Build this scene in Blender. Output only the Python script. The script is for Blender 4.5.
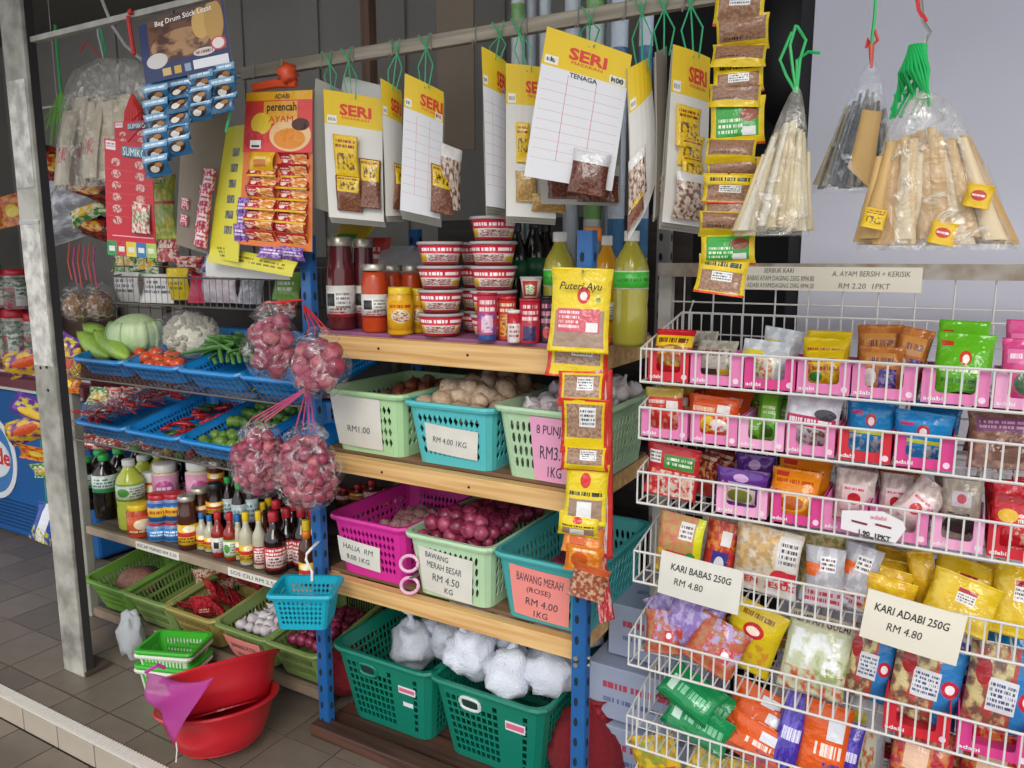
import bpy, bmesh, math, random
from mathutils import Vector, Matrix, noise, Euler
for o in list(bpy.data.objects): bpy.data.objects.remove(o)
SC = bpy.context.scene
COL = SC.collection
PI = math.pi
random.seed(7)

# ------------------------------------------------------------------ camera, world, sun, exposure
CAM_H, FPX, HORIZON = 1.6, 780.0, 257.0
PITCH = math.atan((384 - HORIZON) / FPX)
YAW = math.radians(30)
cam_d = bpy.data.cameras.new('camera'); cam = bpy.data.objects.new('camera', cam_d); COL.objects.link(cam)
cam_d.sensor_width = 36; cam_d.lens = 36 * FPX / 1024; cam_d.clip_start = 0.05
cam.location = (0, 0, CAM_H); cam.rotation_euler = (PI / 2 - PITCH, 0, YAW)
SC.camera = cam
world = bpy.data.worlds.new('overcast_sky'); SC.world = world; world.use_nodes = True
bg = world.node_tree.nodes['Background']; bg.inputs[0].default_value = (0.93, 0.96, 1.0, 1); bg.inputs[1].default_value = 1.5
sun_d = bpy.data.lights.new('sun', 'SUN'); sun_d.energy = 1.5; sun_d.angle = math.radians(26); sun_d.color = (1, .95, .88)
sun = bpy.data.objects.new('sun', sun_d); COL.objects.link(sun); sun.rotation_euler = (math.radians(57), 0, math.radians(27))
SC.view_settings.view_transform = 'Standard'; SC.view_settings.look = 'None'
SC.view_settings.gamma = 1; SC.view_settings.use_curve_mapping = False
SC.view_settings.exposure = 0.0

# ------------------------------------------------------------------ geometry helpers
_f = Vector((-math.sin(YAW) * math.cos(PITCH), math.cos(YAW) * math.cos(PITCH), -math.sin(PITCH)))
_r = Vector((math.cos(YAW), math.sin(YAW), 0)); _u = _r.cross(_f)
def at(px, py, Y):
    """point at depth Y (metres into the shop) read off the photograph's sight lines"""
    d = _f + _r * ((px - 512) / FPX) - _u * ((py - 384) / FPX)
    return Vector((0, 0, CAM_H)) + d * (Y / d.y)

def lin(h):
    if not isinstance(h, str): return tuple(h) + ((1,) if len(h) == 3 else ())
    h = h.lstrip('#'); c = [int(h[i:i + 2], 16) / 255 for i in (0, 2, 4)]
    return tuple(x / 12.92 if x <= .04045 else ((x + .055) / 1.055) ** 2.4 for x in c) + (1,)

class G:
    def __init__(s): s.V = []; s.F = []; s.U = []; s.M = []
    def face(s, idx, m=0, uv=None): s.F.append(tuple(idx)); s.M.append(m); s.U.append(uv)
    def box(s, c, d, m=0, rot=None, bev=0):
        n = len(s.V); c = Vector(c); hx, hy, hz = d[0] / 2, d[1] / 2, d[2] / 2
        for x, y, z in ((-1,-1,-1),(1,-1,-1),(1,1,-1),(-1,1,-1),(-1,-1,1),(1,-1,1),(1,1,1),(-1,1,1)):
            v = Vector((x * hx, y * hy, z * hz))
            if rot: v = rot @ v
            s.V.append(tuple(c + v))
        sq = [(0,0),(1,0),(1,1),(0,1)]
        for f, r in (((0,1,5,4),0),((1,2,6,5),0),((2,3,7,6),0),((3,0,4,7),0),((4,5,6,7),0),((3,2,1,0),0)):
            s.face([n + i for i in f], m, sq)
        return s
    def tube(s, pts, r, n=6, m=0, closed=False, caps=True):
        pts = [Vector(p) for p in pts]; b = len(s.V); N = len(pts)
        rr = r if isinstance(r, (list, tuple)) else [r] * N
        for i, p in enumerate(pts):
            a = pts[(i - 1) % N] if (i > 0 or closed) else p
            c = pts[(i + 1) % N] if (i < N - 1 or closed) else p
            t = (c - a)
            if t.length < 1e-9: t = Vector((0, 0, 1))
            t.normalize()
            ref = Vector((0, 0, 1)) if abs(t.z) < .9 else Vector((0, 1, 0))
            u = t.cross(ref).normalized(); w = t.cross(u)
            for k in range(n):
                a2 = 2 * PI * k / n
                s.V.append(tuple(p + (u * math.cos(a2) + w * math.sin(a2)) * rr[i]))
        for i in range(N if closed else N - 1):
            for k in range(n):
                j = (i + 1) % N
                s.face((b + i*n + k, b + i*n + (k+1) % n, b + j*n + (k+1) % n, b + j*n + k), m)
        if caps and not closed:
            s.face([b + k for k in range(n)][::-1], m); s.face([b + (N-1)*n + k for k in range(n)], m)
        return s
    def lathe(s, prof, n=16, m=0, c=(0, 0, 0), caps=True, sx=1, sy=1):
        b = len(s.V); N = len(prof); z0 = min(p[1] for p in prof); z1 = max(p[1] for p in prof)
        for r, z in prof:
            for k in range(n):
                a = 2 * PI * k / n - PI / 2
                s.V.append((c[0] + r * math.cos(a) * sx, c[1] + r * math.sin(a) * sy, c[2] + z))
        for i in range(N - 1):
            va, vb = ((p[1] - z0) / max(z1 - z0, 1e-6) for p in (prof[i], prof[i+1]))
            for k in range(n):
                ua, ub = (k / n + .5) % 1, (k / n + .5) % 1 + 1 / n
                s.face((b+i*n+k, b+i*n+(k+1)%n, b+(i+1)*n+(k+1)%n, b+(i+1)*n+k), m, [(ua,va),(ub,va),(ub,vb),(ua,vb)])
        if caps:
            if prof[0][0] > 1e-5: s.face([b + k for k in range(n)][::-1], m)
            if prof[-1][0] > 1e-5: s.face([b + (N-1)*n + k for k in range(n)], m)
        return s
    def poly(s, pts, t, m=0, axis='y'):
        """2-D outline (x,z) extruded t along y"""
        b = len(s.V); n = len(pts)
        for x, z in pts: s.V.append((x, 0, z))
        for x, z in pts: s.V.append((x, t, z))
        s.face([b + i for i in range(n)], m); s.face([b + n + i for i in range(n)][::-1], m)
        for i in range(n): s.face((b + i, b + n + i, b + n + (i+1) % n, b + (i+1) % n), m)
        return s
    def mesh(s, name, mats=(), smooth=False):
        me = bpy.data.meshes.new(name); me.from_pydata(s.V, [], s.F)
        uvl = me.uv_layers.new(name='UVMap'); li = 0
        data = []
        for f, uv in zip(s.F, s.U):
            for k in range(len(f)): data.extend(uv[k] if uv else (0.5, 0.5))
        uvl.data.foreach_set('uv', data)
        for m in mats: me.materials.append(m)
        me.polygons.foreach_set('material_index', s.M)
        if smooth: me.polygons.foreach_set('use_smooth', [True] * len(s.F))
        me.update(); return me

def obj(name, me, mat=None, parent=None, loc=(0,0,0), rot=(0,0,0), scale=(1,1,1)):
    if isinstance(me, G): me = me.mesh(name)
    o = bpy.data.objects.new(name, me); COL.objects.link(o)
    if mat is not None:
        if len(me.materials) == 0: me.materials.append(mat)
        if me.materials[0] != mat:
            o.material_slots[0].link = 'OBJECT'; o.material_slots[0].material = mat
    o.location = loc; o.rotation_euler = rot; o.scale = scale
    if parent: o.parent = parent
    return o
def tag(o, label, cat, group=None):
    o['label'] = label; o['category'] = cat
    if group: o['group'] = group
    return o
def thing(name, label, cat, loc=(0,0,0), rot=(0,0,0), group=None):
    o = bpy.data.objects.new(name, None); COL.objects.link(o); o.location = loc; o.rotation_euler = rot
    o.empty_display_size = .05
    return tag(o, label, cat, group)
def struct(name, me, mat, **k):
    o = obj(name, me, mat, **k); o['kind'] = 'structure'; return o
def solidify(o, t, off=0):
    m = o.modifiers.new('thick', 'SOLIDIFY'); m.thickness = t; m.offset = off; return o
def bevel(o, w, seg=2):
    m = o.modifiers.new('bev', 'BEVEL'); m.width = w; m.segments = seg; m.limit_method = 'ANGLE'; return o
def copy_tree(o, parent=None):
    c = o.copy(); COL.objects.link(c)
    if parent: c.parent = parent
    for ch in o.children: copy_tree(ch, c)
    return c

# ------------------------------------------------------------------ materials
MATS = {}
def mat(name, col, rough=.5, metal=0, noise_s=0, noise_a=.15, spec=.5, trans=0, alpha=1, bump=0, bump_s=60, emit=None, col2=None, sss=0):
    if name in MATS: return MATS[name]
    m = bpy.data.materials.new(name); m.use_nodes = True; nt = m.node_tree; p = nt.nodes['Principled BSDF']
    c = lin(col); p.inputs['Base Color'].default_value = c; p.inputs['Roughness'].default_value = rough
    p.inputs['Metallic'].default_value = metal; p.inputs['Specular IOR Level'].default_value = spec
    p.inputs['Transmission Weight'].default_value = trans; p.inputs['Alpha'].default_value = alpha
    tc = None
    if noise_s:
        tc = nt.nodes.new('ShaderNodeTexCoord'); n = nt.nodes.new('ShaderNodeTexNoise'); n.inputs['Scale'].default_value = noise_s; n.inputs['Detail'].default_value = 4
        nt.links.new(tc.outputs['Object'], n.inputs['Vector'])
        r = nt.nodes.new('ShaderNodeValToRGB'); r.color_ramp.elements[0].position = .35; r.color_ramp.elements[1].position = .65
        c2 = lin(col2) if col2 else tuple(x * (1 - noise_a * 2) for x in c[:3]) + (1,)
        r.color_ramp.elements[0].color = c2; r.color_ramp.elements[1].color = c
        nt.links.new(n.outputs['Fac'], r.inputs['Fac']); nt.links.new(r.outputs['Color'], p.inputs['Base Color'])
    if bump:
        tc = tc or nt.nodes.new('ShaderNodeTexCoord'); n = nt.nodes.new('ShaderNodeTexNoise'); n.inputs['Scale'].default_value = bump_s; n.inputs['Detail'].default_value = 3
        nt.links.new(tc.outputs['Object'], n.inputs['Vector'])
        b = nt.nodes.new('ShaderNodeBump'); b.inputs['Strength'].default_value = bump; b.inputs['Distance'].default_value = .01
        nt.links.new(n.outputs['Fac'], b.inputs['Height']); nt.links.new(b.outputs['Normal'], p.inputs['Normal'])
    if emit: p.inputs['Emission Color'].default_value = lin(emit[0]); p.inputs['Emission Strength'].default_value = emit[1]
    MATS[name] = m; return m

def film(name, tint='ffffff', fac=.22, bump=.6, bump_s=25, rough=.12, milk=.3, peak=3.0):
    """thin clear plastic: mostly see-through, with milky wrinkles painted in for missing glints"""
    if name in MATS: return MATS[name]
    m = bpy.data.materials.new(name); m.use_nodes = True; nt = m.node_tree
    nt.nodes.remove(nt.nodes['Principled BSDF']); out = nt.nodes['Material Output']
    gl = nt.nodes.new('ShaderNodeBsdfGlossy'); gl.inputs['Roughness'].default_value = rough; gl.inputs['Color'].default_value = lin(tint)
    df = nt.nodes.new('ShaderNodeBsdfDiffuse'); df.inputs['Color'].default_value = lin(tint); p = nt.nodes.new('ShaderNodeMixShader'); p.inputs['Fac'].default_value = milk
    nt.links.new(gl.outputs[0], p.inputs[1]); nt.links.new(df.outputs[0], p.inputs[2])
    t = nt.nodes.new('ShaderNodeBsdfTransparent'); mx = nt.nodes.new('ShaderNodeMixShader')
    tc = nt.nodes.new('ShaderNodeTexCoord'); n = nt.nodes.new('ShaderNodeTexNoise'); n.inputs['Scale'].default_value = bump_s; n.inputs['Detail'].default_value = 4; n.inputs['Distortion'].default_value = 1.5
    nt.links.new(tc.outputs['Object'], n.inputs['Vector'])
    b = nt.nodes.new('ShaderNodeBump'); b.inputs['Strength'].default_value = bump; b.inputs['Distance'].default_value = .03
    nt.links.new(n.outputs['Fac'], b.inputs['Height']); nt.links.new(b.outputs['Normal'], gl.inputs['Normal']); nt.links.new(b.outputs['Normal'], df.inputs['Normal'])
    r = nt.nodes.new('ShaderNodeMapRange'); r.inputs['From Min'].default_value = .52; r.inputs['From Max'].default_value = .68; r.inputs['To Min'].default_value = fac * .7; r.inputs['To Max'].default_value = min(1, fac * peak)  # noise raises opacity in whitish streaks, painted where the plastic would glint
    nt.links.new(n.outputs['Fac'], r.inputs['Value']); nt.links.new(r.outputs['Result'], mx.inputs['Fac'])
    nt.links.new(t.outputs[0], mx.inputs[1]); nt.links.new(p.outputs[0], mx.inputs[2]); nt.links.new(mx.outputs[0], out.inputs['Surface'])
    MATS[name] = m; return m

# node groups that print simple shapes on a UV-mapped wrapper
def _grp(kind):
    nm = 'print_' + kind
    if nm in bpy.data.node_groups: return bpy.data.node_groups[nm]
    g = bpy.data.node_groups.new(nm, 'ShaderNodeTree')
    for n, t in (('UV','NodeSocketVector'),('Base','NodeSocketColor'),('Ink','NodeSocketColor'),('CX','NodeSocketFloat'),('CY','NodeSocketFloat'),('HX','NodeSocketFloat'),('HY','NodeSocketFloat'),('S','NodeSocketFloat')):
        g.interface.new_socket(n, in_out='INPUT', socket_type=t)
    g.interface.new_socket('Color', in_out='OUTPUT', socket_type='NodeSocketColor')
    N, L = g.nodes, g.links
    i = N.new('NodeGroupInput'); o = N.new('NodeGroupOutput')
    sp = N.new('ShaderNodeSeparateXYZ'); L.new(i.outputs['UV'], sp.inputs[0])
    def M(op, a, b=None):
        n = N.new('ShaderNodeMath'); n.operation = op
        for k, v in enumerate((a, b)):
            if v is None: continue
            if isinstance(v, (int, float)): n.inputs[k].default_value = v
            else: L.new(v, n.inputs[k])
        return n.outputs[0]
    a = M('DIVIDE', M('SUBTRACT', sp.outputs[0], i.outputs['CX']), i.outputs['HX'])
    b = M('DIVIDE', M('SUBTRACT', sp.outputs[1], i.outputs['CY']), i.outputs['HY'])
    if kind == 'e':
        mask = M('LESS_THAN', M('ADD', M('MULTIPLY', a, a), M('MULTIPLY', b, b)), 1)
    else:
        mask = M('MULTIPLY', M('LESS_THAN', M('ABSOLUTE', a), 1), M('LESS_THAN', M('ABSOLUTE', b), 1))
    if kind == 't':      # rows of small lettering; S = rows
        rows = M('MULTIPLY', M('ADD', M('MULTIPLY', b, .5), .5), i.outputs['S'])
        fr = M('FRACT', rows); band = M('MULTIPLY', M('GREATER_THAN', fr, .22), M('LESS_THAN', fr, .8))
        cb = N.new('ShaderNodeCombineXYZ'); L.new(M('MULTIPLY', a, 15), cb.inputs[0]); L.new(M('MULTIPLY', M('FLOOR', rows), 7.3), cb.inputs[1]); L.new(M('MULTIPLY', i.outputs['CX'], 31), cb.inputs[2])
        nz = N.new('ShaderNodeTexNoise'); nz.inputs['Scale'].default_value = 1; nz.inputs['Detail'].default_value = 0; L.new(cb.outputs[0], nz.inputs['Vector'])
        mask = M('MULTIPLY', M('MULTIPLY', mask, band), M('GREATER_THAN', nz.outputs['Fac'], .46))
    if kind == 'b':      # blotchy picture; S = scale
        cb = N.new('ShaderNodeVectorMath'); cb.operation = 'SCALE'; L.new(i.outputs['UV'], cb.inputs[0]); L.new(i.outputs['S'], cb.inputs['Scale'])
        ad = N.new('ShaderNodeVectorMath'); ad.operation = 'ADD'; L.new(cb.outputs[0], ad.inputs[0]); L.new(i.outputs['Ink'], ad.inputs[1])
        nz = N.new('ShaderNodeTexNoise'); nz.inputs['Scale'].default_value = 1; nz.inputs['Detail'].default_value = 5; L.new(ad.outputs[0], nz.inputs['Vector'])
        sm = N.new('ShaderNodeMapRange'); sm.inputs['From Min'].default_value = .46; sm.inputs['From Max'].default_value = .58; L.new(nz.outputs['Fac'], sm.inputs['Value'])
        mask = M('MULTIPLY', mask, sm.outputs['Result'])
    mx = N.new('ShaderNodeMix'); mx.data_type = 'RGBA'
    L.new(mask, mx.inputs[0]); L.new(i.outputs['Base'], mx.inputs[6]); L.new(i.outputs['Ink'], mx.inputs[7]); L.new(mx.outputs[2], o.inputs['Color'])
    return g
def pr(name, base, shapes=(), rough=.3, bump=.75, bump_s=28, spec=.5):
    """printed wrapper. shapes: (kind, x0, y0, x1, y1, ink[, S]) in UV, y up"""
    if name in MATS: return MATS[name]
    m = bpy.data.materials.new(name); m.use_nodes = True; nt = m.node_tree; p = nt.nodes['Principled BSDF']
    p.inputs['Roughness'].default_value = rough; p.inputs['Specular IOR Level'].default_value = spec
    tc = nt.nodes.new('ShaderNodeTexCoord'); prev = None
    for sh in shapes:
        k, x0, y0, x1, y1, ink = sh[:6]
        n = nt.nodes.new('ShaderNodeGroup'); n.node_tree = _grp(k)
        nt.links.new(tc.outputs['UV'], n.inputs['UV'])
        if prev is None: n.inputs['Base'].default_value = lin(base)
        else: nt.links.new(prev, n.inputs['Base'])
        n.inputs['Ink'].default_value = lin(ink)
        n.inputs['CX'].default_value = (x0 + x1) / 2; n.inputs['CY'].default_value = (y0 + y1) / 2
        n.inputs['HX'].default_value = max(abs(x1 - x0) / 2, 1e-4); n.inputs['HY'].default_value = max(abs(y1 - y0) / 2, 1e-4)
        n.inputs['S'].default_value = sh[6] if len(sh) > 6 else (3 if k == 't' else 12)
        prev = n.outputs[0]
    if prev is None: p.inputs['Base Color'].default_value = lin(base)
    else: nt.links.new(prev, p.inputs['Base Color'])
    if bump:
        n = nt.nodes.new('ShaderNodeTexNoise'); n.inputs['Scale'].default_value = bump_s; n.inputs['Detail'].default_value = 3
        nt.links.new(tc.outputs['Object'], n.inputs['Vector'])
        b = nt.nodes.new('ShaderNodeBump'); b.inputs['Strength'].default_value = bump; b.inputs['Distance'].default_value = .01
        nt.links.new(n.outputs['Fac'], b.inputs['Height']); nt.links.new(b.outputs['Normal'], p.inputs['Normal'])
    MATS[name] = m; return m

def wood_mat(name, c1, c2, scale=3, axis='X', rough=.6):
    if name in MATS: return MATS[name]
    m = bpy.data.materials.new(name); m.use_nodes = True; nt = m.node_tree; p = nt.nodes['Principled BSDF']; p.inputs['Roughness'].default_value = rough
    tc = nt.nodes.new('ShaderNodeTexCoord'); mp = nt.nodes.new('ShaderNodeMapping')
    st = {'X': (scale*.25, scale*6, scale*6), 'Z': (scale*6, scale*6, scale*.25)}[axis]
    mp.inputs['Scale'].default_value = st; nt.links.new(tc.outputs['Object'], mp.inputs['Vector'])
    n = nt.nodes.new('ShaderNodeTexNoise'); n.inputs['Scale'].default_value = 3; n.inputs['Detail'].default_value = 6; n.inputs['Distortion'].default_value = .6
    nt.links.new(mp.outputs[0], n.inputs['Vector'])
    r = nt.nodes.new('ShaderNodeValToRGB'); r.color_ramp.elements[0].position = .36; r.color_ramp.elements[1].position = .62
    r.color_ramp.elements[0].color = lin(c2); r.color_ramp.elements[1].color = lin(c1)
    nt.links.new(n.outputs['Fac'], r.inputs['Fac']); nt.links.new(r.outputs[0], p.inputs['Base Color'])
    b = nt.nodes.new('ShaderNodeBump'); b.inputs['Strength'].default_value = .2; b.inputs['Distance'].default_value = .005
    nt.links.new(n.outputs['Fac'], b.inputs['Height']); nt.links.new(b.outputs['Normal'], p.inputs['Normal'])
    MATS[name] = m; return m

INK = mat('ink_black', '1c1c22', .6); REDINK = mat('ink_red', 'd42a1c', .5); WHITEINK = mat('ink_white', 'f0f0ee', .5)
PAPER = mat('paper_white', 'e6e2d8', .8, noise_s=8, noise_a=.04)

# lettering as real flat mesh
_txt = {}
def text_mesh(s, bold=0.0, shear=0.0):
    if 'M' in s: bold = 0.0
    k = (s, bold, shear)
    if k in _txt: return _txt[k]
    cu = bpy.data.curves.new('lettering', 'FONT'); cu.body = s; cu.size = 1; cu.resolution_u = 2; cu.offset = bold; cu.shear = shear; cu.align_x = 'CENTER'; cu.align_y = 'CENTER'
    cu.space_line = .95
    o = bpy.data.objects.new('lettering', cu); COL.objects.link(o)
    dg = bpy.context.evaluated_depsgraph_get(); me = bpy.data.meshes.new_from_object(o.evaluated_get(dg))
    bpy.data.objects.remove(o); bpy.data.curves.remove(cu); me.materials.clear()
    vs = [tuple(v.co) for v in me.vertices]; fs = [tuple(p.vertices) for p in me.polygons]
    x0 = min(v[0] for v in vs); x1 = max(v[0] for v in vs); y0 = min(v[1] for v in vs); y1 = max(v[1] for v in vs)
    _txt[k] = ([((v[0]-x0)/(x1-x0), (v[1]-y0)/(y1-y0)) for v in vs], fs)
    bpy.data.meshes.remove(me)
    return _txt[k]
def lettering(parent, s, surf, u0, v0, u1, v1, m, bold=0.0, shear=0.0, name='lettering', eps=.0008):
    """lettering laid on surf(u,v)->(point, normal) over the UV rectangle"""
    vs, fs = text_mesh(s, bold, shear); g = G()
    for x, y in vs:
        p, n = surf(u0 + (u1-u0)*x, v0 + (v1-v0)*y); g.V.append(tuple(p + n * eps))
    for f in fs: g.face(f)
    return obj(name, g, m, parent)

# ------------------------------------------------------------------ sheets (cards, notes) and pillow packets from four corners
def frame4(TL, TR, BR, BL, curl=0, seed=0):
    nrm = ((TR - TL).cross(BL - TL)).normalized()      # faces the viewer for a card read left to right
    if nrm.dot(Vector((.5, -.86, 0))) < 0: nrm = -nrm
    def surf(u, v):
        p = (BL*(1-u) + BR*u) * (1-v) + (TL*(1-u) + TR*u) * v
        if curl: p = p + nrm * (curl * (math.sin(PI*u) + .5*math.sin(PI*(v*1.3 + seed))))
        return p, nrm
    return surf
def sheet(name, corners, m, t=.0015, curl=0, parent=None, nu=6, nv=8, origin=None, seed=0, back=None):
    TL, TR, BR, BL = corners
    o0 = origin if origin is not None else (BL + BR) / 2
    TL, TR, BR, BL = (c - o0 for c in (TL, TR, BR, BL))
    sf = frame4(TL, TR, BR, BL, curl, seed); g = G()
    for side in (0, 1):
        for j in range(nv+1):
            for i in range(nu+1):
                p, n = sf(i/nu, j/nv); g.V.append(tuple(p - n * (t*side)))
    S = (nu+1)*(nv+1)
    for j in range(nv):
        for i in range(nu):
            a = j*(nu+1)+i; q = [a, a+1, a+nu+2, a+nu+1]; uv = [(i/nu,j/nv),((i+1)/nu,j/nv),((i+1)/nu,(j+1)/nv),(i/nu,(j+1)/nv)]
            g.face(q, 0, uv); g.face([S+x for x in q][::-1], 1 if back else 0, uv[::-1])
    per = [i for i in range(nu+1)] + [j*(nu+1)+nu for j in range(1,nv+1)] + [nv*(nu+1)+i for i in range(nu-1,-1,-1)] + [j*(nu+1) for j in range(nv-1,0,-1)]
    for k in range(len(per)):
        a, b = per[k], per[(k+1) % len(per)]; g.face((b, a, S+a, S+b), 1 if back else 0, [(.5,.01)]*4)
    me = g.mesh(name, [m] + ([back] if back else []))
    o = obj(name, me, None, parent, loc=(o0 if parent is None else (0,0,0)))
    return o, sf
def pillow(name, corners, m, t=.03, parent=None, nu=8, nv=10, crimp=.07, seed=None, wr=.12, origin=None, pw=2.4):
    TL, TR, BR, BL = corners
    o0 = origin if origin is not None else (BL + BR) / 2
    TL, TR, BR, BL = (c - o0 for c in (TL, TR, BR, BL))
    nrm = ((TR - TL).cross(BL - TL)).normalized()
    if nrm.dot(Vector((.35, -.9, .2))) < 0: nrm = -nrm
    seed = random.random()*50 if seed is None else seed
    size = (TR-TL).length
    def prof(u, v):
        a = max(0, 1 - abs(2*u-1)**pw); w = (v - crimp) / (1 - 2*crimp)
        b = max(0, 1 - abs(2*w-1)**(pw+.6)) if 0 < w < 1 else 0
        return (a ** .6) * (b ** .6)
    def surf(u, v, s=1):
        pinch = 1 - .05*prof(.5, v)
        uu = .5 + (u-.5)*pinch
        p = (BL*(1-uu) + BR*uu)*(1-v) + (TL*(1-uu) + TR*uu)*v
        q = prof(u, v)
        nz = noise.noise(Vector((u*4+seed, v*5, s*3))) * wr * t * (0.3 + q)
        ed = math.sin(u*40+seed)*.0012 if q == 0 else 0
        bend = .012*math.sin(PI*v+seed)*size/.12
        return p + nrm * (s*(q*t/2) + nz + ed + bend + s*.0006), nrm
    g = G(); S = (nu+1)*(nv+1)
    vs = [0, crimp*.5, crimp] + [crimp + (1-2*crimp)*k/(nv-4) for k in range(1, nv-4)] + [1-crimp, 1-crimp*.5, 1]
    for s in (1, -1):
        for v in vs:
            for i in range(nu+1): g.V.append(tuple(surf(i/nu, v, s)[0]))
    n = len(vs) - 1; S = (nu+1)*len(vs)
    for j in range(n):
        for i in range(nu):
            a = j*(nu+1)+i; q = [a, a+1, a+nu+2, a+nu+1]; uv = [(i/nu,vs[j]),((i+1)/nu,vs[j]),((i+1)/nu,vs[j+1]),(i/nu,vs[j+1])]
            g.face(q, 0, uv); g.face([S+x for x in q][::-1], 0, uv[::-1])
    per = [i for i in range(nu+1)] + [j*(nu+1)+nu for j in range(1,n+1)] + [n*(nu+1)+i for i in range(nu-1,-1,-1)] + [j*(nu+1) for j in range(n-1,0,-1)]
    for k in range(len(per)):
        a, b = per[k], per[(k+1) % len(per)]; g.face((b, a, S+a, S+b), 0, [(.02,.5)]*4)
    o = obj(name, g.mesh(name, [m], smooth=True), None, parent, loc=(o0 if parent is None else (0,0,0)))
    return o, surf
def rect4(px0, px1, py0, py1, Yt, Yb=None, ang=0):
    """four corners of an upright rectangle seen between the given sight lines; ang turns it in its plane"""
    Yb = Yt if Yb is None else Yb
    cx, cy = (px0+px1)/2, (py0+py1)/2; a = math.radians(ang); out = []
    for x, y, Y in ((px0,py0,Yt),(px1,py0,Yt),(px1,py1,Yb),(px0,py1,Yb)):
        dx, dy = x-cx, y-cy; out.append(at(cx + dx*math.cos(a) - dy*math.sin(a), cy + dx*math.sin(a) + dy*math.cos(a), Y))
    return out
def wrect(px0, px1, py0, py1, Y, ang=0, lean=0, yaw=0, zbot=None):
    """upright rectangle at depth Y; ang = roll in plane (deg, clockwise), lean = degrees tipped back, yaw = turned about the vertical"""
    cx, cy = (px0+px1)/2, (py0+py1)/2
    W = at(px1, cy, Y).x - at(px0, cy, Y).x; zt = at(cx, py0, Y).z; zb = at(cx, py1, Y).z if zbot is None else zbot
    H = zt - zb; c = at(cx, cy, Y); c = Vector((c.x, Y, (zt+zb)/2))
    R = Matrix.Rotation(math.radians(yaw), 3, 'Z') @ Matrix.Rotation(-math.radians(lean), 3, 'X') @ Matrix.Rotation(math.radians(ang), 3, 'Y')
    return [c + R @ Vector((sx*W/2, 0, sz*H/2)) for sx, sz in ((-1,1),(1,1),(1,-1),(-1,-1))]

# ================================================================== THE SETTING
M_wallR = mat('wall_lavender_paint', 'd6d6e2', .7, noise_s=3, noise_a=.03)
M_back = mat('wall_dark_grey', '8d8983', .85, noise_s=2, noise_a=.08)
M_dark = mat('dark_interior', '1d1c1e', .9)
M_ceil = mat('ceiling_metal', '6b675f', .7)
M_grout = mat('grout', '4b423a', .9)
M_tile = [mat('floor_tile_%d' % i, c, .35, noise_s=14, noise_a=.06) for i, c in enumerate(('7b6f63', '776c60', '807467', '72675c'))]
M_riser = mat('riser_tile', 'b3a797', .35, noise_s=10, noise_a=.05)
M_nose = mat('nosing_white', 'cfcac2', .5)

g = G(); g.box((-1.2, 2.5, -.07), (10, 2.24, .12)); floor = struct('floor', g, M_grout)
tm = G().box((0, 0, 0), (.209, .209, .012)).mesh('floor_tile'); tmh = G().box((0, 0, 0), (.209, .106, .012)).mesh('floor_tile_cut')
ti = 0
for r in range(0, 5):
    for c in range(0, 19):
        x = -4.99 + .215*c; y = 1.436 if r == 0 else 1.495 + .1075 + .215*(r-1)
        o = obj('tile', tmh if r == 0 else tm, M_tile[(c*7 + r*3 + (c*r) % 5) % 4], floor, (x, y, -.0065 + random.uniform(-.0006, .0006))); ti += 1
g = G(); g.box((-1.2, -2.3, -.17), (14, 7.34, .12)); low = struct('floor_lower', g, M_grout)
for r in range(4):
    for c in range(14):
        obj('tile', tm, M_tile[(c*5 + r*2) % 4], low, (-3.4 + .215*c, 1.255 - .215*r, -.107))
g = G(); g.box((-1.2, 1.378, -.06), (8.6, .012, .1)); step = struct('trim_1', g, M_grout)
rm = G().box((0, 0, 0), (.208, .008, .082)).mesh('riser_tile')
for c in range(18): obj('tile', rm, M_riser, step, (-4.88 + .215*c, 1.369, -.058))
nose = G()
nose.box((-1.2, 1.381, -.007), (8.6, .028, .018))
ns = struct('trim_2', nose, M_nose)
rib = G().tube([(0, -.019, 0), (0, 0.012, .006)], .0055, 6).mesh('nosing_rib')
for c in range(150): obj('nosing_rib', rib, M_nose, ns, (-3.25 + .0145*c, 1.384, -.002))

struct('wall_right', G().box((1.58, 2.36, 1.45), (3.97, .1, 3.0)), M_wallR)
wb = struct('wall_back', G().box((-2.8, 3.02, 1.45), (5.6, .08, 3.0)), M_back)
for i in range(9): obj('panel', G().box((0, 0, 0), (.50, .012, 1.5)), M_back, wb, (-4.6 + .52*i, 2.975, 2.2))
struct('wall_left', G().box((-5.62, 2.2, 1.45), (.08, 1.7, 3.0)), M_back)
struct('added_shade_roof', G().box((-4.1, -.25, 2.98), (3.2, 1.4, .06)), M_ceil)  # unseen roof slab, added only to shade the left side
struct('ceiling', G().box((-1.2, 1.75, 2.98), (9, 2.6, .06)), M_ceil)

# dark doorway between the racks and the painted wall
struct('door_1', G().box((-.62, 2.72, 1.3), (.86, .04, 2.6)), M_dark)
struct('door_2', G().box((-.425, 2.36, 1.35), (.035, .06, 2.7)), mat('black_frame', '17161a', .6))

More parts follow.
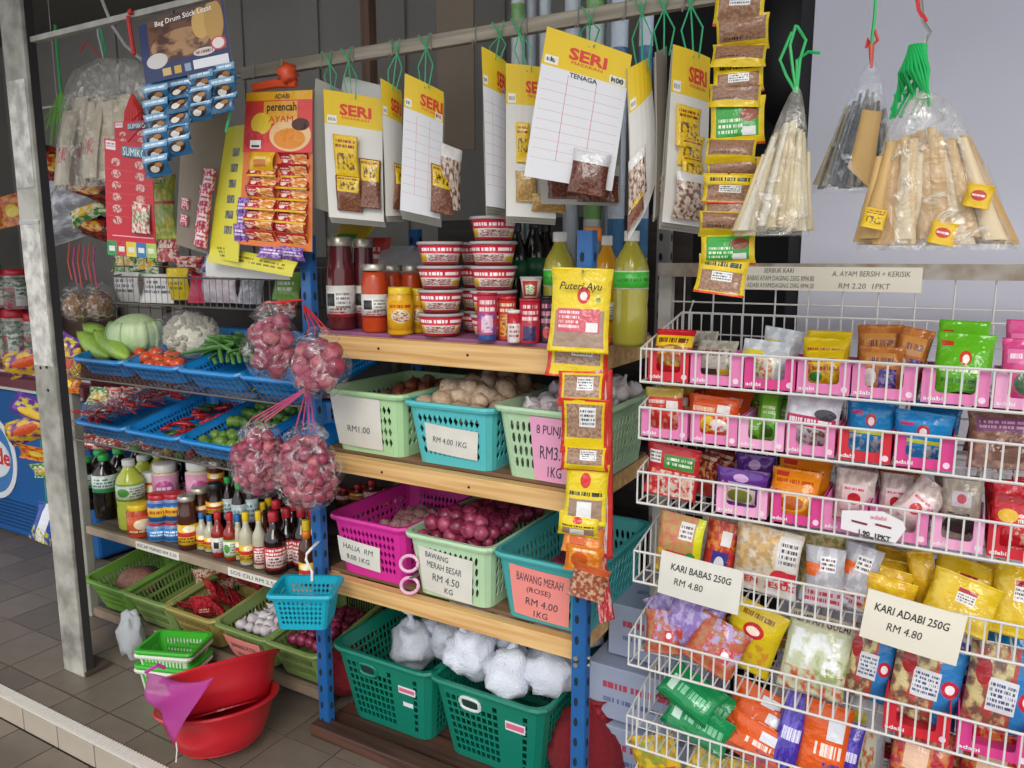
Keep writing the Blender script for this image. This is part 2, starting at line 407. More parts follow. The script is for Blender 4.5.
# ------------------------------------------------------------------ support post in front
M_post = mat('post_grey_white', 'b4b2a8', .75, noise_s=9, col2='77746c', bump=.2, bump_s=30)
post = thing('support_post', 'tall weathered grey-white wooden post standing beside the blue freezer', 'post', (-2.885, 1.64, 0))
o = obj('post_face', G().box((0, -.047, 1.45), (.13, .016, 2.9)), M_post, post); bevel(o, .004)
obj('post_side', G().box((.026, -.025, 1.45), (.075, .03, 2.9)), mat('post_dark', '2c2a2b', .8), post)
M_flake = mat('peeling_paper', 'd5d3cc', .8, noise_s=25, col2='a19f98')
for z, w, h in ((2.02, .11, .36), (1.62, .118, .22), (1.36, .118, .30)):
    obj('peeling_paint', G().box((random.uniform(-.003, .003), -.0562, z), (w, .002, h)), M_flake, post)
obj('metal_strap', G().box((0, -.0575, 1.72), (.124, .003, .012)), mat('zinc', '9a9a98', .4, .8), post)
obj('base_plinth', G().box((0, 0, .012), (.15, .1, .014)), mat('post_base', '4a3a30', .9), post)
for z, x in ((1.2, -.02), (1.205, .02), (1.12, .015)): obj('nail_hole', G().lathe([(0,0),(.006,0),(.006,.002),(0,.002)], 8), M_dark, post, (x, -.0552, z), (PI/2, 0, 0))
# back post of the left rack, seen behind it
bp = tag(bevel(obj('rack_upright', G().box((0, 0, .6), (.045, .04, 1.2)), mat('upright_pale', '9a988e', .7, noise_s=8), loc=(-3.31, 1.93, 0)), .004), 'pale painted upright at the left end of the vegetable rack', 'upright')

# ------------------------------------------------------------------ overhead rails
M_rail = wood_mat('rail_wood', 'a59a88', '7d7364', 3)
M_steel = mat('grey_steel', '8f8d88', .45, .6)
r1 = thing('hanging_rail', 'long pale wooden rail holding the yellow price cards', 'rail', (-1.25, 1.8, 2.165))
bevel(obj('batten', G().box((0, 0, 0), (1.52, .022, .036)), M_rail, r1), .003)
for x in [-.7, -.58, -.42, -.3, -.16, -.03, .11, .26, .4, .52, .66]:
    obj('nail_hook', G().tube([(0, -.012, .022), (0, -.014, -.022), (0, -.026, -.03), (0, -.03, -.018)], .0018, 5), M_steel, r1, (x, 0, 0))
r2 = tag(obj('hanging_rail', G().box((0, 0, 0), (1.9, .02, .017)), mat('rail_white', 'b5b2aa', .6, noise_s=10), loc=(-2.0, 1.62, 2.33)), 'whitish wooden rail over the ice cream poster at upper left', 'rail')
r3 = thing('hanging_rail', 'thin metal rod with hooks behind the cracker bag', 'rail', (-2.85, 2.0, 2.226))
obj('rod', G().tube([(-.62, 0, 0), (.62, 0, 0)], .009, 8), M_steel, r3)
for x in (-.5, .5): obj('hanger_wire', G().tube([(x, 0, .005), (x, 0, .73)], .002, 4), M_steel, r3)
cp = thing('wooden_stud', 'reddish brown wooden stud rising above the rail against dark wall', 'post', (-2.27, 2.72, 2.2))
obj('stud', G().box((0, 0, .35), (.045, .05, .9)), wood_mat('stud_wood', '7a5a48', '5b4236', 3, 'Z'), cp)
tag(obj('cardboard_panel', G().box((0, 0, 0), (.16, .01, .74)), mat('cardboard_tan', '8d7d6c', .8, noise_s=5, noise_a=.06), loc=(-1.68, 2.5, 2.36)), 'tan cardboard panel hanging behind the price cards', 'cardboard')
tag(obj('wall_stud', G().box((0, 0, 0), (.30, .05, 1.5)), mat('stud_pale', '857a6c', .8), loc=(-1.15, 2.9, 2.2)), 'wide pale brown board on dark wall behind the plastic tubes', 'board')

# ------------------------------------------------------------------ basket builder
def rrect(W, D, r, ns, nd, nc=3):
    """rounded-rectangle perimeter, counter-clockwise from front-left; returns points and a flag 'cell can have a hole'"""
    P, Fl = [], []
    hw, hd = W/2, D/2
    sides = [((-hw+r, -hd), (hw-r, -hd), ns, (hw-r, -hd+r), -PI/2), ((hw, -hd+r), (hw, hd-r), nd, (hw-r, hd-r), 0),
             ((hw-r, hd), (-hw+r, hd), ns, (-hw+r, hd-r), PI/2), ((-hw, hd-r), (-hw, -hd+r), nd, (-hw+r, -hd+r), PI)]
    for si, (a, b, n, cc, a0) in enumerate(sides):
        for k in range(n): P.append((a[0]+(b[0]-a[0])*k/n, a[1]+(b[1]-a[1])*k/n)); Fl.append((si, k, n))
        for k in range(nc): P.append((cc[0]+r*math.cos(a0+PI/2*k/nc), cc[1]+r*math.sin(a0+PI/2*k/nc))); Fl.append((si, -1, n))
    return P, Fl
_bk = {}
def basket_mesh(W, D, H, taper, ns, nd, nz, hole, band=.14, top=.16, solid=None, skew=0):
    key = (W, D, H, taper, ns, nd, nz, hole, band, top, solid, skew)
    if key in _bk: return _bk[key]
    P, Fl = rrect(W, D, min(W, D)*.12, ns, nd); n = len(P); g = G()
    lev = [0, band] + [band + (1-band-top)*k/nz for k in range(1, nz+1)] + [1]
    def pt(x, y, t): s = taper + (1-taper)*t; return (x*s, y*s, H*t)
    for i in range(n):
        a, b = P[i], P[(i+1) % n]; si, k, nn = Fl[i]
        for j in range(len(lev)-1):
            t0, t1 = lev[j], lev[j+1]
            q = [pt(*a, t0), pt(*b, t0), pt(*b, t1), pt(*a, t1)]
            solidcell = j == 0 or j == len(lev)-2 or k < 0 or (solid and solid(si, k, nn, j-1, nz))
            base = len(g.V)
            if solidcell:
                g.V += q; g.face(range(base, base+4)); continue
            def bl(u, v):
                return tuple((q[0][d]*(1-u)+q[1][d]*u)*(1-v) + (q[3][d]*(1-u)+q[2][d]*u)*v for d in range(3))
            outer = [(0,0),(.5,0),(1,0),(1,.5),(1,1),(.5,1),(0,1),(0,.5)]
            if hole == 'rect': inner = [(.13,.14),(.5,.14),(.87,.14),(.87,.5),(.87,.86),(.5,.86),(.13,.86),(.13,.5)]
            elif hole == 'diamond': inner = [(.28,.28),(.5,.05),(.72,.28),(.92,.5),(.72,.72),(.5,.95),(.28,.72),(.08,.5)]
            else:
                inner = [(.5+.42*math.cos(t)*(.72) , .5+.42*math.sin(t)) for t in [PI*1.25+PI/4*m for m in range(8)]]
                inner = [(u + skew*(v-.5), v) for u, v in inner]
            for u, v in outer: g.V.append(bl(u, v))
            for u, v in inner: g.V.append(bl(min(.98, max(.02, u)), v))
            for m in range(8): g.face((base+m, base+(m+1)%8, base+8+(m+1)%8, base+8+m))
    b0 = len(g.V)
    for x, y in P: g.V.append(pt(x, y, .012))
    g.face(range(b0, b0+n))
    bm = g.mesh('basket_body')
    rg = G(); prof = [(-.002,-.012),(.010,-.012),(.013,-.004),(.010,.004),(-.002,.004)]
    for dx, dz in prof:
        for x, y in P: rg.V.append((x*(1+dx*2/W), y*(1+dx*2/D), H+dz))
    L = len(prof)
    for a in range(L):
        for i in range(n):
            b = (a+1) % L; rg.face((a*n+i, a*n+(i+1)%n, b*n+(i+1)%n, b*n+i))
    rmesh = rg.mesh('basket_rim')
    _bk[key] = (bm, rmesh); return _bk[key]
def basket(name, label, m, loc, W, D, H, taper=.86, ns=12, nd=14, nz=5, hole='oval', rz=0, group=None, tilt=0, rimmat=None, handle=False, cat='basket', **k):
    t = thing(name, label, cat, loc, (math.radians(tilt), 0, rz), group)
    bm, rm = basket_mesh(W, D, H, taper, ns, nd, nz, hole, **k)
    solidify(obj('basket_body', bm, m, t), .0028)
    obj('basket_rim', rm, rimmat or m, t)
    t['dims'] = (W, D, H, taper)
    return t
def front_surf(W, D, H, taper):
    """front wall of a basket as surf(u, v)"""
    nr = Vector((0, -1, -(1-taper)*D/2/H)).normalized()
    def sf(u, v): s = taper + (1-taper)*v; return Vector(((u-.5)*W*s, -D/2*s, H*v)), nr
    return sf
def note(bk, txts, m, u0, v0, u1, v1, roll=0, name='price_note', ink=None, label=None):
    W, D, H, taper = bk['dims']; sf = front_surf(W, D, H, taper)
    a = math.radians(roll); cu, cv = (u0+u1)/2, (v0+v1)/2
    def rot(u, v):
        du, dv = (u-cu)*W, (v-cv)*H
        return cu + (du*math.cos(a)+dv*math.sin(a))/W, cv + (-du*math.sin(a)+dv*math.cos(a))/H
    def c(u, v): p, n = sf(*rot(u, v)); return p + n*.006
    o, s2 = sheet(name, [c(u0,v1), c(u1,v1), c(u1,v0), c(u0,v0)], m, .0012, curl=.003, parent=bk, origin=Vector((0,0,0)), seed=u0)
    if label: o['label'] = label
    for s, a0, b0, a1, b1 in txts: lettering(o, s, s2, a0 + (a1-a0)*.06, b0, a1 - (a1-a0)*.06, b0 + (b1-b0)*.85, ink or mat('ink_pen', '3a3a44', .7), shear=.15, bold=.004)
    return o

# ================================================================== MIDDLE RACK
M_blue = mat('blue_enamel', '1f5f9e', .45, noise_s=12, noise_a=.08)
M_hole = mat('slot_dark', '12202e', .8)
M_beam = wood_mat('pine', 'e3bb80', 'c79758', 2.2)
M_board = wood_mat('shelf_board', '8f6e50', '6f5138', 2)
M_old = wood_mat('old_timber', '5d3d30', '3a2620', 2)
XL, XR, YF, YB = -1.79, -.84, 1.82, 2.33
def slotted(x, y, z0, z1, m, label, w=.05, cat='upright', face=-1):
    w = .04
    t = thing('slotted_upright', label, cat, (x, y, z0)); h = z1 - z0
    g = G(); g.box((0, 0, h/2), (w, .004, h)); g.box((w/2, .013, h/2), (.004, .026, h)); obj('angle_bar', g, m, t)
    s = G(); pts = [(.006*math.cos(a), .013*math.sin(a)) for a in [k*PI/4 for k in range(8)]]; s.poly(pts, .0015); sm = s.mesh('slot_hole')
    n = int(h / .06)
    if x > -1 and y < 2:
        for zz in (1.31, 1.335, .93, .95, .51, .53):
            for xx in (-.006,): obj('bolt', G().lathe([(0,0),(.007,0),(.007,.006),(0,.006)], 8), mat('bolt_zinc', 'c3bfb4', .35, .8), t, (xx, -.003, zz), (PI/2, 0, 0))
            obj('bolt', G().lathe([(0,0),(.006,0),(.006,.006),(0,.006)], 8), mat('bolt_zinc', 'c3bfb4', .35, .8), t, (w/2+.002, .013, zz), (0, PI/2, 0))
    for k in range(n): obj('slot_hole', sm, M_hole, t, (-.006, -.0035, .04 + k*.06))
    for k in range(n): obj('slot_hole', sm, M_hole, t, (w/2+.0035, .013, .04 + k*.06), (0, 0, PI/2))
    return t
slotted(-.825, YF-.03, 0, 1.665, M_blue, 'blue slotted steel upright at the near right corner of the wooden shelves')
slotted(-1.77, YF-.03, 0, 1.665, M_blue, 'blue slotted steel upright at the left end of the wooden shelves')
slotted(-.815, YB+.01, 0, 1.78, mat('grey_slotted', '8d8b86', .5, .3), 'grey slotted steel upright behind the lime cordial bottle')
slotted(-1.77, YB+.01, 0, 1.7, M_blue, 'rear blue slotted steel upright behind the left shelf end')
M_bolt = mat('bolt_zinc', 'c3bfb4', .35, .8)
for z, nm in ((1.358, 'top'), (.974, 'middle'), (.555, 'lower')):
    t = thing('wooden_shelf', {'top': 'top wooden shelf carrying bottles and jars with pine front beam', 'middle': 'middle wooden shelf carrying the potato basket with pine front beam', 'lower': 'lower wooden shelf carrying the red onion basket with pine front beam'}[nm], 'shelf', ((XL+XR)/2, (YF+YB)/2, z))
    W = XR-XL; D = YB-YF; th = .068 if nm == 'top' else .055
    bevel(obj('front_beam', G().box((0, -D/2+.02, -th/2), (W, .038, th)), M_beam, t), .003)
    bevel(obj('side_beam', G().box((W/2-.02, .02, -th/2), (.036, D-.06, th)), M_beam, t), .003)
    obj('side_beam', G().box((-W/2+.02, .02, -th/2), (.036, D-.06, th)), M_beam, t)
    obj('back_beam', G().box((0, D/2-.02, -th/2), (W, .036, th)), M_beam, t)
    n = 5
    for k in range(n): obj('board', G().box((0, -D/2+.052 + (D-.06)*k/n+.04, .004), (W-.005, (D-.05)/n-.004, .012)), M_board if nm != 'top' else mat('painted_board', '9c5f86', .6, noise_s=8), t)
    bo = G().lathe([(0,0),(.007,0),(.007,.006),(0,.006)], 8).mesh('bolt')
    if nm != 'lower':
        for x in (-.2, .12): obj('nail_head', G().lathe([(0,0),(.004,0),(.004,.002),(0,.002)], 8), M_hole, t, (x, -D/2+.001, -.03), (PI/2, 0, 0))
t = thing('base_timber', 'dark worn timber beam along the floor under the green laundry baskets', 'beam', (-1.3, 1.87, 0))
bevel(obj('timber', G().box((0, -.09, .022), (1.0, .06, .044)), M_old, t), .005)
for k in range(4): obj('slat', G().box((0, .02 + .11*k, .018), (.98, .09, .018)), M_old, t)
for x, w in ((-.02, .06), (.06, .05), (.13, .03)): obj('paint_chip', G().poly([(x, .012), (x+w, .006), (x+w*.8, .026), (x+w*.2, .032)], .001), mat('yellow_chip', 'c99a33', .7), t, (0, -.1215, 0))

M_dkfill = wood_mat('dark_fill', '3b322c', '2a2420', 2)  # dark colour for added sheets that paint the darkness behind the racks
tag(obj('dark_fill_sheet', G().box((-1.3, 2.56, .87), (1.02, .012, 1.74)), M_dkfill), 'added dark sheet standing in for the darkness behind the wooden shelves', 'panel')
tag(obj('dark_fill_sheet', G().box((-2.52, 2.43, .8), (1.36, .012, 1.6)), M_dkfill), 'added dark sheet standing in for the darkness behind the vegetable rack', 'panel')
# baskets on the shelves
B_lg = mat('plastic_pale_green', 'b2d9a4', .4, noise_s=6, noise_a=.04); B_tq = mat('plastic_turquoise', '57bcc0', .4); B_pg = mat('plastic_mint', 'b6d6ae', .4, noise_s=5, noise_a=.04)
B_mg = mat('plastic_magenta', 'd32b96', .4); B_tl = mat('plastic_teal', '44a6a6', .4); B_dg = mat('plastic_dark_green', '0f7a64', .4); B_ol = mat('plastic_olive', '7d9455', .45); B_tan = mat('plastic_khaki', 'a39352', .5); B_gr = mat('plastic_leaf', '6c9a3c', .45)
P_pink = mat('note_pink', 'e9a3c4', .8); P_salmon = mat('note_salmon', 'ef8f86', .8); P_white = mat('note_white', 'dedbd0', .8, noise_s=10, noise_a=.05)
zs2, zs3 = .974+.01, .555+.01
def sol(si, k, n, j, nz): return si == 0 and k in (n-1, n-2) 
b = basket('storage_basket', 'pale green plastic basket with white price note, left on the middle shelf', B_lg, (-1.60, 2.055, zs2), .30, .44, .2, hole='diamond', ns=12, nd=14, nz=4)
note(b, [('RM1.00', .24, .3, .8, .45)], P_white, .06, .1, .74, .93, roll=1)
b = basket('storage_basket', 'turquoise plastic basket full of potatoes on the middle shelf', B_tq, (-1.28, 2.055, zs2), .30, .44, .19, hole='diamond', ns=12, nd=14, nz=4)
note(b, [('RM 4.00 1KG', .1, .38, .85, .62)], P_white, .2, .2, .86, .66, roll=3)
b = basket('storage_basket', 'pale green plastic basket with pink price note, right on the middle shelf', B_pg, (-.962, 2.055, zs2), .30, .44, .205, hole='oval', ns=12, nd=14, nz=4, skew=.2)
note(b, [('8 PUNJAB', .08, .7, .92, .92), ('RM3.50', .12, .36, .92, .6), ('1KG', .3, .08, .68, .28)], P_pink, .36, .02, .86, .92, roll=0)
b = basket('storage_basket', 'magenta plastic basket with white price note on the lower shelf', B_mg, (-1.60, 2.055, zs3), .30, .44, .2, hole='diamond', ns=13, nd=14, nz=5)
note(b, [('HALIA  RM', .08, .6, .9, .85), ('8.00 1KG', .15, .2, .8, .45)], P_white, .04, .18, .66, .62, roll=4)
b = basket('storage_basket', 'mint plastic basket heaped with red onions on the lower shelf', B_pg, (-1.28, 2.05, zs3), .30, .45, .2, hole='oval', ns=12, nd=14, nz=4, skew=.3)
note(b, [('BAWANG', .1, .8, .6, .95), ('MERAH BESAR', .1, .58, .85, .75), ('RM 4.50', .2, .3, .8, .5), ('KG', .45, .08, .65, .24)], P_white, .12, .06, .8, .8, roll=4)
b = basket('storage_basket', 'teal plastic basket with salmon price note on the lower shelf', B_tl, (-.96, 2.05, zs3), .30, .45, .2, hole='oval', ns=12, nd=14, nz=4, skew=.3)
note(b, [('BAWANG MERAH', .06, .72, .95, .92), ('(ROSE)', .25, .5, .72, .66), ('RM 4.00', .2, .26, .85, .44), ('1KG', .35, .04, .65, .2)], P_salmon, .14, .08, .8, .86, roll=2)
def lhole(si, k, n, j, nz): return (si == 0 and (k >= n-5 and k < n-1)) or (si == 0 and j == nz-1 and 3 <= k <= 7)
M_tagp = mat('sticker_white', 'e3e6ea', .5); M_tagr = mat('sticker_pink', 'd86a86', .5)
for x, lab in ((-1.565, 'dark green laundry basket on the floor, left one beside the blue upright'), (-1.16, 'dark green laundry basket piled with white flour bags on the floor')):
    b = basket('laundry_basket', lab, B_dg, (x, 2.07, .03), .405, .46, .27, taper=.8, ns=14, nd=16, nz=8, hole='rect', band=.08, top=.14, solid=lhole)
    sf = front_surf(.405, .46, .27, .8)
    hg = G(); ring = []
    for k in range(16):
        a = 2*PI*k/16; p, n = sf(.36 + .09*math.copysign(abs(math.cos(a))**.6, math.cos(a)), .8 + .075*math.copysign(abs(math.sin(a))**.6, math.sin(a))); ring.append(p + n*.004)
    hg.tube(ring, .006, 6, closed=True); obj('handle_ring', hg, B_dg if x < -1.3 else mat('plastic_handle_pale', 'c6d2cc', .5), b)
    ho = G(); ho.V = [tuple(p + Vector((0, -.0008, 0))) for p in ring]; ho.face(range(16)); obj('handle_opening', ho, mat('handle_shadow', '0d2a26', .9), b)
    for (u0, v0, u1, v1, m2, bt) in ((.68, .62, .86, .72, M_tagp, 1), (.72, .44, .83, .5, M_tagp, 0)) if x < -1.3 else ((.68, .62, .86, .74, M_tagp, 1),):
        c = lambda u, v, e=.004: sf(u, v)[0] + sf(u, v)[1]*e
        o, s2 = sheet('sticker', [c(u0,v1), c(u1,v1), c(u1,v0), c(u0,v0)], m2, .001, parent=b, origin=Vector((0,0,0)), nu=1, nv=1)
        if bt: sheet('sticker_band', [c(u0+.01,v1-.02,.006), c(u1-.01,v1-.02,.006), c(u1-.01,v0+.03,.006), c(u0+.01,v0+.03,.006)], M_tagr, .001, parent=o, origin=Vector((0,0,0)), nu=1, nv=1)

# small hanging basket and hook
M_cy = mat('plastic_cyan', '12a3bb', .4)
b = basket('hanging_basket', 'small cyan basket hung by a white hook from the left blue upright', M_cy, (-1.695, 1.66, .478), .18, .14, .115, taper=.8, ns=10, nd=8, nz=5, hole='diamond')
b.rotation_euler = (0, 0, math.radians(28))
hk = G().tube([(0, .062, .105), (0, .066, .135), (-.012, .07, .155), (-.02, .073, .172), (-.018, .077, .19), (-.006, .09, .203), (.0, .118, .206), (.002, .146, .204)], .0045, 8)
obj('hook', hk, mat('white_plastic', 'e5e5e2', .4), b)
# pale pink scissors handles hooked at the basket corner
t = thing('scissors', 'pale pink scissors handles sticking out between magenta and mint baskets', 'scissors', (-1.425, 1.83, .62))
for dz, dx in ((.042, .0), (-.03, .0)):
    obj('handle_loop', G().tube([(.034*math.cos(a)+dx, 0, dz+.026*math.sin(a)+.008*math.cos(a)) for a in [2*PI*k/18 for k in range(18)]], .0055, 7, closed=True), mat('pink_plastic', 'e6b9cf', .4), t)
obj('blade', G().box((.02, .09, .005), (.012, .2, .003)), M_steel, t)
obj('blade', G().box((.012, .09, .0), (.012, .2, .003)), M_steel, t)
# ================================================================== PRODUCE
def blob_mesh(name, r=1, n=10, m=8, amp=.12, fr=1.6, seed=0, sx=1, sy=1, sz=1):
    g = G(); 
    for j in range(m+1):
        th = PI*j/m
        for i in range(n):
            a = 2*PI*i/n; d = Vector((math.sin(th)*math.cos(a), math.sin(th)*math.sin(a), -math.cos(th)))
            k = r*(1 + amp*noise.noise(d*fr + Vector((seed, seed*.7, 0)))); g.V.append((d.x*k*sx, d.y*k*sy, d.z*k*sz))
    for j in range(m):
        for i in range(n): g.face((j*n+i, j*n+(i+1)%n, (j+1)*n+(i+1)%n, (j+1)*n+i))
    me = g.mesh(name, smooth=True)
    bmx = bmesh.new(); bmx.from_mesh(me); bmesh.ops.remove_doubles(bmx, verts=bmx.verts, dist=1e-5); bmx.to_mesh(me); bmx.free(); me.polygons.foreach_set('use_smooth', [True]*len(me.polygons))
    return me
onion_me = G().lathe([(0,-.92),(.25,-.9),(.7,-.66),(.97,-.15),(.95,.2),(.72,.6),(.4,.84),(.18,.98),(.1,1.22),(0,1.25)], 10).mesh('onion', smooth=True)
pot_me = [blob_mesh('potato', 1, 10, 7, .3, 1.5, s, 1.15, .95, .85) for s in (1, 2, 3)]
gar_me = G().lathe([(0,-.8),(.5,-.75),(.9,-.4),(1,0),(.8,.4),(.35,.75),(.15,1.1),(.12,1.4),(0,1.42)], 10).mesh('garlic', smooth=True)
lime_me = G().lathe([(0,-1.1),(.2,-1.0),(.7,-.7),(1,0),(.7,.7),(.2,1.0),(0,1.1)], 10).mesh('lime', smooth=True)
tom_me = G().lathe([(0,-.75),(.5,-.72),(.95,-.3),(1,.1),(.75,.6),(.3,.74),(0,.66)], 12).mesh('tomato', smooth=True)
M_on = [mat('onion_skin_%d' % i, c, .35, noise_s=1.6, col2=d) for i, (c, d) in enumerate((('9c3350','6d1f3a'),('b0506a','822a48'),('852844','5e1a33')))]
M_onb = [mat('onion_pale_%d' % i, c, .4, noise_s=1.6, col2=d) for i, (c, d) in enumerate((('b3566a','8a3048'),('bd6a70','96404e'),('a04058','782a40')))]
M_pot = [mat('potato_%d' % i, c, .7, noise_s=3, col2=d) for i, (c, d) in enumerate((('bfa68a','a0856a'),('c8b298','ab917a'),('b0967c','927660')))]
M_gar = [mat('garlic_%d' % i, c, .55, noise_s=3, noise_a=.07) for i, c in enumerate(('d8cfd2', 'c9bcc4', 'e0d9d6'))]
M_lime = [mat('lime_%d' % i, c, .4, noise_s=3, col2=d) for i, (c, d) in enumerate((('5f8a35','446b28'),('7a9a40','557a2e'),('4b7530','35591f')))]
M_tom = mat('tomato_red', 'd3402a', .25, noise_s=2, col2='c85a2e')
def pop(name, me, mats, x, y, z, r, label, cat, group, flat=False, sj=.15):
    me = random.choice(me) if isinstance(me, list) else me
    s = r*random.uniform(1-sj, 1+sj)
    o = obj(name, me, random.choice(mats), None, (x, y, z), (random.uniform(-1.3, 1.3), random.uniform(-1.3, 1.3), random.uniform(0, 6.3)), (s, s, s))
    return tag(o, label, cat, group)
def heap(name, me, mats, cx, cy, W, D, z0, hump, r, label, cat, group, layers=2, sl=0.0, keep=1):
    for L in range(layers):
        sp = r*1.75; ny = int(D/(sp*.87)); nx = int(W/sp)
        for j in range(ny):
            for i in range(nx):
                if random.random() > keep: continue
                x = -W/2 + sp*(i+.5+.5*((j+L) % 2)) + random.uniform(-.2, .2)*r; y = -D/2 + sp*.87*(j+.5) + random.uniform(-.2, .2)*r
                if abs(x) > W/2: continue
                h = hump*(1-(2*x/W)**2)*(1-(2*y/D)**2)
                pop(name, me, mats, cx+x, cy+y, z0 + h + sl*(y+D/2) - L*r*1.5 + random.uniform(-.2, .2)*r, r, label, cat, group)
heap('red_onion', onion_me, M_on, -1.28, 2.05, .27, .40, .745, .05, .026, 'glossy red onion heaped in the mint basket', 'onion', 'red onions in the mint basket', 1)
heap('red_onion', onion_me, M_on, -1.28, 1.94, .23, .16, .78, .03, .026, 'glossy red onion heaped in the mint basket', 'onion', 'red onions in the mint basket', 1)
heap('potato', pot_me, M_pot, -1.28, 2.05, .27, .40, 1.15, .04, .036, 'brown potato heaped in the turquoise basket', 'potato', 'potatoes in the turquoise basket', 1)
heap('potato', pot_me, M_pot, -1.28, 2.07, .2, .26, 1.19, .02, .036, 'brown potato heaped in the turquoise basket', 'potato', 'potatoes in the turquoise basket', 1)
heap('garlic_bulb', gar_me, M_gar, -.962, 2.055, .26, .40, 1.155, .04, .03, 'whitish garlic bulb in pale green basket with pink note', 'garlic', 'garlic in the right pale green basket', 1)
heap('garlic_bulb', gar_me, M_gar, -.955, 2.15, .22, .2, 1.20, .03, .03, 'whitish garlic bulb in pale green basket with pink note', 'garlic', 'garlic in the right pale green basket', 1)
heap('brown_onion', onion_me, [mat('onion_brown', 'a2583a', .4, noise_s=1.6, col2='7e3d2a'), mat('onion_tan', '8f6a4e', .5, noise_s=1.6, col2='6e4a36')], -1.59, 2.15, .26, .2, 1.12, .05, .03, 'brown onion at the back of the left pale green basket', 'onion', 'brown onions in the left pale green basket', 1)
heap('ginger_root', pot_me, [mat('ginger', 'b58a86', .7, noise_s=3, col2='8d5f62')], -1.60, 2.15, .25, .22, .665, .02, .026, 'pinkish ginger root lying in the magenta basket', 'ginger', 'ginger in the magenta basket', 1)
heap('shallot', onion_me, M_on, -.96, 2.11, .25, .26, .63, .02, .022, 'dark red shallot lying low in the teal basket', 'shallot', 'shallots in the teal basket', 1)

# white flour bags
M_fl = mat('white_poly', 'dbe0ec', .35, bump=.5, bump_s=14, noise_s=6, noise_a=.03)
def flour(x, y, z, r, lab, grp, sd):
    g = blob_mesh('flour_bag', 1, 18, 14, .42, 1.8, sd, 1.05, .95, .95)
    o = thing('flour_bag', lab, 'bag', (x, y, z), (random.uniform(-.3, .3), random.uniform(-.3, .3), sd), grp); 
    obj('sack', g, M_fl, o, scale=(r, r, r))
    obj('tied_neck', G().lathe([(.3*r,0),(.1*r,.25*r),(.13*r,.4*r),(.35*r,.6*r),(.3*r,.62*r),(0,.45*r)], 10).mesh('tied_neck', smooth=True), M_fl, o, (0, 0, .85*r))
for i, (x, y, z, r) in enumerate([(-1.27,1.95,.36,.085),(-1.12,1.93,.34,.085),(-1.0,1.97,.36,.08),(-1.2,2.07,.41,.085),(-1.05,2.08,.42,.085),(-1.28,2.17,.40,.08),(-1.13,2.2,.42,.08),(-1.0,2.2,.40,.075)]):
    flour(x, y, z, r, 'white knotted flour bag heaped in the right green laundry basket', 'flour bags in the right laundry basket', i*1.7)
for i, (x, y, z, r) in enumerate([(-1.47,2.13,.28,.09),(-1.43,2.2,.41,.075),(-1.55,2.2,.25,.085),(-1.62,2.1,.22,.085)]):
    flour(x, y, z, r, 'white knotted flour bag at the back of the left green laundry basket', 'flour bags in the left laundry basket', 30+i*1.3)

# onions in clear bags on the left blue upright
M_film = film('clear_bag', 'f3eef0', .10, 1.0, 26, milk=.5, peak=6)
def bag_mesh(W, H, D, seed, neck=.2):
    g = G(); n, m = 22, 16
    for j in range(m+1):
        v = j/m; 
        if v < .78: w = math.sin(PI*min(1, (v/.78*.86+.07)))**.55
        else: w = .52 + (1-(v-.78)/.22)**1.5*.32 if False else max(neck, 1-(v-.70)*2.6)
        for i in range(n):
            a = 2*PI*i/n; d = Vector((math.cos(a), math.sin(a), v*3))
            k = w*(1 + .13*noise.noise(d*1.9 + Vector((seed, 0, 0))) + .05*math.sin(a*9+seed+v*7)*(v))
            g.V.append((W/2*k*math.cos(a), D/2*k*math.sin(a), H*v))
    for j in range(m):
        for i in range(n): g.face((j*n+i, j*n+(i+1)%n, (j+1)*n+(i+1)%n, (j+1)*n+i))
    g.face(list(range(n))[::-1])
    return g.mesh('bag_film', smooth=True)
def onion_bag(label, x, y, z, W, H, r, n, mats, tie, top, seed, tiecol):
    random.seed(seed)
    t = thing('onion_bag', label, 'bag of onions', (x, y, z), (0, 0, seed)); D = W*.82
    obj('bag_film', bag_mesh(W*1.08, H, D*1.08, seed), M_film, t)
    for dx in (-.035, -.012, .012, .03): obj('tie_string', G().tube([(dx*1.3, 0, H*.88), (dx, 0, H*.97), Vector(tie)-Vector((x, y, z))+Vector((dx*.2, 0, 0))], .0024, 5), tiecol, t).rotation_euler = (0, 0, -seed)
    pts = []; tries = 0
    a, b, c = W/2-r*.8, D/2-r*.8, H*.44-r*.8
    while len(pts) < n and tries < 9000:
        tries += 1
        p = Vector((random.uniform(-1,1), random.uniform(-1,1), random.uniform(-1,1)))
        if not .35 < p.length < 1: continue
        q = Vector((p.x*a, p.y*b, p.z*c + H*.43))
        if q.y > b*.6: continue
        if all((q-w).length > r*1.28 for w in pts): pts.append(q)
    for q in pts: pop('bagged_onion', onion_me, mats, x+q.x, y+q.y, z+q.z, r, 'pinkish onion inside the %s' % label.split(',')[1].strip(), 'onion', 'onions in the ' + label.split(',')[1].strip())
M_tr = mat('string_red', 'c92f2f', .5); M_tp = mat('string_pink', 'c04a78', .5)
onion_bag('clear bag of large pink onions, upper left onion bag', -1.815, 1.69, 1.225, .18, .245, .032, 60, M_onb, (-1.765, 1.765, 1.47), 0, 1, M_tr)
onion_bag('clear bag of large pink onions, upper right onion bag', -1.60, 1.66, 1.2, .195, .205, .032, 60, M_onb, (-1.755, 1.765, 1.45), 0, 2, M_tr)
onion_bag('clear bag of small red onions, lower left onion bag', -1.89, 1.68, .85, .21, .25, .0225, 150, M_onb, (-1.765, 1.765, 1.19), 0, 3, M_tp)
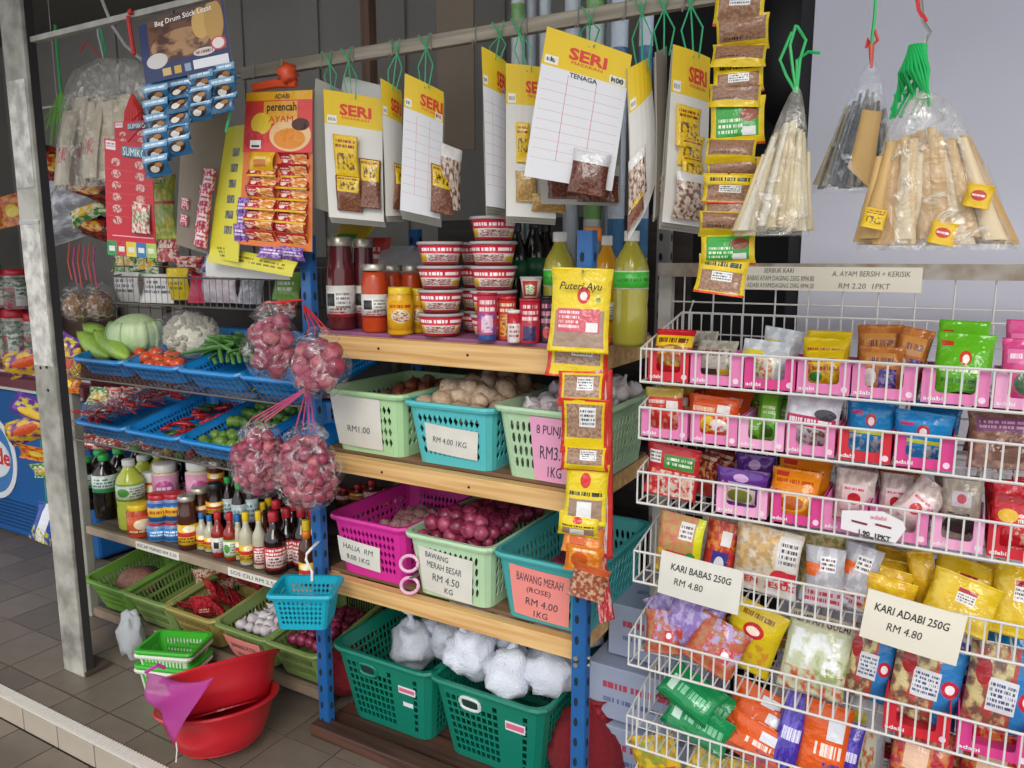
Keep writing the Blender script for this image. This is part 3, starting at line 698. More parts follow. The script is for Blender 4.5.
onion_bag('clear bag of small red onions, lower right onion bag', -1.655, 1.65, .855, .19, .27, .0225, 150, M_onb, (-1.755, 1.765, 1.19), 0, 4, M_tp)
random.seed(11)

# ================================================================== LEFT VEGETABLE RACK
M_wire = mat('rack_wire', '77706a', .5, .5); M_wireR = mat('rust_wire', '6a5a4c', .7)
RX0, RX1 = -3.2, -1.86
rack = thing('vegetable_rack', 'brown wire rack with blue vegetable trays above a shelf of bottles', 'rack', (-2.53, 2.1, 0))
def W_(o): o.location = Vector(o.location) - Vector((-2.53, 2.1, 0)); return o
def lattice(g, x0, x1, z0, z1, y, sp, r=.0014):
    n = int((x1-x0)/sp); h = z1-z0
    for i in range(n+1):
        x = x0 + i*sp
        for s in (1, -1):
            xa, xb = x, x + s*h
            g.tube([(xa, y, z0), (xb, y, z1)], r, 3, caps=False)
for zf in (1.125, .86):
    g = G(); g.tube([(RX0, 1.838, zf+.068), (RX1, 1.838, zf+.068)], .004, 6); g.tube([(RX0, 1.838, zf-.012), (RX1, 1.838, zf-.012)], .004, 6)
    W_(obj('tier_rail', g, M_wire, rack))
    g = G(); lattice(g, RX0, RX1, zf-.012, zf+.068, 1.838, .03, .0011); W_(obj('tier_mesh', g, M_wireR, rack))
    g = G()
    for i in range(46): x = RX0 + (RX1-RX0)*i/45; g.tube([(x, 1.838, zf-.012), (x, 2.3, zf+.1)], .0016, 3, caps=False)
    W_(obj('tier_floor_wires', g, M_wireR, rack))
for x in (RX0, RX1):
    for y in (1.9, 2.34): 
        if not (x == RX0 and y == 1.9): W_(obj('leg', G().box((x, y, .82), (.028, .028, 1.64)), M_wireR, rack))
M_shelfb = wood_mat('bottle_board', '6f6257', '50463d', 2)
W_(obj('bottle_shelf', G().box(((RX0+RX1)/2, 2.11, .445), (1.33, .44, .018)), M_shelfb, rack))
W_(bevel(obj('shelf_edge', G().box(((RX0+RX1)/2, 1.878, .44), (1.34, .02, .034)), mat('edge_strip', 'a3917c', .6, noise_s=14, noise_a=.1), rack), .003))
strip = [(-2.72, .27, 'KICAP MANIS RM 3.20'), (-2.17, .27, 'SOS CILI RM 2.50')]
for x, w, s in strip:
    c = [Vector((x-w/2, 1.866, .456)), Vector((x+w/2, 1.866, .456)), Vector((x+w/2, 1.866, .424)), Vector((x-w/2, 1.866, .424))]
    o, sf = sheet('price_strip', c, P_white, .001, parent=None, nu=1, nv=1, origin=Vector((-2.53, 2.1, 0))); o.parent = rack; o.location = (0,0,0)
    lettering(o, s, sf, .05, .3, .95, .75, INK, bold=.01)
W_(obj('bottom_shelf', G().box(((RX0+RX1)/2, 2.12, .06), (1.33, .46, .022)), M_shelfb, rack))
W_(obj('bottom_edge', G().box(((RX0+RX1)/2, 1.88, .065), (1.34, .02, .036)), mat('edge_strip2', '8a7864', .7, noise_s=14, noise_a=.1), rack))
c = [Vector((-2.78, 1.868, .082)), Vector((-2.56, 1.868, .082)), Vector((-2.56, 1.868, .05)), Vector((-2.78, 1.868, .05))]
o, sf = sheet('price_strip', c, P_white, .001, nu=1, nv=1, origin=Vector((-2.53, 2.1, 0))); o.parent = rack; o.location = (0,0,0)
lettering(o, 'BAWANG RM 2.00', sf, .05, .3, .95, .75, INK, bold=.01)

M_btray = mat('plastic_blue', '1a86cf', .35)
TT = 14; tn = math.tan(math.radians(TT))
trays = ['blue plastic tray holding gourds and the cabbage', 'blue plastic tray holding tomatoes and the wrapped cauliflower', 'blue plastic tray holding okra and leafy greens', 'blue plastic tray half hidden behind the upper left onion bag',
         'blue plastic tray of bagged chillies, lower row left end', 'blue plastic tray of loose red chillies, lower row', 'blue plastic tray of green limes, lower row', 'blue plastic tray behind the lower onion bags, lower row right end']
for k in range(8):
    i, row = k % 4, k // 4; zf = 1.197 if row == 0 else .932
    basket('vegetable_tray', trays[k], M_btray, (-2.96 + .325*i - .02*row, 2.06, zf - .073 + .21*tn), .315, .43, .075, taper=.86, ns=16, nd=20, nz=2, hole='rect', tilt=TT, cat='tray', band=.18, top=.24, group='blue vegetable trays')
def trz(row, y): return (1.197 if row == 0 else .932) - .068 + (y-1.85)*tn
# gourds, cabbage, cauliflower, tomatoes, okra
M_gourd = mat('gourd_green', 'a3c552', .4, noise_s=5, col2='8cb445')
gm = G().lathe([(0,-1),(.3,-.98),(.6,-.8),(.85,-.4),(.95,0),(.85,.45),(.6,.8),(.35,1.05),(.16,1.18),(0,1.2)], 12).mesh('gourd', smooth=True)
for (A, B, lab) in (((80,334,2.02),(110,358,1.9),'pale green gourd lying left in the first blue tray'), ((97,333,2.0),(129,359,1.88),'pale green gourd lying nearest the tomatoes'), ((86,326,2.1),(112,342,2.02),'pale green gourd lying behind the other two gourds')):
    A, B = at(*A), at(*B); d = B - A; t = thing('gourd', lab, 'gourd', (A+B)/2, d.to_track_quat('Z', 'Y').to_euler(), 'pale green gourds'); L = d.length/2.2
    obj('fruit', gm, M_gourd, t, scale=(.044, .044, -L)); obj('stem', G().lathe([(.008,0),(.006,.02),(.007,.03)], 6), mat('stem_green', '6b8038', .6), t, (0, 0, -L*1.18-.02))
p = at(137, 335, 2.03); M_cab = mat('cabbage', 'cfe3b6', .45, noise_s=9, col2='b2d094', bump=.4, bump_s=25)
t = thing('cabbage', 'round pale green cabbage resting in the blue tray', 'cabbage', p)
obj('head', blob_mesh('cabbage_head', 1, 24, 18, .05, 2, 3, 1, 1, .85), M_cab, t, scale=(.115, .115, .105))
for k in range(7):
    a = 2*PI*k/7 - 1.9; g = G(); n = 8
    for j in range(n+1):
        for i in range(n+1):
            u, v = (i/n-.5)*1.5, (j/n)*1.5-.9; th = a + u; ph = v
            rr = .1165 + .0025*math.sin(u*9+k) + .004*abs(u)**3*2
            g.V.append((rr*math.cos(ph)*math.cos(th), rr*math.cos(ph)*math.sin(th), .88*rr*math.sin(ph)))
    for j in range(n):
        for i in range(n): q = j*(n+1)+i; g.face((q, q+1, q+n+2, q+n+1))
    solidify(obj('leaf', g.mesh('leaf', smooth=True), M_cab, t), .0025)
p = at(192, 336, 2.03); t = thing('cauliflower', 'white cauliflower wrapped in clear plastic in the blue tray', 'cauliflower', p)
M_cau = mat('cauliflower_curd', 'f0ead6', .7, noise_s=40, noise_a=.05, bump=.8, bump_s=60)
fl = blob_mesh('floret', 1, 10, 8, .25, 3, 5); random.seed(3)
obj('curd_core', blob_mesh('curd_core', .1, 16, 12, .05, 2, 1, 1.1, 1, .9), M_cau, t)
for k in range(190):
    z = random.uniform(-.45, 1); a = random.uniform(0, 2*PI); q = math.sqrt(max(0, 1-z*z))
    s = random.uniform(.009, .014); obj('floret', fl, M_cau, t, (.1*q*math.cos(a), .095*q*math.sin(a), .086*z), (a, z, 0), (s, s, s))
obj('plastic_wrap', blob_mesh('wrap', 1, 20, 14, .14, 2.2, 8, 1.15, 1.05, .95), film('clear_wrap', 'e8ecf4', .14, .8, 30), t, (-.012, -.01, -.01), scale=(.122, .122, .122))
for k, (px, py) in enumerate(((136, 362), (147, 358), (151, 365), (159, 360), (163, 366), (170, 362), (178, 364), (141, 354), (172, 356), (156, 353))):
    Y = 1.88 + (366-py)*.006; p = at(px, py, Y)
    t = thing('tomato', 'ripe red tomato lying below the cauliflower', 'tomato', p, (random.uniform(-.6, .6), random.uniform(-.6, .6), k), 'tomatoes in the blue tray')
    obj('fruit', tom_me, M_tom, t, scale=(.03, .03, .03)); obj('calyx', G().lathe([(0,0),(.008,.002),(.012,.006),(.004,.004),(0,.008)], 6), mat('stem_green', '6b8038', .6), t, (0, 0, .02))
M_ok = mat('okra_green', '5f8f45', .5, noise_s=8, col2='47753a')
okm = G().lathe([(0,0),(.007,.006),(.009,.05),(.007,.1),(.003,.14),(0,.15)], 6).mesh('okra', smooth=True)
for k in range(16):
    px = 216 + (k % 8)*6; py = 364 - (k//8)*8 - (k % 3); p = at(px, py, 1.9 + .06*(k//8))
    tag(obj('okra_pod', okm, M_ok, None, p, (1.35+random.uniform(-.2,.2), 0, -1.9+random.uniform(-.5, .5))), 'green okra pod lying in the third blue tray', 'okra', 'okra pods')
lf = G()
for i in range(7):
    x = i/6; w = .02*math.sin(PI*x**.8)+.001
    for s in (-1, 0, 1): lf.V.append((s*w, .01*abs(s)-.02*x*x, .14*x))
for i in range(6):
    for s in range(2): q = i*3+s; lf.face((q, q+1, q+4, q+3))
lfm = lf.mesh('leaf', smooth=True)
for k in range(3):
    t = thing('leafy_green', 'bunch of dark leafy greens behind the okra', 'greens', at(228+14*k, 352-2*k, 2.02), (0, 0, 0), 'leafy greens')
    for q in range(9): solidify(obj('leaf', lfm, M_ok, t, (random.uniform(-.03,.03), random.uniform(-.03,.03), 0), (random.uniform(.9, 1.6), random.uniform(-.6,.6), random.uniform(-2.2, 1.2))), .0012)
# lower trays
for k in range(40):
    i, j = k % 8, k // 8; x = -2.46 + .033*i + random.uniform(-.008, .008) + .02; y = 1.9 + .07*j + random.uniform(-.012, .012)
    pop('lime', lime_me, M_lime, x, y, trz(1, y)+.03+random.uniform(0, .018)+(.02 if j > 1 else 0), .023, 'green lime lying in the lower blue tray', 'lime', 'limes in the blue tray')
ch = G(); pts = [(0,0,0),(.004,0,.02),(.012,0,.045),(.026,0,.07)]; ch.tube(pts, [.007,.0075,.006,.001], 6); chm = ch.mesh('chilli', smooth=True)
M_chr = mat('chilli_red', 'b8242a', .25); M_chg = mat('chilli_green', '3f6f33', .3)
for k in range(64):
    green = k % 5 == 0; x = -2.74 + random.uniform(0, .22); y = 1.93 + random.uniform(0, .3)
    tag(obj('chilli_pepper', chm, M_chg if green else M_chr, None, (x, y, trz(1, y)+.012+random.uniform(0, .03)), (random.uniform(1.2, 1.9), random.uniform(-.3,.3), random.uniform(0, 6.3))), 'small green chilli among the loose red chillies' if green else 'loose red chilli in the second lower blue tray', 'chilli', 'loose chillies')
M_crb = mat('bag_red_content', 'a5222a', .4, noise_s=30, col2='5e1a1c')
for k, (px, py, Y) in enumerate(((108, 412, 1.93), (124, 407, 1.98), (140, 402, 2.05), (156, 396, 2.12), (96, 415, 1.9), (172, 392, 2.16))):
    t = thing('chilli_bag', 'knotted clear bag of red chillies in the lower left blue tray', 'bag', at(px, py, Y), (0, 0, k), 'bagged chillies')
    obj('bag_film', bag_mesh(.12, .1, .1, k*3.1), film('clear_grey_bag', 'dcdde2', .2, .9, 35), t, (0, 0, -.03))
    [obj('chilli', chm, M_chr, t, (random.uniform(-.035,.035), random.uniform(-.03,.03), random.uniform(-.02,.025)), (random.uniform(1.1, 2), 0, random.uniform(0, 6.3))) for q in range(14)]

# ------------------------------------------------------------------ bottles and jars
_lm = {}
def lathe_cached(key, prof, n=16):
    if key not in _lm: _lm[key] = G().lathe(prof, n).mesh(key[0], smooth=True); 
    return _lm[key]
def q3(v): return round(v*500)/500
def bottle(name, label, cat, x, y, z, r, h, body, cap, lab=None, kind='sauce', group=None, lz=(.12, .5), neckband=None, lid_h=None, rz=None):
    r, h = q3(r), q3(h); t = thing(name, label, cat, (x, y, z), (0, 0, (math.atan2(-x, y) + random.uniform(-.35, .35)) if rz is None else rz), group)
    if kind == 'sauce': pf = [(0,0),(.9*r,0),(r,.02*h),(r,.52*h),(.9*r,.6*h),(.5*r,.7*h),(.4*r,.76*h),(.38*r,.9*h)]; cr, c0 = .46*r, .84*h
    elif kind == 'soda': pf = [(0,0),(.82*r,0),(.98*r,.04*h),(r,.3*h),(.96*r,.36*h),(r,.42*h),(r,.66*h),(.88*r,.75*h),(.5*r,.85*h),(.36*r,.9*h),(.36*r,.96*h)]; cr, c0 = .44*r, .91*h
    elif kind == 'tall': pf = [(0,0),(.92*r,0),(r,.02*h),(r,.62*h),(.96*r,.68*h),(.86*r,.74*h),(.8*r,.9*h),(.78*r,.95*h)]; cr, c0 = .84*r, .9*h
    else: pf = [(0,0),(.9*r,0),(r,.03*h),(r,.74*h),(.88*r,.82*h),(.84*r,.88*h)]; cr, c0 = .9*r, (.82*h if not lid_h else h*(1-lid_h))
    obj('bottle_body' if kind != 'jar' else 'jar_body', lathe_cached((kind+'_body', r, h), pf), body, t)
    obj('cap' if kind != 'jar' else 'lid', lathe_cached(('cap', kind, r, h, lid_h), [(cr*.98, c0), (cr, c0+.002), (cr, h-.002), (cr*.92, h), (0, h)]), cap, t)
    if lab:
        e = 1.012; l0, l1 = lz[0]*h, lz[1]*h
        obj('paper_label', lathe_cached(('paper_label', r, h, lz), [(r*e, l0), (r*e, l1)]) if True else None, lab, t)
    if neckband: obj('neck_band', lathe_cached(('neck_band', r, h), [(.52*r, .72*h), (.45*r, .84*h)]), neckband, t)
    return t
soy = mat('soy_dark', '1e0f0c', .12, spec=.7); cola = mat('cola_dark', '17100e', .12, spec=.7); limec = mat('lime_cordial', 'aaa23c', .15, spec=.6); limep = mat('lime_pale', 'c3cf4e', .15, spec=.6)
chis = mat('chilli_sauce', '8f2418', .15, spec=.6); brn = mat('brown_sauce', '4a2414', .15, spec=.6); oil = mat('cooking_oil', 'd9961e', .12, spec=.6); org = mat('orange_jar', 'b9421c', .25); bluej = mat('blue_jar', '6f86ad', .3)
clr = mat('vinegar', 'b9b59c', .12, spec=.6); winered = mat('dark_red_bottle', '5e2428', .15, spec=.6); pinkish = mat('rose_content', 'c49a94', .3)
c_g = mat('cap_green', '1f9e45', .35); c_r = mat('cap_red', 'b92432', .35); c_y = mat('cap_yellow', 'e0bc20', .35); c_b = mat('cap_blue', '2a6fb0', .35); c_w = mat('cap_white', 'e3e2dc', .4); c_k = mat('cap_black', '1d1c20', .4); c_m = mat('cap_metal', 'b9b3a6', .35, .6); c_o = mat('cap_orange', 'e07a1e', .35)
L_soda = pr('lab_soda', 'cfd9d2', [('r',0,0,1,.25,'3fa66a'),('t',.3,.3,.7,.85,'47706a',3)]); L_lime = pr('lab_lime', '7fae3a', [('r',.3,.1,.7,.9,'d8ddcf'),('e',.35,.25,.5,.75,'4f9a3a'),('t',.5,.2,.68,.8,'40604a',4)])
L_yel = pr('lab_yel', 'e2bb2c', [('r',0,.4,1,.62,'c5302a'),('t',.3,.1,.7,.38,'6a3a1c',2),('e',.4,.62,.6,.95,'f0e4c0')]); L_red = pr('lab_red', 'b82630', [('r',.3,.1,.7,.6,'e8ddd6'),('t',.3,.62,.7,.95,'f3e6df',2),('t',.33,.15,.67,.55,'8a2430',3)])
L_wht = pr('lab_wht', 'dedad3', [('r',.36,.35,.48,.75,'2a2a2a'),('t',.5,.25,.66,.8,'55606a',4),('r',0,0,1,.1,'b8303a'),('t',.4,.1,.6,.3,'a0303a',2)]); L_blue = pr('lab_blue', '2e62a8', [('r',.3,.25,.7,.75,'e3b62a'),('t',.35,.35,.65,.65,'a8282a',1)]); L_pink = pr('lab_pink', 'e0a0bc', [('e',.38,.2,.62,.8,'c04a94'),('t',.4,.4,.6,.6,'f3e3ee',1)])
L_or = pr('lab_or', 'cf5a26', [('e',.38,.25,.62,.85,'e8d2b0'),('t',.3,.05,.7,.25,'f3ead0',1)]); L_bb = pr('lab_bb', '2d7fc0', [('t',.35,.3,.65,.8,'eaf0f5',2)]); L_grn = pr('lab_green', '46c03c', [('t',.3,.35,.7,.65,'2f8f30',1),('r',0,0,1,.08,'e6e9d0'),('r',0,.92,1,1,'e6e9d0')]); L_grw = pr('lab_grw', 'aebfc0', [('t',.35,.2,.65,.8,'4a6a72',3)])
SZ = .456
def bot(px, w, yt, Y, label, body, cap, lab, kind='sauce', grp=None, name='sauce_bottle', cat='bottle', z=SZ, **k):
    p = at(px, yt, Y); r = w/2*(p - cam.location).dot(_f)/FPX*.97
    return bottle(name, label, cat, p.x, Y, z, r, p.z - z, body, cap, lab, kind, grp, **k)
gs = 'dark soda bottles with green caps on the bottle shelf'
for px, yt, Y in ((86, 457, 2.03), (103, 454, 1.99), (118, 448, 2.12), (136, 446, 2.2), (99, 450, 2.15), (150, 452, 2.22)): bot(px, 25, yt, Y, 'dark soda bottle with green cap and pale label on the bottle shelf', cola, c_g, L_soda, 'soda', gs, 'soda_bottle', lz=(.44, .7), neckband=c_g)
bot(128, 28, 459, 1.96, 'yellow-green cordial bottle with white cap at the front of bottle shelf', limep, c_w, L_lime, 'soda', None, 'cordial_bottle', lz=(.44, .68))
bot(142, 25, 455, 2.1, 'yellow-green cordial bottle with white cap behind the front one', limep, c_w, L_lime, 'soda', None, 'cordial_bottle', lz=(.42, .66))
bot(158, 25, 451, 2.15, 'yellow-green cordial bottle with white cap farthest back', limec, c_w, L_lime, 'soda', None, 'cordial_bottle', lz=(.42, .66))
bot(138, 24, 503, 1.92, 'orange paste jar with yellow lid at the shelf edge', org, c_y, L_or, 'jar', None, 'paste_jar', 'jar', lz=(.12, .66))
def stackj(px, yt, ym, Y, nm):
    a = bot(px, 22, ym, Y, 'lower blue jar with red lid, %s stack on bottle shelf' % nm, bluej, c_r, L_bb, 'jar', None, 'paste_jar', 'jar', lz=(.1, .7))
    zt = at(px, ym, Y).z; bot(px, 22, yt, Y, 'upper blue jar with red lid and yellow label, %s stack on bottle shelf' % nm, bluej, c_r, L_blue, 'jar', None, 'paste_jar', 'jar', z=zt, lz=(.08, .72))
stackj(158, 493, 520, 1.93, 'left'); stackj(174, 492, 519, 1.96, 'right')
bot(150, 17, 472, 2.05, 'small jar with white lid and orange label behind blue jars', org, c_w, L_yel, 'jar', None, 'paste_jar', 'jar', lz=(.4, .78))
bot(164, 26, 463, 2.08, 'tall pale jar with white lid and pink label, left one', mat('pickle_pale', 'c9c09a', .3), c_w, L_pink, 'jar', None, 'pickle_jar', 'jar', lid_h=.12, lz=(.4, .84))
bot(197, 25, 460, 2.08, 'tall pale jar with white lid and pink label, right one', mat('pickle_pale', 'c9c09a', .3), c_w, L_pink, 'jar', None, 'pickle_jar', 'jar', lid_h=.12, lz=(.4, .84))
bot(186, 21, 495, 1.93, 'brown sauce bottle with yellow neck band beside the blue jars', brn, c_m, L_yel, 'tall', None, lz=(.1, .48), neckband=c_y)
bot(199, 19, 487, 2.0, 'brown sauce bottle with orange label behind the yellow banded one', brn, c_m, L_yel, 'tall', None, lz=(.5, .7))
bot(214, 19, 482, 2.0, 'dark sauce bottle with broad yellow neck label', soy, c_k, L_yel, 'tall', None, lz=(.55, .72))
bot(215, 17, 460, 2.1, 'small brown bottle with yellow label at the back of the shelf', brn, c_m, L_yel, 'tall', None, lz=(.66, .84))
for px, yt, Y in ((227, 477, 2.04), (238, 482, 2.0), (249, 475, 2.04), (235, 472, 2.1), (246, 470, 2.13)): bot(px, 16, yt, Y, 'small dark bottle with green cap and grey label', soy, c_g, L_grw, 'soda', 'small green capped bottles', lz=(.4, .7), neckband=c_g)
for px, yt in ((201, 513), (209, 515), (237, 514)): bot(px, 13, yt, 1.95, 'slim bottle with blue cap and yellow label', clr, c_b, L_yel, 'sauce', 'blue capped slim bottles', lz=(.08, .42))
for px, yt in ((217, 512), (229, 512)): bot(px, 15, yt, 1.93, 'slim sauce bottle with red cap and pale label', chis, c_r, L_wht if px < 220 else L_lime, 'sauce', 'red capped slim bottles', lz=(.08, .45))
for px, yt in ((245, 512), (258, 511)): bot(px, 15, yt, 1.93, 'slim clear bottle with yellow cap', clr, c_y, L_yel if px < 250 else L_red, 'sauce', 'yellow capped slim bottles', lz=(.08, .4))
bot(273, 23, 511, 1.93, 'large soy bottle with red cap and red white label at the shelf edge', soy, c_r, L_red, 'sauce', None, lz=(.08, .45))
for px, yt, Y in ((286, 508, 1.99), (301, 506, 2.0), (312, 508, 2.03), (276, 500, 2.08), (292, 502, 2.1), (308, 500, 2.12)): bot(px, 21, yt, Y, 'dark soy bottle with red cap behind the shelf edge', soy, c_r, L_red, 'sauce', 'dark soy bottles with red caps', lz=(.1, .5))
bot(306, 19, 520, 1.92, 'sauce bottle with yellow cap and yellow base label beside blue upright', brn, c_y, L_yel, 'sauce', None, lz=(.05, .35), neckband=c_o)
for px, yt, Y in ((262, 502, 2.08), (268, 498, 2.12), (252, 500, 2.14)): bot(px, 15, yt, Y, 'slim bottle with yellow cap in the back row', brn, c_y, None, 'sauce', 'yellow capped bottles in back row')
for i, (px, yt) in enumerate(((168,448),(180,452),(190,447),(206,450),(222,455),(232,452),(244,457),(256,460),(266,470),(280,478),(292,482),(304,486))): bot(px, 18, yt, 2.24, ['dark bottle with yellow cap in the last row of bottle shelf', 'dark bottle with green cap in the last row of bottle shelf', 'dark bottle with red cap in the last row of bottle shelf'][i % 3], soy, (c_y, c_g, c_r)[i % 3], (L_yel, L_grw, L_red)[i % 3], 'sauce', 'last row of the bottle shelf', lz=(.2, .5))
# bottles glimpsed beyond the upright, on a second board behind the magenta basket
for i, px in enumerate((344, 358, 372, 386, 400, 337, 350, 365)): bot(px, 18, 488 - (i % 3)*4, 2.36 + .06*(i//5), 'dark bottle with red cap glimpsed behind the magenta basket', brn, c_r, L_yel if i % 2 else L_red, 'sauce', 'bottles behind the magenta basket', lz=(.5, .72), z=.57)
tag(obj('rear_board', G().box((-1.7, 2.42, .56), (.9, .16, .02)), M_shelfb), 'narrow brown board behind the magenta basket carrying bottles', 'shelf')

# ------------------------------------------------------------------ baskets under the bottles
zb = .072
def sol2(si, k, n, j, nz): return False
data = [(-3.07, .30, B_gr, 'leaf green basket with a pumpkin half, beside the support post', 'oval'), (-2.80, .30, B_ol, 'empty olive green basket on the bottom shelf next to the post', 'rect'), (-2.53, .31, B_tan, 'khaki basket of red packets on the bottom shelf', 'rect'), (-2.235, .30, B_ol, 'olive green basket with pink note holding garlic', 'rect'), (-1.98, .27, B_ol, 'olive green basket of dark onions behind the cyan hanging basket', 'rect')]
bks = []
for x, w, m, lab, h in data: bks.append(basket('storage_basket', lab, m, (x, 2.07, zb+.035), w-.025, .40, .15, taper=.82, ns=14, nd=18, nz=2 if h == 'rect' else 3, hole=h, band=.16, top=.2, tilt=9))
note(bks[3], [('BAWANG PUTIH', .1, .55, .9, .8), ('RM 7.00', .2, .15, .75, .4)], P_salmon, .05, -.02, .8, .7, roll=0)
t = thing('pumpkin_half', 'pinkish brown pumpkin half in the leaf green basket', 'pumpkin', (-3.02, 1.97, .2), (.5, 0, .3))
obj('flesh', blob_mesh('pumpkin_flesh', 1, 18, 12, .08, 1.5, 2, 1.2, 1, .85), mat('pumpkin_pink', '9a6a58', .6, noise_s=6, col2='7f5648'), t, scale=(.075, .075, .075))
obj('rind', blob_mesh('pumpkin_rind', 1, 18, 12, .08, 1.5, 2, 1.2, 1, .85), mat('pumpkin_rind', '4f4637', .6, noise_s=10, col2='3c3527'), t, (.01, .02, -.018), scale=(.075, .075, .072))
heap('garlic_bulb', gar_me, M_gar, -2.235, 2.07, .21, .32, .195, .02, .024, 'whitish garlic bulb in the olive basket with pink note', 'garlic', 'garlic in the olive basket', 1)
heap('dark_onion', onion_me, [M_on[0], M_on[2]], -1.98, 2.08, .19, .32, .2, .03, .024, 'dark red onion in the olive basket behind the hanging basket', 'onion', 'onions in the right olive basket', 1)
M_rp = pr('dry_chilli_pack', '8e1d26', [('b',0,0,1,1,'b5333a',9),('t',.3,.4,.7,.6,'d8c9b0',2)], rough=.2)
random.seed(5)
for k in range(9):
    x = -2.62 + (k % 3)*.085; y = 1.93 + (k//3)*.1; z = .2 + .02*(k//3) + random.uniform(0, .02); s = .05
    R = Euler((random.uniform(.5, 1.2), random.uniform(-.4, .4), random.uniform(-.8, .8))).to_matrix()
    o, _ = pillow('dried_chilli_packet', [Vector((x, y, z)) + R @ Vector((a*s, 0, b*s*1.2)) for a, b in ((-1,1),(1,1),(1,-1),(-1,-1))], M_rp, .03)
    tag(o, 'shiny red packet of dried chillies in the khaki basket', 'packet', 'dried chilli packets in the khaki basket')
for k in range(3):
    x = -2.72 + .05*k; y = 2.08 + .04*k; R = Euler((.3, 0, .5)).to_matrix()
    o, _ = pillow('dried_chilli_packet', [Vector((x, y, .24)) + R @ Vector((a*.05, 0, b*.055)) for a, b in ((-1,1),(1,1),(1,-1),(-1,-1))], pr('candy_pack', 'a83040', [('b',0,0,1,1,'d8b050',8),('b',0,0,1,1,'e6d8d0',14)], rough=.2), .03)
    tag(o, 'red and yellow sachet at the back of the khaki basket', 'packet', 'sachets behind the dried chillies')
tag(obj('crumpled_paper', blob_mesh('crumpled_paper', 1, 16, 12, .5, 2.5, 4, .7, .5, 1.3), mat('paper_crumple', 'bcc0c4', .8, bump=.5, bump_s=40), None, (-2.79, 1.77, .1), (0, 0, .4), (.075, .075, .075)), 'crumpled white paper on the floor at the foot of the post', 'paper')

# ------------------------------------------------------------------ small green baskets and red basins on the floor
M_sg = mat('plastic_bright_green', '3fae2e', .4); 
M_sw = mat('plastic_offwhite', 'd3d8c8', .4)
for k, (z, mm_) in enumerate(((0, M_sw), (.018, M_sg), (.064, M_sw), (.082, M_sg))):
    basket('small_basket', ['white small basket at the very bottom of the stack on the floor', 'green small basket second from the bottom of the stack', 'white small basket just under the topmost green one', 'topmost green small basket of the stack on the floor'][k], mm_, (-2.455 + .004*k, 1.72, .003 + z), .205, .15, .10, taper=.86, ns=12, nd=9, nz=2, hole='oval', rz=.3 + .03*k, group='stacked small baskets')
M_red = mat('plastic_red', 'c4202c', .3, noise_s=3, noise_a=.05)
bprof = [(0,.004),(.13,.004),(.145,.012),(.172,.06),(.19,.105),(.205,.112),(.205,.119),(.186,.117),(.166,.062),(.138,.018),(.12,.012),(0,.012)]
bme = G().lathe([(r*.93, z*1.22) for r, z in bprof], 48, caps=False).mesh('basin', smooth=True)
_tilt = (Matrix.Rotation(math.radians(-27), 3, _r) @ Matrix.Rotation(math.radians(-15), 3, Vector((_f.x, _f.y, 0)).normalized())).to_euler(); _tilt2 = (Matrix.Rotation(math.radians(-10), 3, _r) @ Matrix.Rotation(math.radians(-5), 3, Vector((_f.x, _f.y, 0)).normalized())).to_euler()
for nm, loc, rot in (('lower', (-2.005, 1.555, .022), _tilt2), ('upper', (-2.02, 1.60, .11), _tilt)):
    t = thing('basin', 'red plastic basin, %s one of the two on the floor' % nm, 'basin', loc, rot); obj('bowl', bme, M_red, t)
    obj('rim_bead', G().tube([(.1907*math.cos(a), .1907*math.sin(a), .141) for a in [2*PI*k/40 for k in range(40)]], .006, 6, closed=True), M_red, t)
    obj('foot_ring', G().lathe([(.108,0),(.118,0),(.118,.01),(.108,.01)], 32), M_red, t)
g = G(); n = 12; A, B_, C_, D_ = at(146, 672, 1.42), at(210, 678, 1.36), at(176, 742, 1.33), at(150, 700, 1.38)
mm = mat('magenta_mesh', 'bb3f9c', .5, alpha=.6)
t = thing('mesh_bag', 'magenta net bag draped over the edge of red basins', 'bag', (D_ + C_)/2)
o0 = (D_ + C_)/2
for j in range(n+1):
    for i in range(n+1):
        u, v = i/n, j/n; p = (A*(1-u) + B_*u)*(1-v) + (D_*(1-u) + C_*u)*v + Vector((.012*math.sin(u*9), -.015*math.sin(v*PI)+.01*math.sin(u*7+v*5), -.02*math.sin(PI*u)*(1-v))); g.V.append(tuple(p-o0))
for j in range(n):
    for i in range(n): q = j*(n+1)+i; g.face((q, q+1, q+n+2, q+n+1))
solidify(obj('net', g.mesh('net', smooth=True), mm, t), .001)
obj('handle_cord', G().tube([A-o0, at(158, 665, 1.42)-o0, at(165, 668, 1.44)-o0], .006, 6), mat('magenta_solid', 'b8379a', .5), t)
obj('draw_cord', G().tube([C_-o0, at(177, 750, 1.33)-o0, at(176, 762, 1.33)-o0], .002, 5), mat('white_plastic', 'e5e5e2', .4), t)
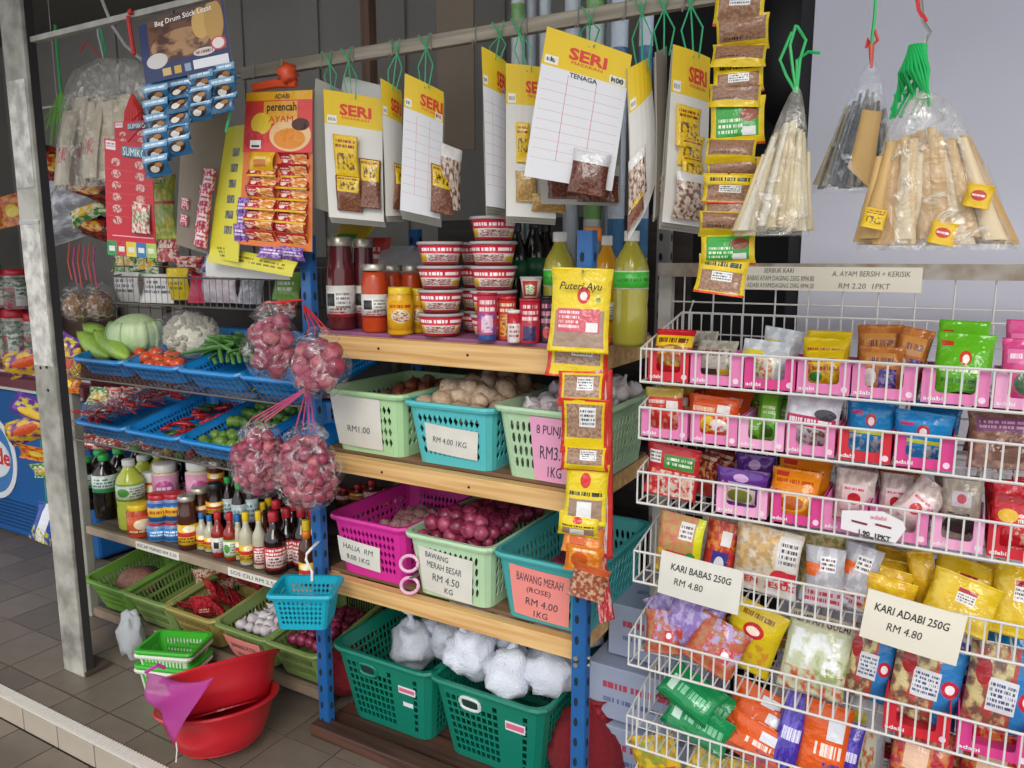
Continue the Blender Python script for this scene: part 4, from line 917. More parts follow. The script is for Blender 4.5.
# ================================================================== TOP SHELF GOODS
S1 = 1.358 + .011
def s1(px, w, yt, Y, label, body, cap, lab, kind, grp=None, name='bottle', cat='bottle', z=S1, **k): return bot(px, w*1.0, yt, Y, label, body, cap, lab, kind, grp, name, cat, z, **k)
s1(339, 30, 237, 1.92, 'tall dark red syrup bottle with white label, front one on the top shelf', winered, c_m, L_wht, 'tall', name='syrup_bottle', lz=(.14, .48))
s1(362, 26, 239, 2.0, 'tall dark red syrup bottle behind the front one', winered, c_m, L_wht, 'tall', name='syrup_bottle', lz=(.14, .48))
s1(374, 28, 264, 1.9, 'orange chilli paste jar with metal lid and white label beside syrup bottles', org, c_m, L_wht, 'jar', name='paste_jar', cat='jar', lz=(.22, .56), lid_h=.1)
s1(391, 24, 265, 2.02, 'orange chilli paste jar behind the yellow bottle, left', org, c_m, L_wht, 'jar', name='paste_jar', cat='jar', lz=(.2, .5), lid_h=.1)
s1(411, 22, 265, 2.04, 'orange chilli paste jar behind the yellow bottle, right', org, c_m, L_wht, 'jar', name='paste_jar', cat='jar', lz=(.2, .5), lid_h=.1)
yb = mat('yellow_plastic', 'dba31f', .3); L_yy = pr('lab_yy', 'e0a81f', [('e',.38,.25,.62,.7,'d9d2b4'),('b',.4,.3,.6,.65,'a8402c',20),('t',.35,.72,.65,.9,'b8401f',1)])
s1(400, 27, 287, 1.88, 'yellow plastic spice bottle with yellow cap on the top shelf', yb, c_y, L_yy, 'jar', name='spice_bottle', lz=(.1, .72), lid_h=.16)
s1(418, 20, 288, 1.95, 'yellow spice bottle half hidden behind the tubs', yb, c_y, L_yy, 'jar', name='spice_bottle', lz=(.1, .72), lid_h=.16)
# tubs
M_tub = mat('tub_clear', 'b9a8a6', .2, alpha=.75); M_paste = mat('tub_paste', '5a2c24', .4); M_tlid = mat('tub_lid', 'c9c0c0', .2, alpha=.8)
L_tub = pr('lab_tub', 'c8283c', [('r',0,0,.22,1,'6a4a48'),('r',.78,0,1,1,'6a4a48'),('r',.24,.12,.76,.55,'e9e2d8'),('r',.24,.14,.34,.52,'dfb52a'),('r',.62,.14,.76,.4,'dfb52a'),('t',.3,.62,.7,.9,'f4e6e6',1),('r',.36,.16,.62,.5,'8a2434'),('b',.36,.14,.64,.52,'e9e2d8',40)])
def tub(x, y, z, r, h, label, grp):
    t = thing('plastic_tub', label, 'tub', (x, y, z), (0, 0, math.atan2(-x, y)+random.uniform(-.25, .25)), grp)
    obj('tub_body', lathe_cached(('tub_body', r, h), [(0,0),(r*.74,0),(r*.76,.003),(r*.95,h*.86)], 20), M_paste, t)
    obj('tub_label', lathe_cached(('tub_label', r, h), [(r*.785,h*.06),(r*.965,h*.86)], 20), L_tub, t)
    obj('tub_lid', lathe_cached(('tub_lid', r, h), [(r*.96,h*.86),(r*1.03,h*.88),(r*1.03,h*.97),(r*.98,h),(r*.9,h*.97),(0,h*.97)], 20), M_tlid, t)
hT = .0688; rT = .067
for k in range(4): tub(-1.34, 1.90, S1 + hT*k, rT, hT, 'red labelled paste tub, number %s from the bottom of the left front stack' % ('one', 'two', 'three', 'four')[k], 'paste tub stacks')
for k in range(5): tub(-1.175, 1.93, S1 + hT*k, rT, hT, 'red labelled paste tub, number %s from the bottom of the right five-high stack' % ('one', 'two', 'three', 'four', 'five')[k], 'paste tub stacks')
for k in range(4): tub(-1.30, 2.06, S1 + hT*k, rT, hT, 'red labelled paste tub hidden in the rear stack', 'rear tub stack')
# tins
def tin(px, w, yt, Y, label, m, lidm, z=S1):
    p = at(px, yt, Y); r = q3(w/2*(p - cam.location).dot(_f)/FPX); h = q3(p.z - z)
    t = thing('tin', label, 'tin', (p.x, Y, z), (0, 0, math.atan2(-p.x, Y)))
    obj('tin_body', lathe_cached(('tin_body', r, h), [(0,0),(r*.97,0),(r,.004),(r,h-.004)]), m, t); obj('tin_lid', lathe_cached(('tin_lid', r, h), [(r*1.03,h-.008),(r*1.03,h),(r*.9,h),(r*.86,h-.003),(0,h-.003)]), lidm, t)
T1 = pr('tin_pink', 'c23a52', [('r',0,0,1,.14,'2f4a8a'),('r',.4,.18,.6,.55,'d8b8c8'),('t',.36,.6,.64,.9,'f2e2e2',2),('b',.3,.14,.7,.6,'7a4a9a',9)]); T2 = pr('tin_orange', 'c0392c', [('r',.36,.1,.64,.62,'dd9a3a'),('t',.36,.66,.64,.92,'f1e3c4',2),('b',.36,.1,.64,.6,'8c3a22',16)])
T3 = pr('tin_white', 'd9d2cc', [('r',0,.62,1,1,'b92b36'),('t',.36,.15,.64,.58,'9c2a34',3)]); T4 = pr('tin_red', 'b8243a', [('r',.38,.05,.6,.4,'3a2a5a'),('t',.36,.5,.64,.92,'f2d8d8',3)]); T5 = pr('tin_dark', '3a2730', [('t',.36,.4,.64,.9,'d88aa0',3),('e',.4,.1,.6,.36,'c4495a')])
tin(487, 20, 292, 1.86, 'pink red seasoning tin with blue base standing before the tubs', T1, c_r); tin(507, 18, 297, 1.9, 'orange red seasoning tin second from the left of the tins', T2, c_r)
tin(514, 13, 310, 1.85, 'short white and red tin in front of the other tins', T3, c_w); tin(530, 20, 298, 1.87, 'red seasoning tin with the small cup on top', T4, c_r); tin(547, 14, 296, 1.9, 'dark narrow tin beside the hanging packet strip', T5, c_k)
p = at(531, 277, 1.87); t = thing('dessert_cup', 'small flared cup with flat lid standing on the red tin', 'cup', (p.x, 1.87, at(530, 298, 1.87).z + .001)); hc = p.z - at(530, 298, 1.87).z
obj('cup_body', G().lathe([(0,0),(.021,0),(.029,hc*.9)], 16).mesh('cup_body', smooth=True), pr('cup_print', 'c7b3ad', [('r',.36,.1,.64,.9,'a8322c'),('r',.42,.2,.58,.7,'dfe5c4'),('b',.42,.2,.58,.7,'4a8a3a',20)]), t, rot=(0,0,.35)); obj('cup_lid', G().lathe([(.03,hc*.9),(.031,hc),(.0,hc)], 16), M_tlid, t)
s1(560, 34, 232, 1.99, 'pale lime cordial bottle with green label left of the blue upright', limec, c_w, L_grn, 'soda', name='cordial_bottle', lz=(.5, .66))
s1(632, 36, 231, 1.93, 'pale lime cordial bottle with green label right of the blue upright', limec, c_w, L_grn, 'soda', name='cordial_bottle', lz=(.5, .66))
s1(607, 27, 236, 1.99, 'orange cooking oil bottle with white cap behind the blue upright', oil, c_w, L_wht, 'soda', name='oil_bottle', lz=(.2, .38))
for px, yt, Y in ((516, 222, 2.1), (534, 218, 2.14), (545, 222, 2.2)): s1(px, 26, yt, Y, 'dark cola bottle standing behind the tins', cola, c_k, mat('lab_dark_green', '1f5a36', .4), 'soda', 'cola bottles behind the tins', name='soda_bottle', lz=(.5, .66))
M_wrapx = mat('pale_pack', 'c7c4c6', .3, alpha=.6, bump=.6, bump_s=30)
for i, (px, py, m) in enumerate(((372, 250, pr('sachet_red', 'c23a3a', [('t',.2,.3,.8,.7,'f0e0d8',2)])), (395, 258, M_wrapx), (412, 255, M_wrapx), (352, 232, pr('sachet_yel', 'd8b52a', [('r',.2,.2,.8,.5,'3f8f3a')])))):
    o, _ = pillow('sachet', wrect(px-18, px+18, py-12, py+22, 2.2, lean=25), m, .04); tag(o, ['red sachet showing above the paste jars', 'clear wrapped pack behind the paste jars, left', 'clear wrapped pack behind the paste jars, right', 'yellow green sachet above the syrup bottles'][i], 'packet')
# tall plastic-wrapped tubes standing on the shelf behind
M_tubew = mat('tube_silver', 'ccd4dc', .2, 0, noise_s=6, noise_a=.15, bump=.4, bump_s=18); M_tubeg = pr('tube_print', 'd0d8d2', [('r',0,.05,1,.1,'7fae6a'),('r',0,.3,1,.36,'7fae6a'),('r',0,.55,1,.62,'88b46f'),('r',0,.8,1,.88,'7fae6a')], rough=.2); M_tubeb = pr('tube_blue', 'ccd6e2', [('r',0,.2,1,.3,'4f7ea8'),('r',0,.62,1,.72,'4a78a4'),('r',0,.86,1,1,'8fa2b4')], rough=.2)
for i, (px, y, m, w) in enumerate(((518, 2.24, M_tubeg, 13), (545, 2.24, M_tubew, 12), (572, 2.2, M_tubew, 17), (594, 2.2, M_tubeg, 19), (618, 2.2, M_tubeb, 18), (644, 2.22, M_tubeb, 15), (531, 2.28, M_tubew, 11), (606, 2.27, M_tubew, 14))):
    p = at(px, 120, y); r = (at(px+w/2, 120, y).x - at(px-w/2, 120, y).x)/2*.9
    t = thing('wrapped_tube', ['slim upright tube in green printed plastic behind the tins', 'slim silvery tube in clear plastic behind the cola bottles', 'silvery wrapped tube behind the large price card, left', 'green printed tube behind the large price card', 'blue printed tube right of the large price card', 'blue printed tube behind the edge-on price cards', 'thinnest silvery tube at the back of the tubes', 'silvery tube behind the oil bottle'][i], 'tube', (p.x, y, S1))
    obj('tube_roll', G().lathe([(0,0),(r,0),(r,1.12),(r*.9,1.14),(0,1.14)], 14).mesh('tube_roll', smooth=True), m, t); obj('end_cap', G().lathe([(r*1.03,1.1),(r*1.03,1.15),(0,1.15)], 14), mat('tube_cap', '4a5560', .4), t)

# ================================================================== HANGING CARDS
M_cardback = mat('card_grey', 'a9a59a', .8); M_brown = mat('card_brown', '8b8072', .8, noise_s=6, noise_a=.06)
M_str = mat('string_green', '3fae78', .5)
lines = []
for k in range(9): lines.append(('r', .04, .14+.066*k, .96, .1425+.066*k, 'cf8a96'))
M_seri = pr('seri_card', 'dcdcdf', [('r',0,.76,1,1,'e3bf12'),('r',.03,.775,.19,.83,'e4e3dc'),('r',.79,.765,.97,.82,'e4e3dc')] + lines + [('r',.325,.14,.333,.73,'c9818e'),('r',.655,.14,.663,.73,'c9818e'),('t',.05,.782,.16,.822,'33343a',1),('t',.81,.772,.95,.812,'33343a',1)], rough=.55, bump=0)
M_seri2 = pr('seri_card_plain', 'd6d3cc', [('r',0,.74,1,1,'e0bc14'),('r',.05,.75,.22,.81,'e4e3dc'),('t',.07,.755,.2,.80,'33343a',1),('r',.35,.1,.352,.72,'b9b2ae')], rough=.55, bump=0)
SP1 = pr('spice_brown', '6e4434', [('b',0,0,1,1,'8f5f44',18),('r',.06,.55,.94,.98,'dcb717'),('b',.14,.62,.86,.84,'5a3a28',10),('t',.1,.88,.9,.96,'8a2a1c',1)], rough=.2); SP2 = pr('spice_gold', 'b08a4e', [('b',0,0,1,1,'c9a870',12)], rough=.2); SP3 = pr('spice_star', '5a3328', [('b',0,0,1,1,'7a4a3a',14),('r',0,.72,1,1,'cfcdd0')], rough=.2); SP4 = pr('spice_white', 'cbb9a8', [('b',0,0,1,1,'6f4636',9),('r',0,.8,1,1,'d8d4d0')], rough=.2); SPY = pr('spice_yellow', 'dfb91a', [('b',.15,.25,.85,.6,'6b4630',8),('t',.1,.7,.9,.92,'8a2a1c',2)], rough=.25)
CARD = 'yellow headed price card'
def card(label, C, m, packs=(), seri=None, under=None, string=None, curl=.006, t=.003, back=None, name='price_card', layers=0, cat='price card', seed=0):
    C = [Vector(c) for c in C]; o0 = (C[2]+C[3])/2
    th = thing(name, label, cat, o0)
    o, sf = sheet('card', C, m, t, curl, th, origin=o0, back=back or M_cardback, seed=seed)
    for k in range(layers):
        off = Vector((-.007, .012, -.007))*(k+1)
        sheet('card', [c + off for c in C], M_cardback, t, curl, th, origin=o0, back=M_cardback, seed=seed+k)
    if seri: lettering(o, 'SERI', sf, *seri, REDINK, bold=.035); lettering(o, 'MASAKAN', sf, seri[0]+.04, seri[1]-.028, seri[2]-.04, seri[1]-.008, REDINK, bold=.01)
    for (u0, v0, u1, v1, pm, tk) in packs:
        c4 = [sf(u, v)[0] + sf(u, v)[1]*(tk/2+.004) for u, v in ((u0,v1),(u1,v1),(u1,v0),(u0,v0))]
        pillow('spice_packet', c4, pm, tk, th, origin=Vector((0,0,0)), nu=6, nv=9)
    if string:
        a = sf(.5, .985)[0]; b = Vector(string) - o0
        for dx in (-.012, .012, 0): obj('hanging_string', G().tube([a + Vector((dx, 0, -.01)), (a+b)/2 + Vector((dx*2, 0, 0)), b, b + Vector((dx*1.5, -.01, .02 + abs(dx)))], .002, 4), M_str, th)
    return th, o, sf
def railpt(px): p = at(px, 40, 1.79); return (p.x, 1.785, 2.15)
def cq(a, b, c, d): return [at(*a), at(*b), at(*c), at(*d)]
# grey backs and the cards from left to right
card('plain grey card back leaning between the seasoning board and first price card', cq((316,78,1.76),(345,92,1.84),(334,214,1.84),(306,205,1.76)), M_cardback, name='grey_card', cat='card', string=railpt(330))
card('white folded sheet peeking above the first price card', cq((343,76,1.86),(400,90,1.9),(398,110,1.9),(340,110,1.86)), mat('white_sheet', 'cfcdc8', .7), name='white_sheet', cat='card')
card('yellow headed price card with hanging brown spice packets, leftmost', cq((323,89,1.72),(382,99,1.78),(384,222,1.78),(329,217,1.72)), M_seri2, [(.18,.3,.62,.66,SPY,.012),(.2,.06,.66,.34,SP1,.016),(.62,.1,.98,.5,SP1,.018)], (.28,.82,.82,.91), string=railpt(349), layers=2)
card('narrow yellow headed price card turned nearly edge-on, left of the two', cq((381,78,1.74),(402,92,1.80),(402,216,1.80),(386,216,1.74)), M_seri2, [(.3,.05,.95,.4,SP1,.02)], (.4,.8,.95,.9), string=railpt(398), layers=2)
card('yellow headed price card with white table and brown packets at its edge', cq((405,73,1.72),(444,92,1.79),(440,219,1.79),(400,210,1.72)), M_seri, [(.72,.04,1.3,.42,SP1,.02),(.95,.1,1.5,.6,SP4,.02)], (.4,.82,.98,.91), string=railpt(427), layers=3)
card('yellow headed price card facing right beside the tan cardboard', cq((482,46,1.74),(507,62,1.80),(505,209,1.80),(486,206,1.74)), M_seri, [], (.55,.8,.98,.9), string=railpt(501), layers=3, back=M_brown)
card('yellow headed price card with golden packets left of the largest card', cq((506,63,1.74),(548,68,1.80),(556,219,1.80),(506,216,1.74)), M_seri2, [(.18,.1,.62,.3,SP2,.02),(.2,.36,.5,.62,SPY,.01),(.5,.04,1.2,.16,SP2,.02)], (.45,.82,.95,.9), string=railpt(520), layers=2)
th, o, sf = card('largest white price table card with yellow top, tilted forward', cq((547,26,1.62),(632,55,1.69),(612,191,1.69),(524,176,1.62)), M_seri, [(.52,-.06,.94,.26,SP3,.022)], (.3,.84,.74,.92), string=railpt(591))
lettering(o, 'TENAGA', sf, .34, .722, .66, .755, INK, bold=.015)
lettering(o, '1,', sf, .10, .785, .15, .822, INK, bold=.02); lettering(o, '1.00', sf, .81, .772, .95, .812, INK, bold=.02)
card('white card with star anise packets under the largest price card', cq((540,60,1.74),(622,70,1.78),(620,206,1.78),(541,204,1.74)), M_cardback, [(.1,.04,.55,.25,SP3,.02),(.5,.02,1.0,.3,SP3,.02)], name='spice_card', cat='card')
card('yellow headed card twisted edge-on right of the largest card', cq((629,68,1.68),(651,56,1.74),(655,184,1.74),(628,240,1.68)), M_seri2, [(-.2,.2,.3,.5,SP4,.03),(-.2,.1,.25,.3,SP1,.03)], None, string=railpt(642), curl=.012)
card('plain brown edge-on card between two yellow headed cards', cq((657,52,1.74),(668,46,1.80),(664,205,1.80),(655,218,1.74)), M_brown, [(.1,.05,.9,.3,SP4,.02)], None, string=railpt(664), name='grey_card', cat='card', layers=1)
card('yellow headed price card with fanned yellow spice packets, rightmost', cq((674,44,1.72),(711,58,1.80),(704,228,1.80),(662,222,1.72)), M_seri2, [(.1,.44,.72,.68,SPY,.014),(.2,.34,.78,.52,SPY,.014),(.25,.26,.8,.42,SPY,.014),(.3,.18,.85,.34,SPY,.014),(.1,.03,.9,.3,SP4,.03)], (.4,.82,.9,.91), string=railpt(690), layers=2)

# seasoning board with sachets
PB = pr('seasoning_head', 'd9423e', [('r',0,.86,1,1,'e3a81e'),('r',.28,.48,.78,.84,'e0a63a'),('e',.38,.02,.98,.56,'e8c08a'),('e',.44,.06,.9,.4,'e08a22'),('e',.7,.36,.96,.56,'4a2418'),('e',.1,.3,.4,.66,'e3c23a'),('e',.02,.02,.3,.36,'c4282e'),('r',.1,.06,.26,.2,'e8e6e0'),('r',.12,.08,.24,.12,'2a2a2a')], rough=.3)
SA = pr('sachet_pink_yellow', 'b3242e', [('r',0,0,1,.16,'dfb02a'),('e',.45,.2,.95,.85,'d9803a'),('b',.4,.2,.95,.85,'f0cf9a',9),('t',.05,.4,.4,.75,'f1dcd0',2),('e',.1,.25,.3,.5,'f0d8c8')], rough=.22); SPU = pr('sachet_purple', '6a3a94', [('b',0,0,1,1,'a889c4',8),('t',.1,.3,.9,.7,'e8ddf0',2)], rough=.22)
C = cq((247,93,1.70),(313,90,1.75),(312,252,1.75),(238,244,1.70)); o0 = (C[2]+C[3])/2
t = thing('seasoning_board', 'red and yellow seasoning board with two columns of sachets', 'display board', o0)
o, sf = sheet('board', C, mat('board_orange', 'd8743a', .5), .003, 0, t, origin=o0, back=M_cardback)
h4 = lambda u0, v0, u1, v1, e: [sf(u, v)[0] + sf(u, v)[1]*e for u, v in ((u0,v1),(u1,v1),(u1,v0),(u0,v0))]
hd, hs = sheet('header', h4(0,.62,1,1,.003), PB, .002, 0, t, origin=Vector((0,0,0)))
lettering(hd, 'perencah', hs, .33, .64, .77, .82, INK, bold=.02); lettering(hd, 'AYAM', hs, .36, .5, .72, .6, REDINK, bold=.02); lettering(hd, 'ADABI', hs, .44, .88, .66, .96, INK, bold=.02)
for c in range(2):
    for r in range(8):
        if c == 0 and r == 0: continue
        pillow('sachet', h4(.1+.43*c, .535-.073*r, .1+.43*c+.43, .535-.073*r+.085, .008), SA, .012, t, origin=Vector((0,0,0)), nu=5, nv=8, crimp=.03)
pillow('sachet', h4(.14, .50, .5, .62, .012), pr('sachet_window', 'dfae22', [('r',.25,.2,.75,.75,'c2783a'),('r',.25,.6,.75,.75,'e8cf80')], rough=.25), .014, t, origin=Vector((0,0,0)), nu=5, nv=8)
for r in range(3): pillow('sachet', h4(-.06+.02*r, .02+.09*r, .14, .14+.09*r, .004), SPU, .012, t, origin=Vector((0,0,0)), nu=5, nv=8)
for r in range(2): pillow('sachet', h4(.3+.3*r, -.07, .62+.3*r, .02, .005), SPU, .012, t, origin=Vector((0,0,0)), nu=5, nv=8)
M_or = mat('orange_tie', 'd8502a', .4)
obj('orange_tie', G().tube([sf(.1,1.03)[0], sf(.45,1.05)[0], sf(.75,1.04)[0]], [.012,.014,.01], 8), M_or, t); obj('orange_knot', blob_mesh('orange_knot', .03, 10, 8, .5, 3, 2), M_or, t, sf(.62, 1.1)[0])
# yellow sheet with small pictures and its curled lower edge
YS = pr('yellow_sheet', 'd9cf2a', [x for k in range(6) for x in (('r',.52,.2+.115*k,.78,.26+.115*k,'4a4a3a'),('b',.52,.2+.115*k,.78,.26+.115*k,'8a8a78',20))] + [('t',.2,.02,.6,.1,'6a6a2a',3)], rough=.45, bump=0)
card('long yellow sheet with a column of small dark pictures beside the seasoning board', cq((226,128,1.78),(248,124,1.72),(238,262,1.70),(209,258,1.76)), YS, name='yellow_sheet', cat='card', string=None, back=mat('sheet_back','b8b06a',.6))
YS2 = pr('yellow_sheet2', 'd6cc4a', [('t',.3,.3,.9,.75,'8a7a2a',2),('r',0,.8,1,1,'c9c23a')], rough=.45, bump=0)
card('curled pale yellow sheet end below the sachets', cq((212,245,1.74),(297,262,1.73),(292,277,1.72),(208,262,1.73)), YS2, name='yellow_sheet', cat='card')
card('grey white card edge showing under the curled yellow sheet', cq((207,250,1.78),(292,270,1.77),(290,280,1.77),(206,276,1.78)), mat('white_sheet', 'cfcdc8', .7), name='grey_card', cat='card')
# brown card with pink sachets
PK = pr('sachet_pinkwhite', 'c23a5a', [('b',0,0,1,1,'e6c8cf',7),('t',.2,.3,.8,.7,'f0e6e6',2)], rough=.22)
card('grey brown card with pink sachets hanging beside blue packet strip', cq((183,108,1.70),(228,110,1.78),(214,256,1.78),(176,244,1.70)), M_brown, [(.5,.04,.85,.2,PK,.02),(.52,.18,.85,.34,PK,.02),(.54,.32,.86,.48,PK,.02),(.6,.45,.9,.6,PK,.02),(.1,.28,.3,.36,PK,.006),(.1,.16,.3,.24,PK,.006)], name='brown_card', cat='card', string=at(215, 60, 1.75))
# ice-cream poster and blue packets
PO = pr('poster_navy', '26305c', [('r',.1,.28,.97,1,'6a4632'),('e',.12,.3,.8,.75,'a8805a'),('b',.1,.28,.97,1,'4a2c20',5),('e',.62,.5,.82,.98,'c9a05a'),('e',.76,.4,.97,1.05,'b8904c'),('e',.05,.2,.3,.45,'c9c4c0'),('r',.58,.06,.97,.2,'dfe0e4'),('r',.22,.06,.32,.18,'c9ab6a'),('r',.36,.06,.44,.18,'c9a040'),('r',.48,.06,.55,.18,'8a9ab8'),('e',.6,.24,.84,.36,'d8c8c0'),('t',.62,.26,.82,.34,'5a3030',1),('e',.8,.28,.97,.48,'c84a4a'),('e',.82,.3,.95,.46,'e8d8d4')], rough=.35, bump=0)
C = cq((138,26,1.50),(223,-2,1.58),(233,66,1.58),(146,84,1.50)); o0 = (C[2]+C[3])/2
th = thing('ice_cream_poster', 'dark blue poster with brown cone picture above blue packets', 'poster', o0)
o, sf = sheet('poster', C, PO, .002, .004, th, origin=o0, back=M_cardback)
lettering(o, 'Bag Drum Stick Lezat', sf, .2, .86, .86, .97, WHITEINK, bold=.01)
BP = pr('packet_blue', '2a5f86', [('r',0,.7,1,1,'7fa8c8'),('e',.2,.15,.85,.7,'3a2a24'),('e',.3,.2,.65,.5,'d9d6cf'),('e',.5,.4,.8,.62,'a8784a'),('t',.1,.76,.9,.94,'e8eef2',1)], rough=.25)
C = cq((146,86,1.51),(234,66,1.59),(236,112,1.6),(146,166,1.52)); o0 = (C[2]+C[3])/2
th = thing('packet_sheet', 'hanging sheet of blue packets in columns below the cone poster', 'packet sheet', o0)
o, sf = sheet('header_card', cq((146,82,1.515),(234,63,1.595),(235,80,1.6),(146,98,1.515)), pr('header_blue', '3f86bd', [('t',.05,.2,.95,.8,'cfe0ec',1)]), .002, 0, th, origin=o0)
for c in range(4):
    for r in range(6):
        if (c, r) in ((2,3),(2,4),(2,5),(3,3),(3,4),(3,5),(1,5)): continue
        x0 = 146 + 22*c; y0 = 90 - 5*c + 14*r - (2*c)
        pillow('packet', cq((x0-2, y0-2, 1.505+.02*c), (x0+24, y0-7, 1.525+.02*c), (x0+24, y0+14, 1.525+.02*c), (x0-2, y0+19, 1.505+.02*c)), BP, .012, th, origin=o0, nu=5, nv=8, crimp=.04)
obj('orange_tie', blob_mesh('orange_tie', .02, 10, 8, .5, 3, 6, .6, .6, 1.6), M_or, th, at(231, 92, 1.6)-o0)
obj('hanging_string', G().tube([at(231, 100, 1.6)-o0, at(229, 118, 1.6)-o0, at(226, 132, 1.6)-o0], .004, 5), M_str, th)
# red cards
RCs = [('b',.12+.5*c,.17+.115*r,.36+.5*c,.24+.115*r,'8a3a34',30) for c in range(2) for r in range(6)] + [('e',.14+.5*c,.17+.115*r,.34+.5*c,.25+.115*r,'d8a8a0') for c in range(2) for r in range(6)] + [('b',.12+.5*c,.17+.115*r,.36+.5*c,.24+.115*r,'a83038',24) for c in range(2) for r in range(6)] + [('r',.02,.25+.115*r,.98,.253+.115*r,'d85a60') for r in range(5)]
RC = pr('red_card', 'bf1f30', RCs + [('r',.03,.9,.24,.985,'e6d8da'),('t',.05,.92,.22,.97,'a03040',2),('r',.12,.05,.96,.06,'e8b0b4')], rough=.4, bump=0)
def redcard(lab, C, cols=False):
    o0 = (C[2]+C[3])/2; th = thing('red_card', lab, 'card', o0); obj('hanging_string', G().tube([(C[0]+C[1])/2-o0, (C[0]+C[1])/2-o0+Vector((0,.1,.1)), Vector(((C[0]+C[1])[0]/2, 2.0, 2.226))-o0], .0025, 5), M_tr, th); o, sf = sheet('card', C, RC, .003, .004, th, origin=o0, back=M_brown)
    pl, _ = sheet('name_plate', [sf(u, v)[0]+sf(u, v)[1]*.002 for u, v in ((.38,.95),(.92,.97),(.94,.87),(.4,.85))], mat('plate_teal', '3f8aa0', .4), .001, .006, o, origin=Vector((0,0,0)))
    lettering(o, 'SUMIKO', sf, .43, .865, .9, .945, WHITEINK, bold=.03, eps=.010)
    if cols:
        for k, cc in enumerate(('3a8a50', 'b8303a', 'd9c23a', '2f6fae', 'a8c05a')):
            sheet('colour_tab', [sf(u, v)[0] for u, v in ((.2*k,0),(.2*k+.2,0),(.2*k+.2,-.15),(.2*k,-.15))], pr('tab_'+cc, cc, [('r',.2,.3,.8,.65,'d8dcd0')]), .002, 0, th, origin=Vector((0,0,0)), nu=1, nv=1)
        pillow('candy_packet', [sf(u, v)[0]+sf(u, v)[1]*.012 for u, v in ((.58,.42),(.94,.4),(.94,.1),(.58,.1))], pr('candy_strip', 'd8cfc0', [('b',0,0,1,1,'b8343a',6),('b',0,.3,1,.7,'5a8a4a',10)], rough=.25), .014, th, origin=Vector((0,0,0)), nu=5, nv=8)
    return th
redcard('front red card of small toys with coloured tabs at the bottom', cq((104,138,1.62),(151,146,1.70),(156,244,1.70),(107,240,1.62)), True)
redcard('rear red card of small toys peeking above the front one', cq((114,122,1.72),(150,120,1.78),(152,180,1.78),(116,180,1.72)))
t = thing('red_ribbon', 'red ribbon bunch tied on hook above the red cards', 'ribbon', at(135, 130, 1.8))
for k in range(5): obj('ribbon', G().tube([(0, 0, .12), (.015*(k-2), 0, .06), (.022*(k-2), -.01, -.02)], [.005, .013, .008], 6), M_tr, t)
# second string of packets left of the poster
t = thing('red_string', 'red string hanging down from the whitish rail beside the poster', 'string', at(138, 60, 1.6))
obj('cord', G().tube([at(128,16,1.6)-at(138,60,1.6), at(131,35,1.6)-at(138,60,1.6), at(134,55,1.6)-at(138,60,1.6)], .006, 6), M_tr, t); obj('knot', blob_mesh('knot', .009, 8, 6, .4, 3, 1), M_tr, t, at(130, 12, 1.6)-at(138,60,1.6))
tag(obj('white_cable', G().tube([at(100,-5,1.9), at(112,25,1.9), at(125,45,1.9), at(142,60,1.9)], .006, 6), mat('cable_white', 'c9c7c2', .5)), 'white cable running diagonally behind the whitish rail', 'cable')

# ------------------------------------------------------------------ packet strips
def strip_packets(name, label, rows, loc0, extra=None):
    t = thing(name, label, 'packet strip', loc0); 
    for (C, m, tk) in rows: pillow('packet', C, m, tk, t, origin=loc0, nu=7, nv=10, crimp=.05)
    return t
YP = pr('yellow_spice', 'e2c118', [('r',.08,.08,.92,.62,'8f6a50'),('b',.08,.08,.92,.62,'a5826a',14),('r',.3,.36,.72,.6,'e2e2df'),('t',.32,.38,.7,.58,'4a4a50',3),('t',.12,.68,.88,.9,'2e3a1c',1),('r',0,0,1,.06,'d24a20'),('r',0,.94,1,1,'d9b51a')], rough=.25)
YG = pr('yellow_green', 'e2c118', [('r',.1,.2,.9,.85,'3a9a3e'),('e',.55,.5,.9,.8,'8f4a30'),('t',.14,.25,.6,.6,'dfe8d0',3),('r',.6,.22,.85,.4,'dcdcd8'),('r',0,0,1,.06,'d24a20')], rough=.25)
YB_ = pr('yellow_brown', 'd9b91c', [('r',.05,.3,.95,.95,'9a7660'),('b',.05,.3,.95,.95,'876048',14),('t',.15,.32,.6,.46,'2c2420',1)], rough=.25)
rows = []
ys = [(-18,22,YP),(18,48,YB_),(44,66,YB_),(62,90,YP),(86,104,YB_),(100,142,YG),(140,162,YB_),(160,178,YB_),(176,200,YP),(198,216,YB_),(214,234,YB_),(232,262,YG),(258,292,YP)]
for i, (a, b, m) in enumerate(ys):
    xl = 716 - i*1.55 + (2 if i % 2 else -1); Yv = 1.60 + (.012 if i % 2 else 0); W_px = 50 + (i % 3)*2
    rows.append((wrect(xl, xl+W_px, a-2, b+3, Yv, ang=(-2 if i % 2 else 3) + (4 if i == 12 else 0), lean=(-14 if i % 2 else 6), yaw=12), m, .024))
strip_packets('spice_strip', 'long strip of yellow spice packets hanging beside the dark doorway', rows, at(722, 290, 1.6))
PA = pr('puteri_top', 'e6c91a', [('r',.08,.06,.92,.5,'a58a76'),('r',.12,.24,.85,.52,'cf5a66'),('t',.15,.28,.5,.5,'f0d8d8',4),('r',.62,.25,.82,.36,'e8e6e4'),('e',.44,.58,.66,.78,'cf3026'),('e',.49,.62,.61,.72,'f0e8e0'),('e',.76,.6,.84,.66,'7a9a4a')], rough=.25)
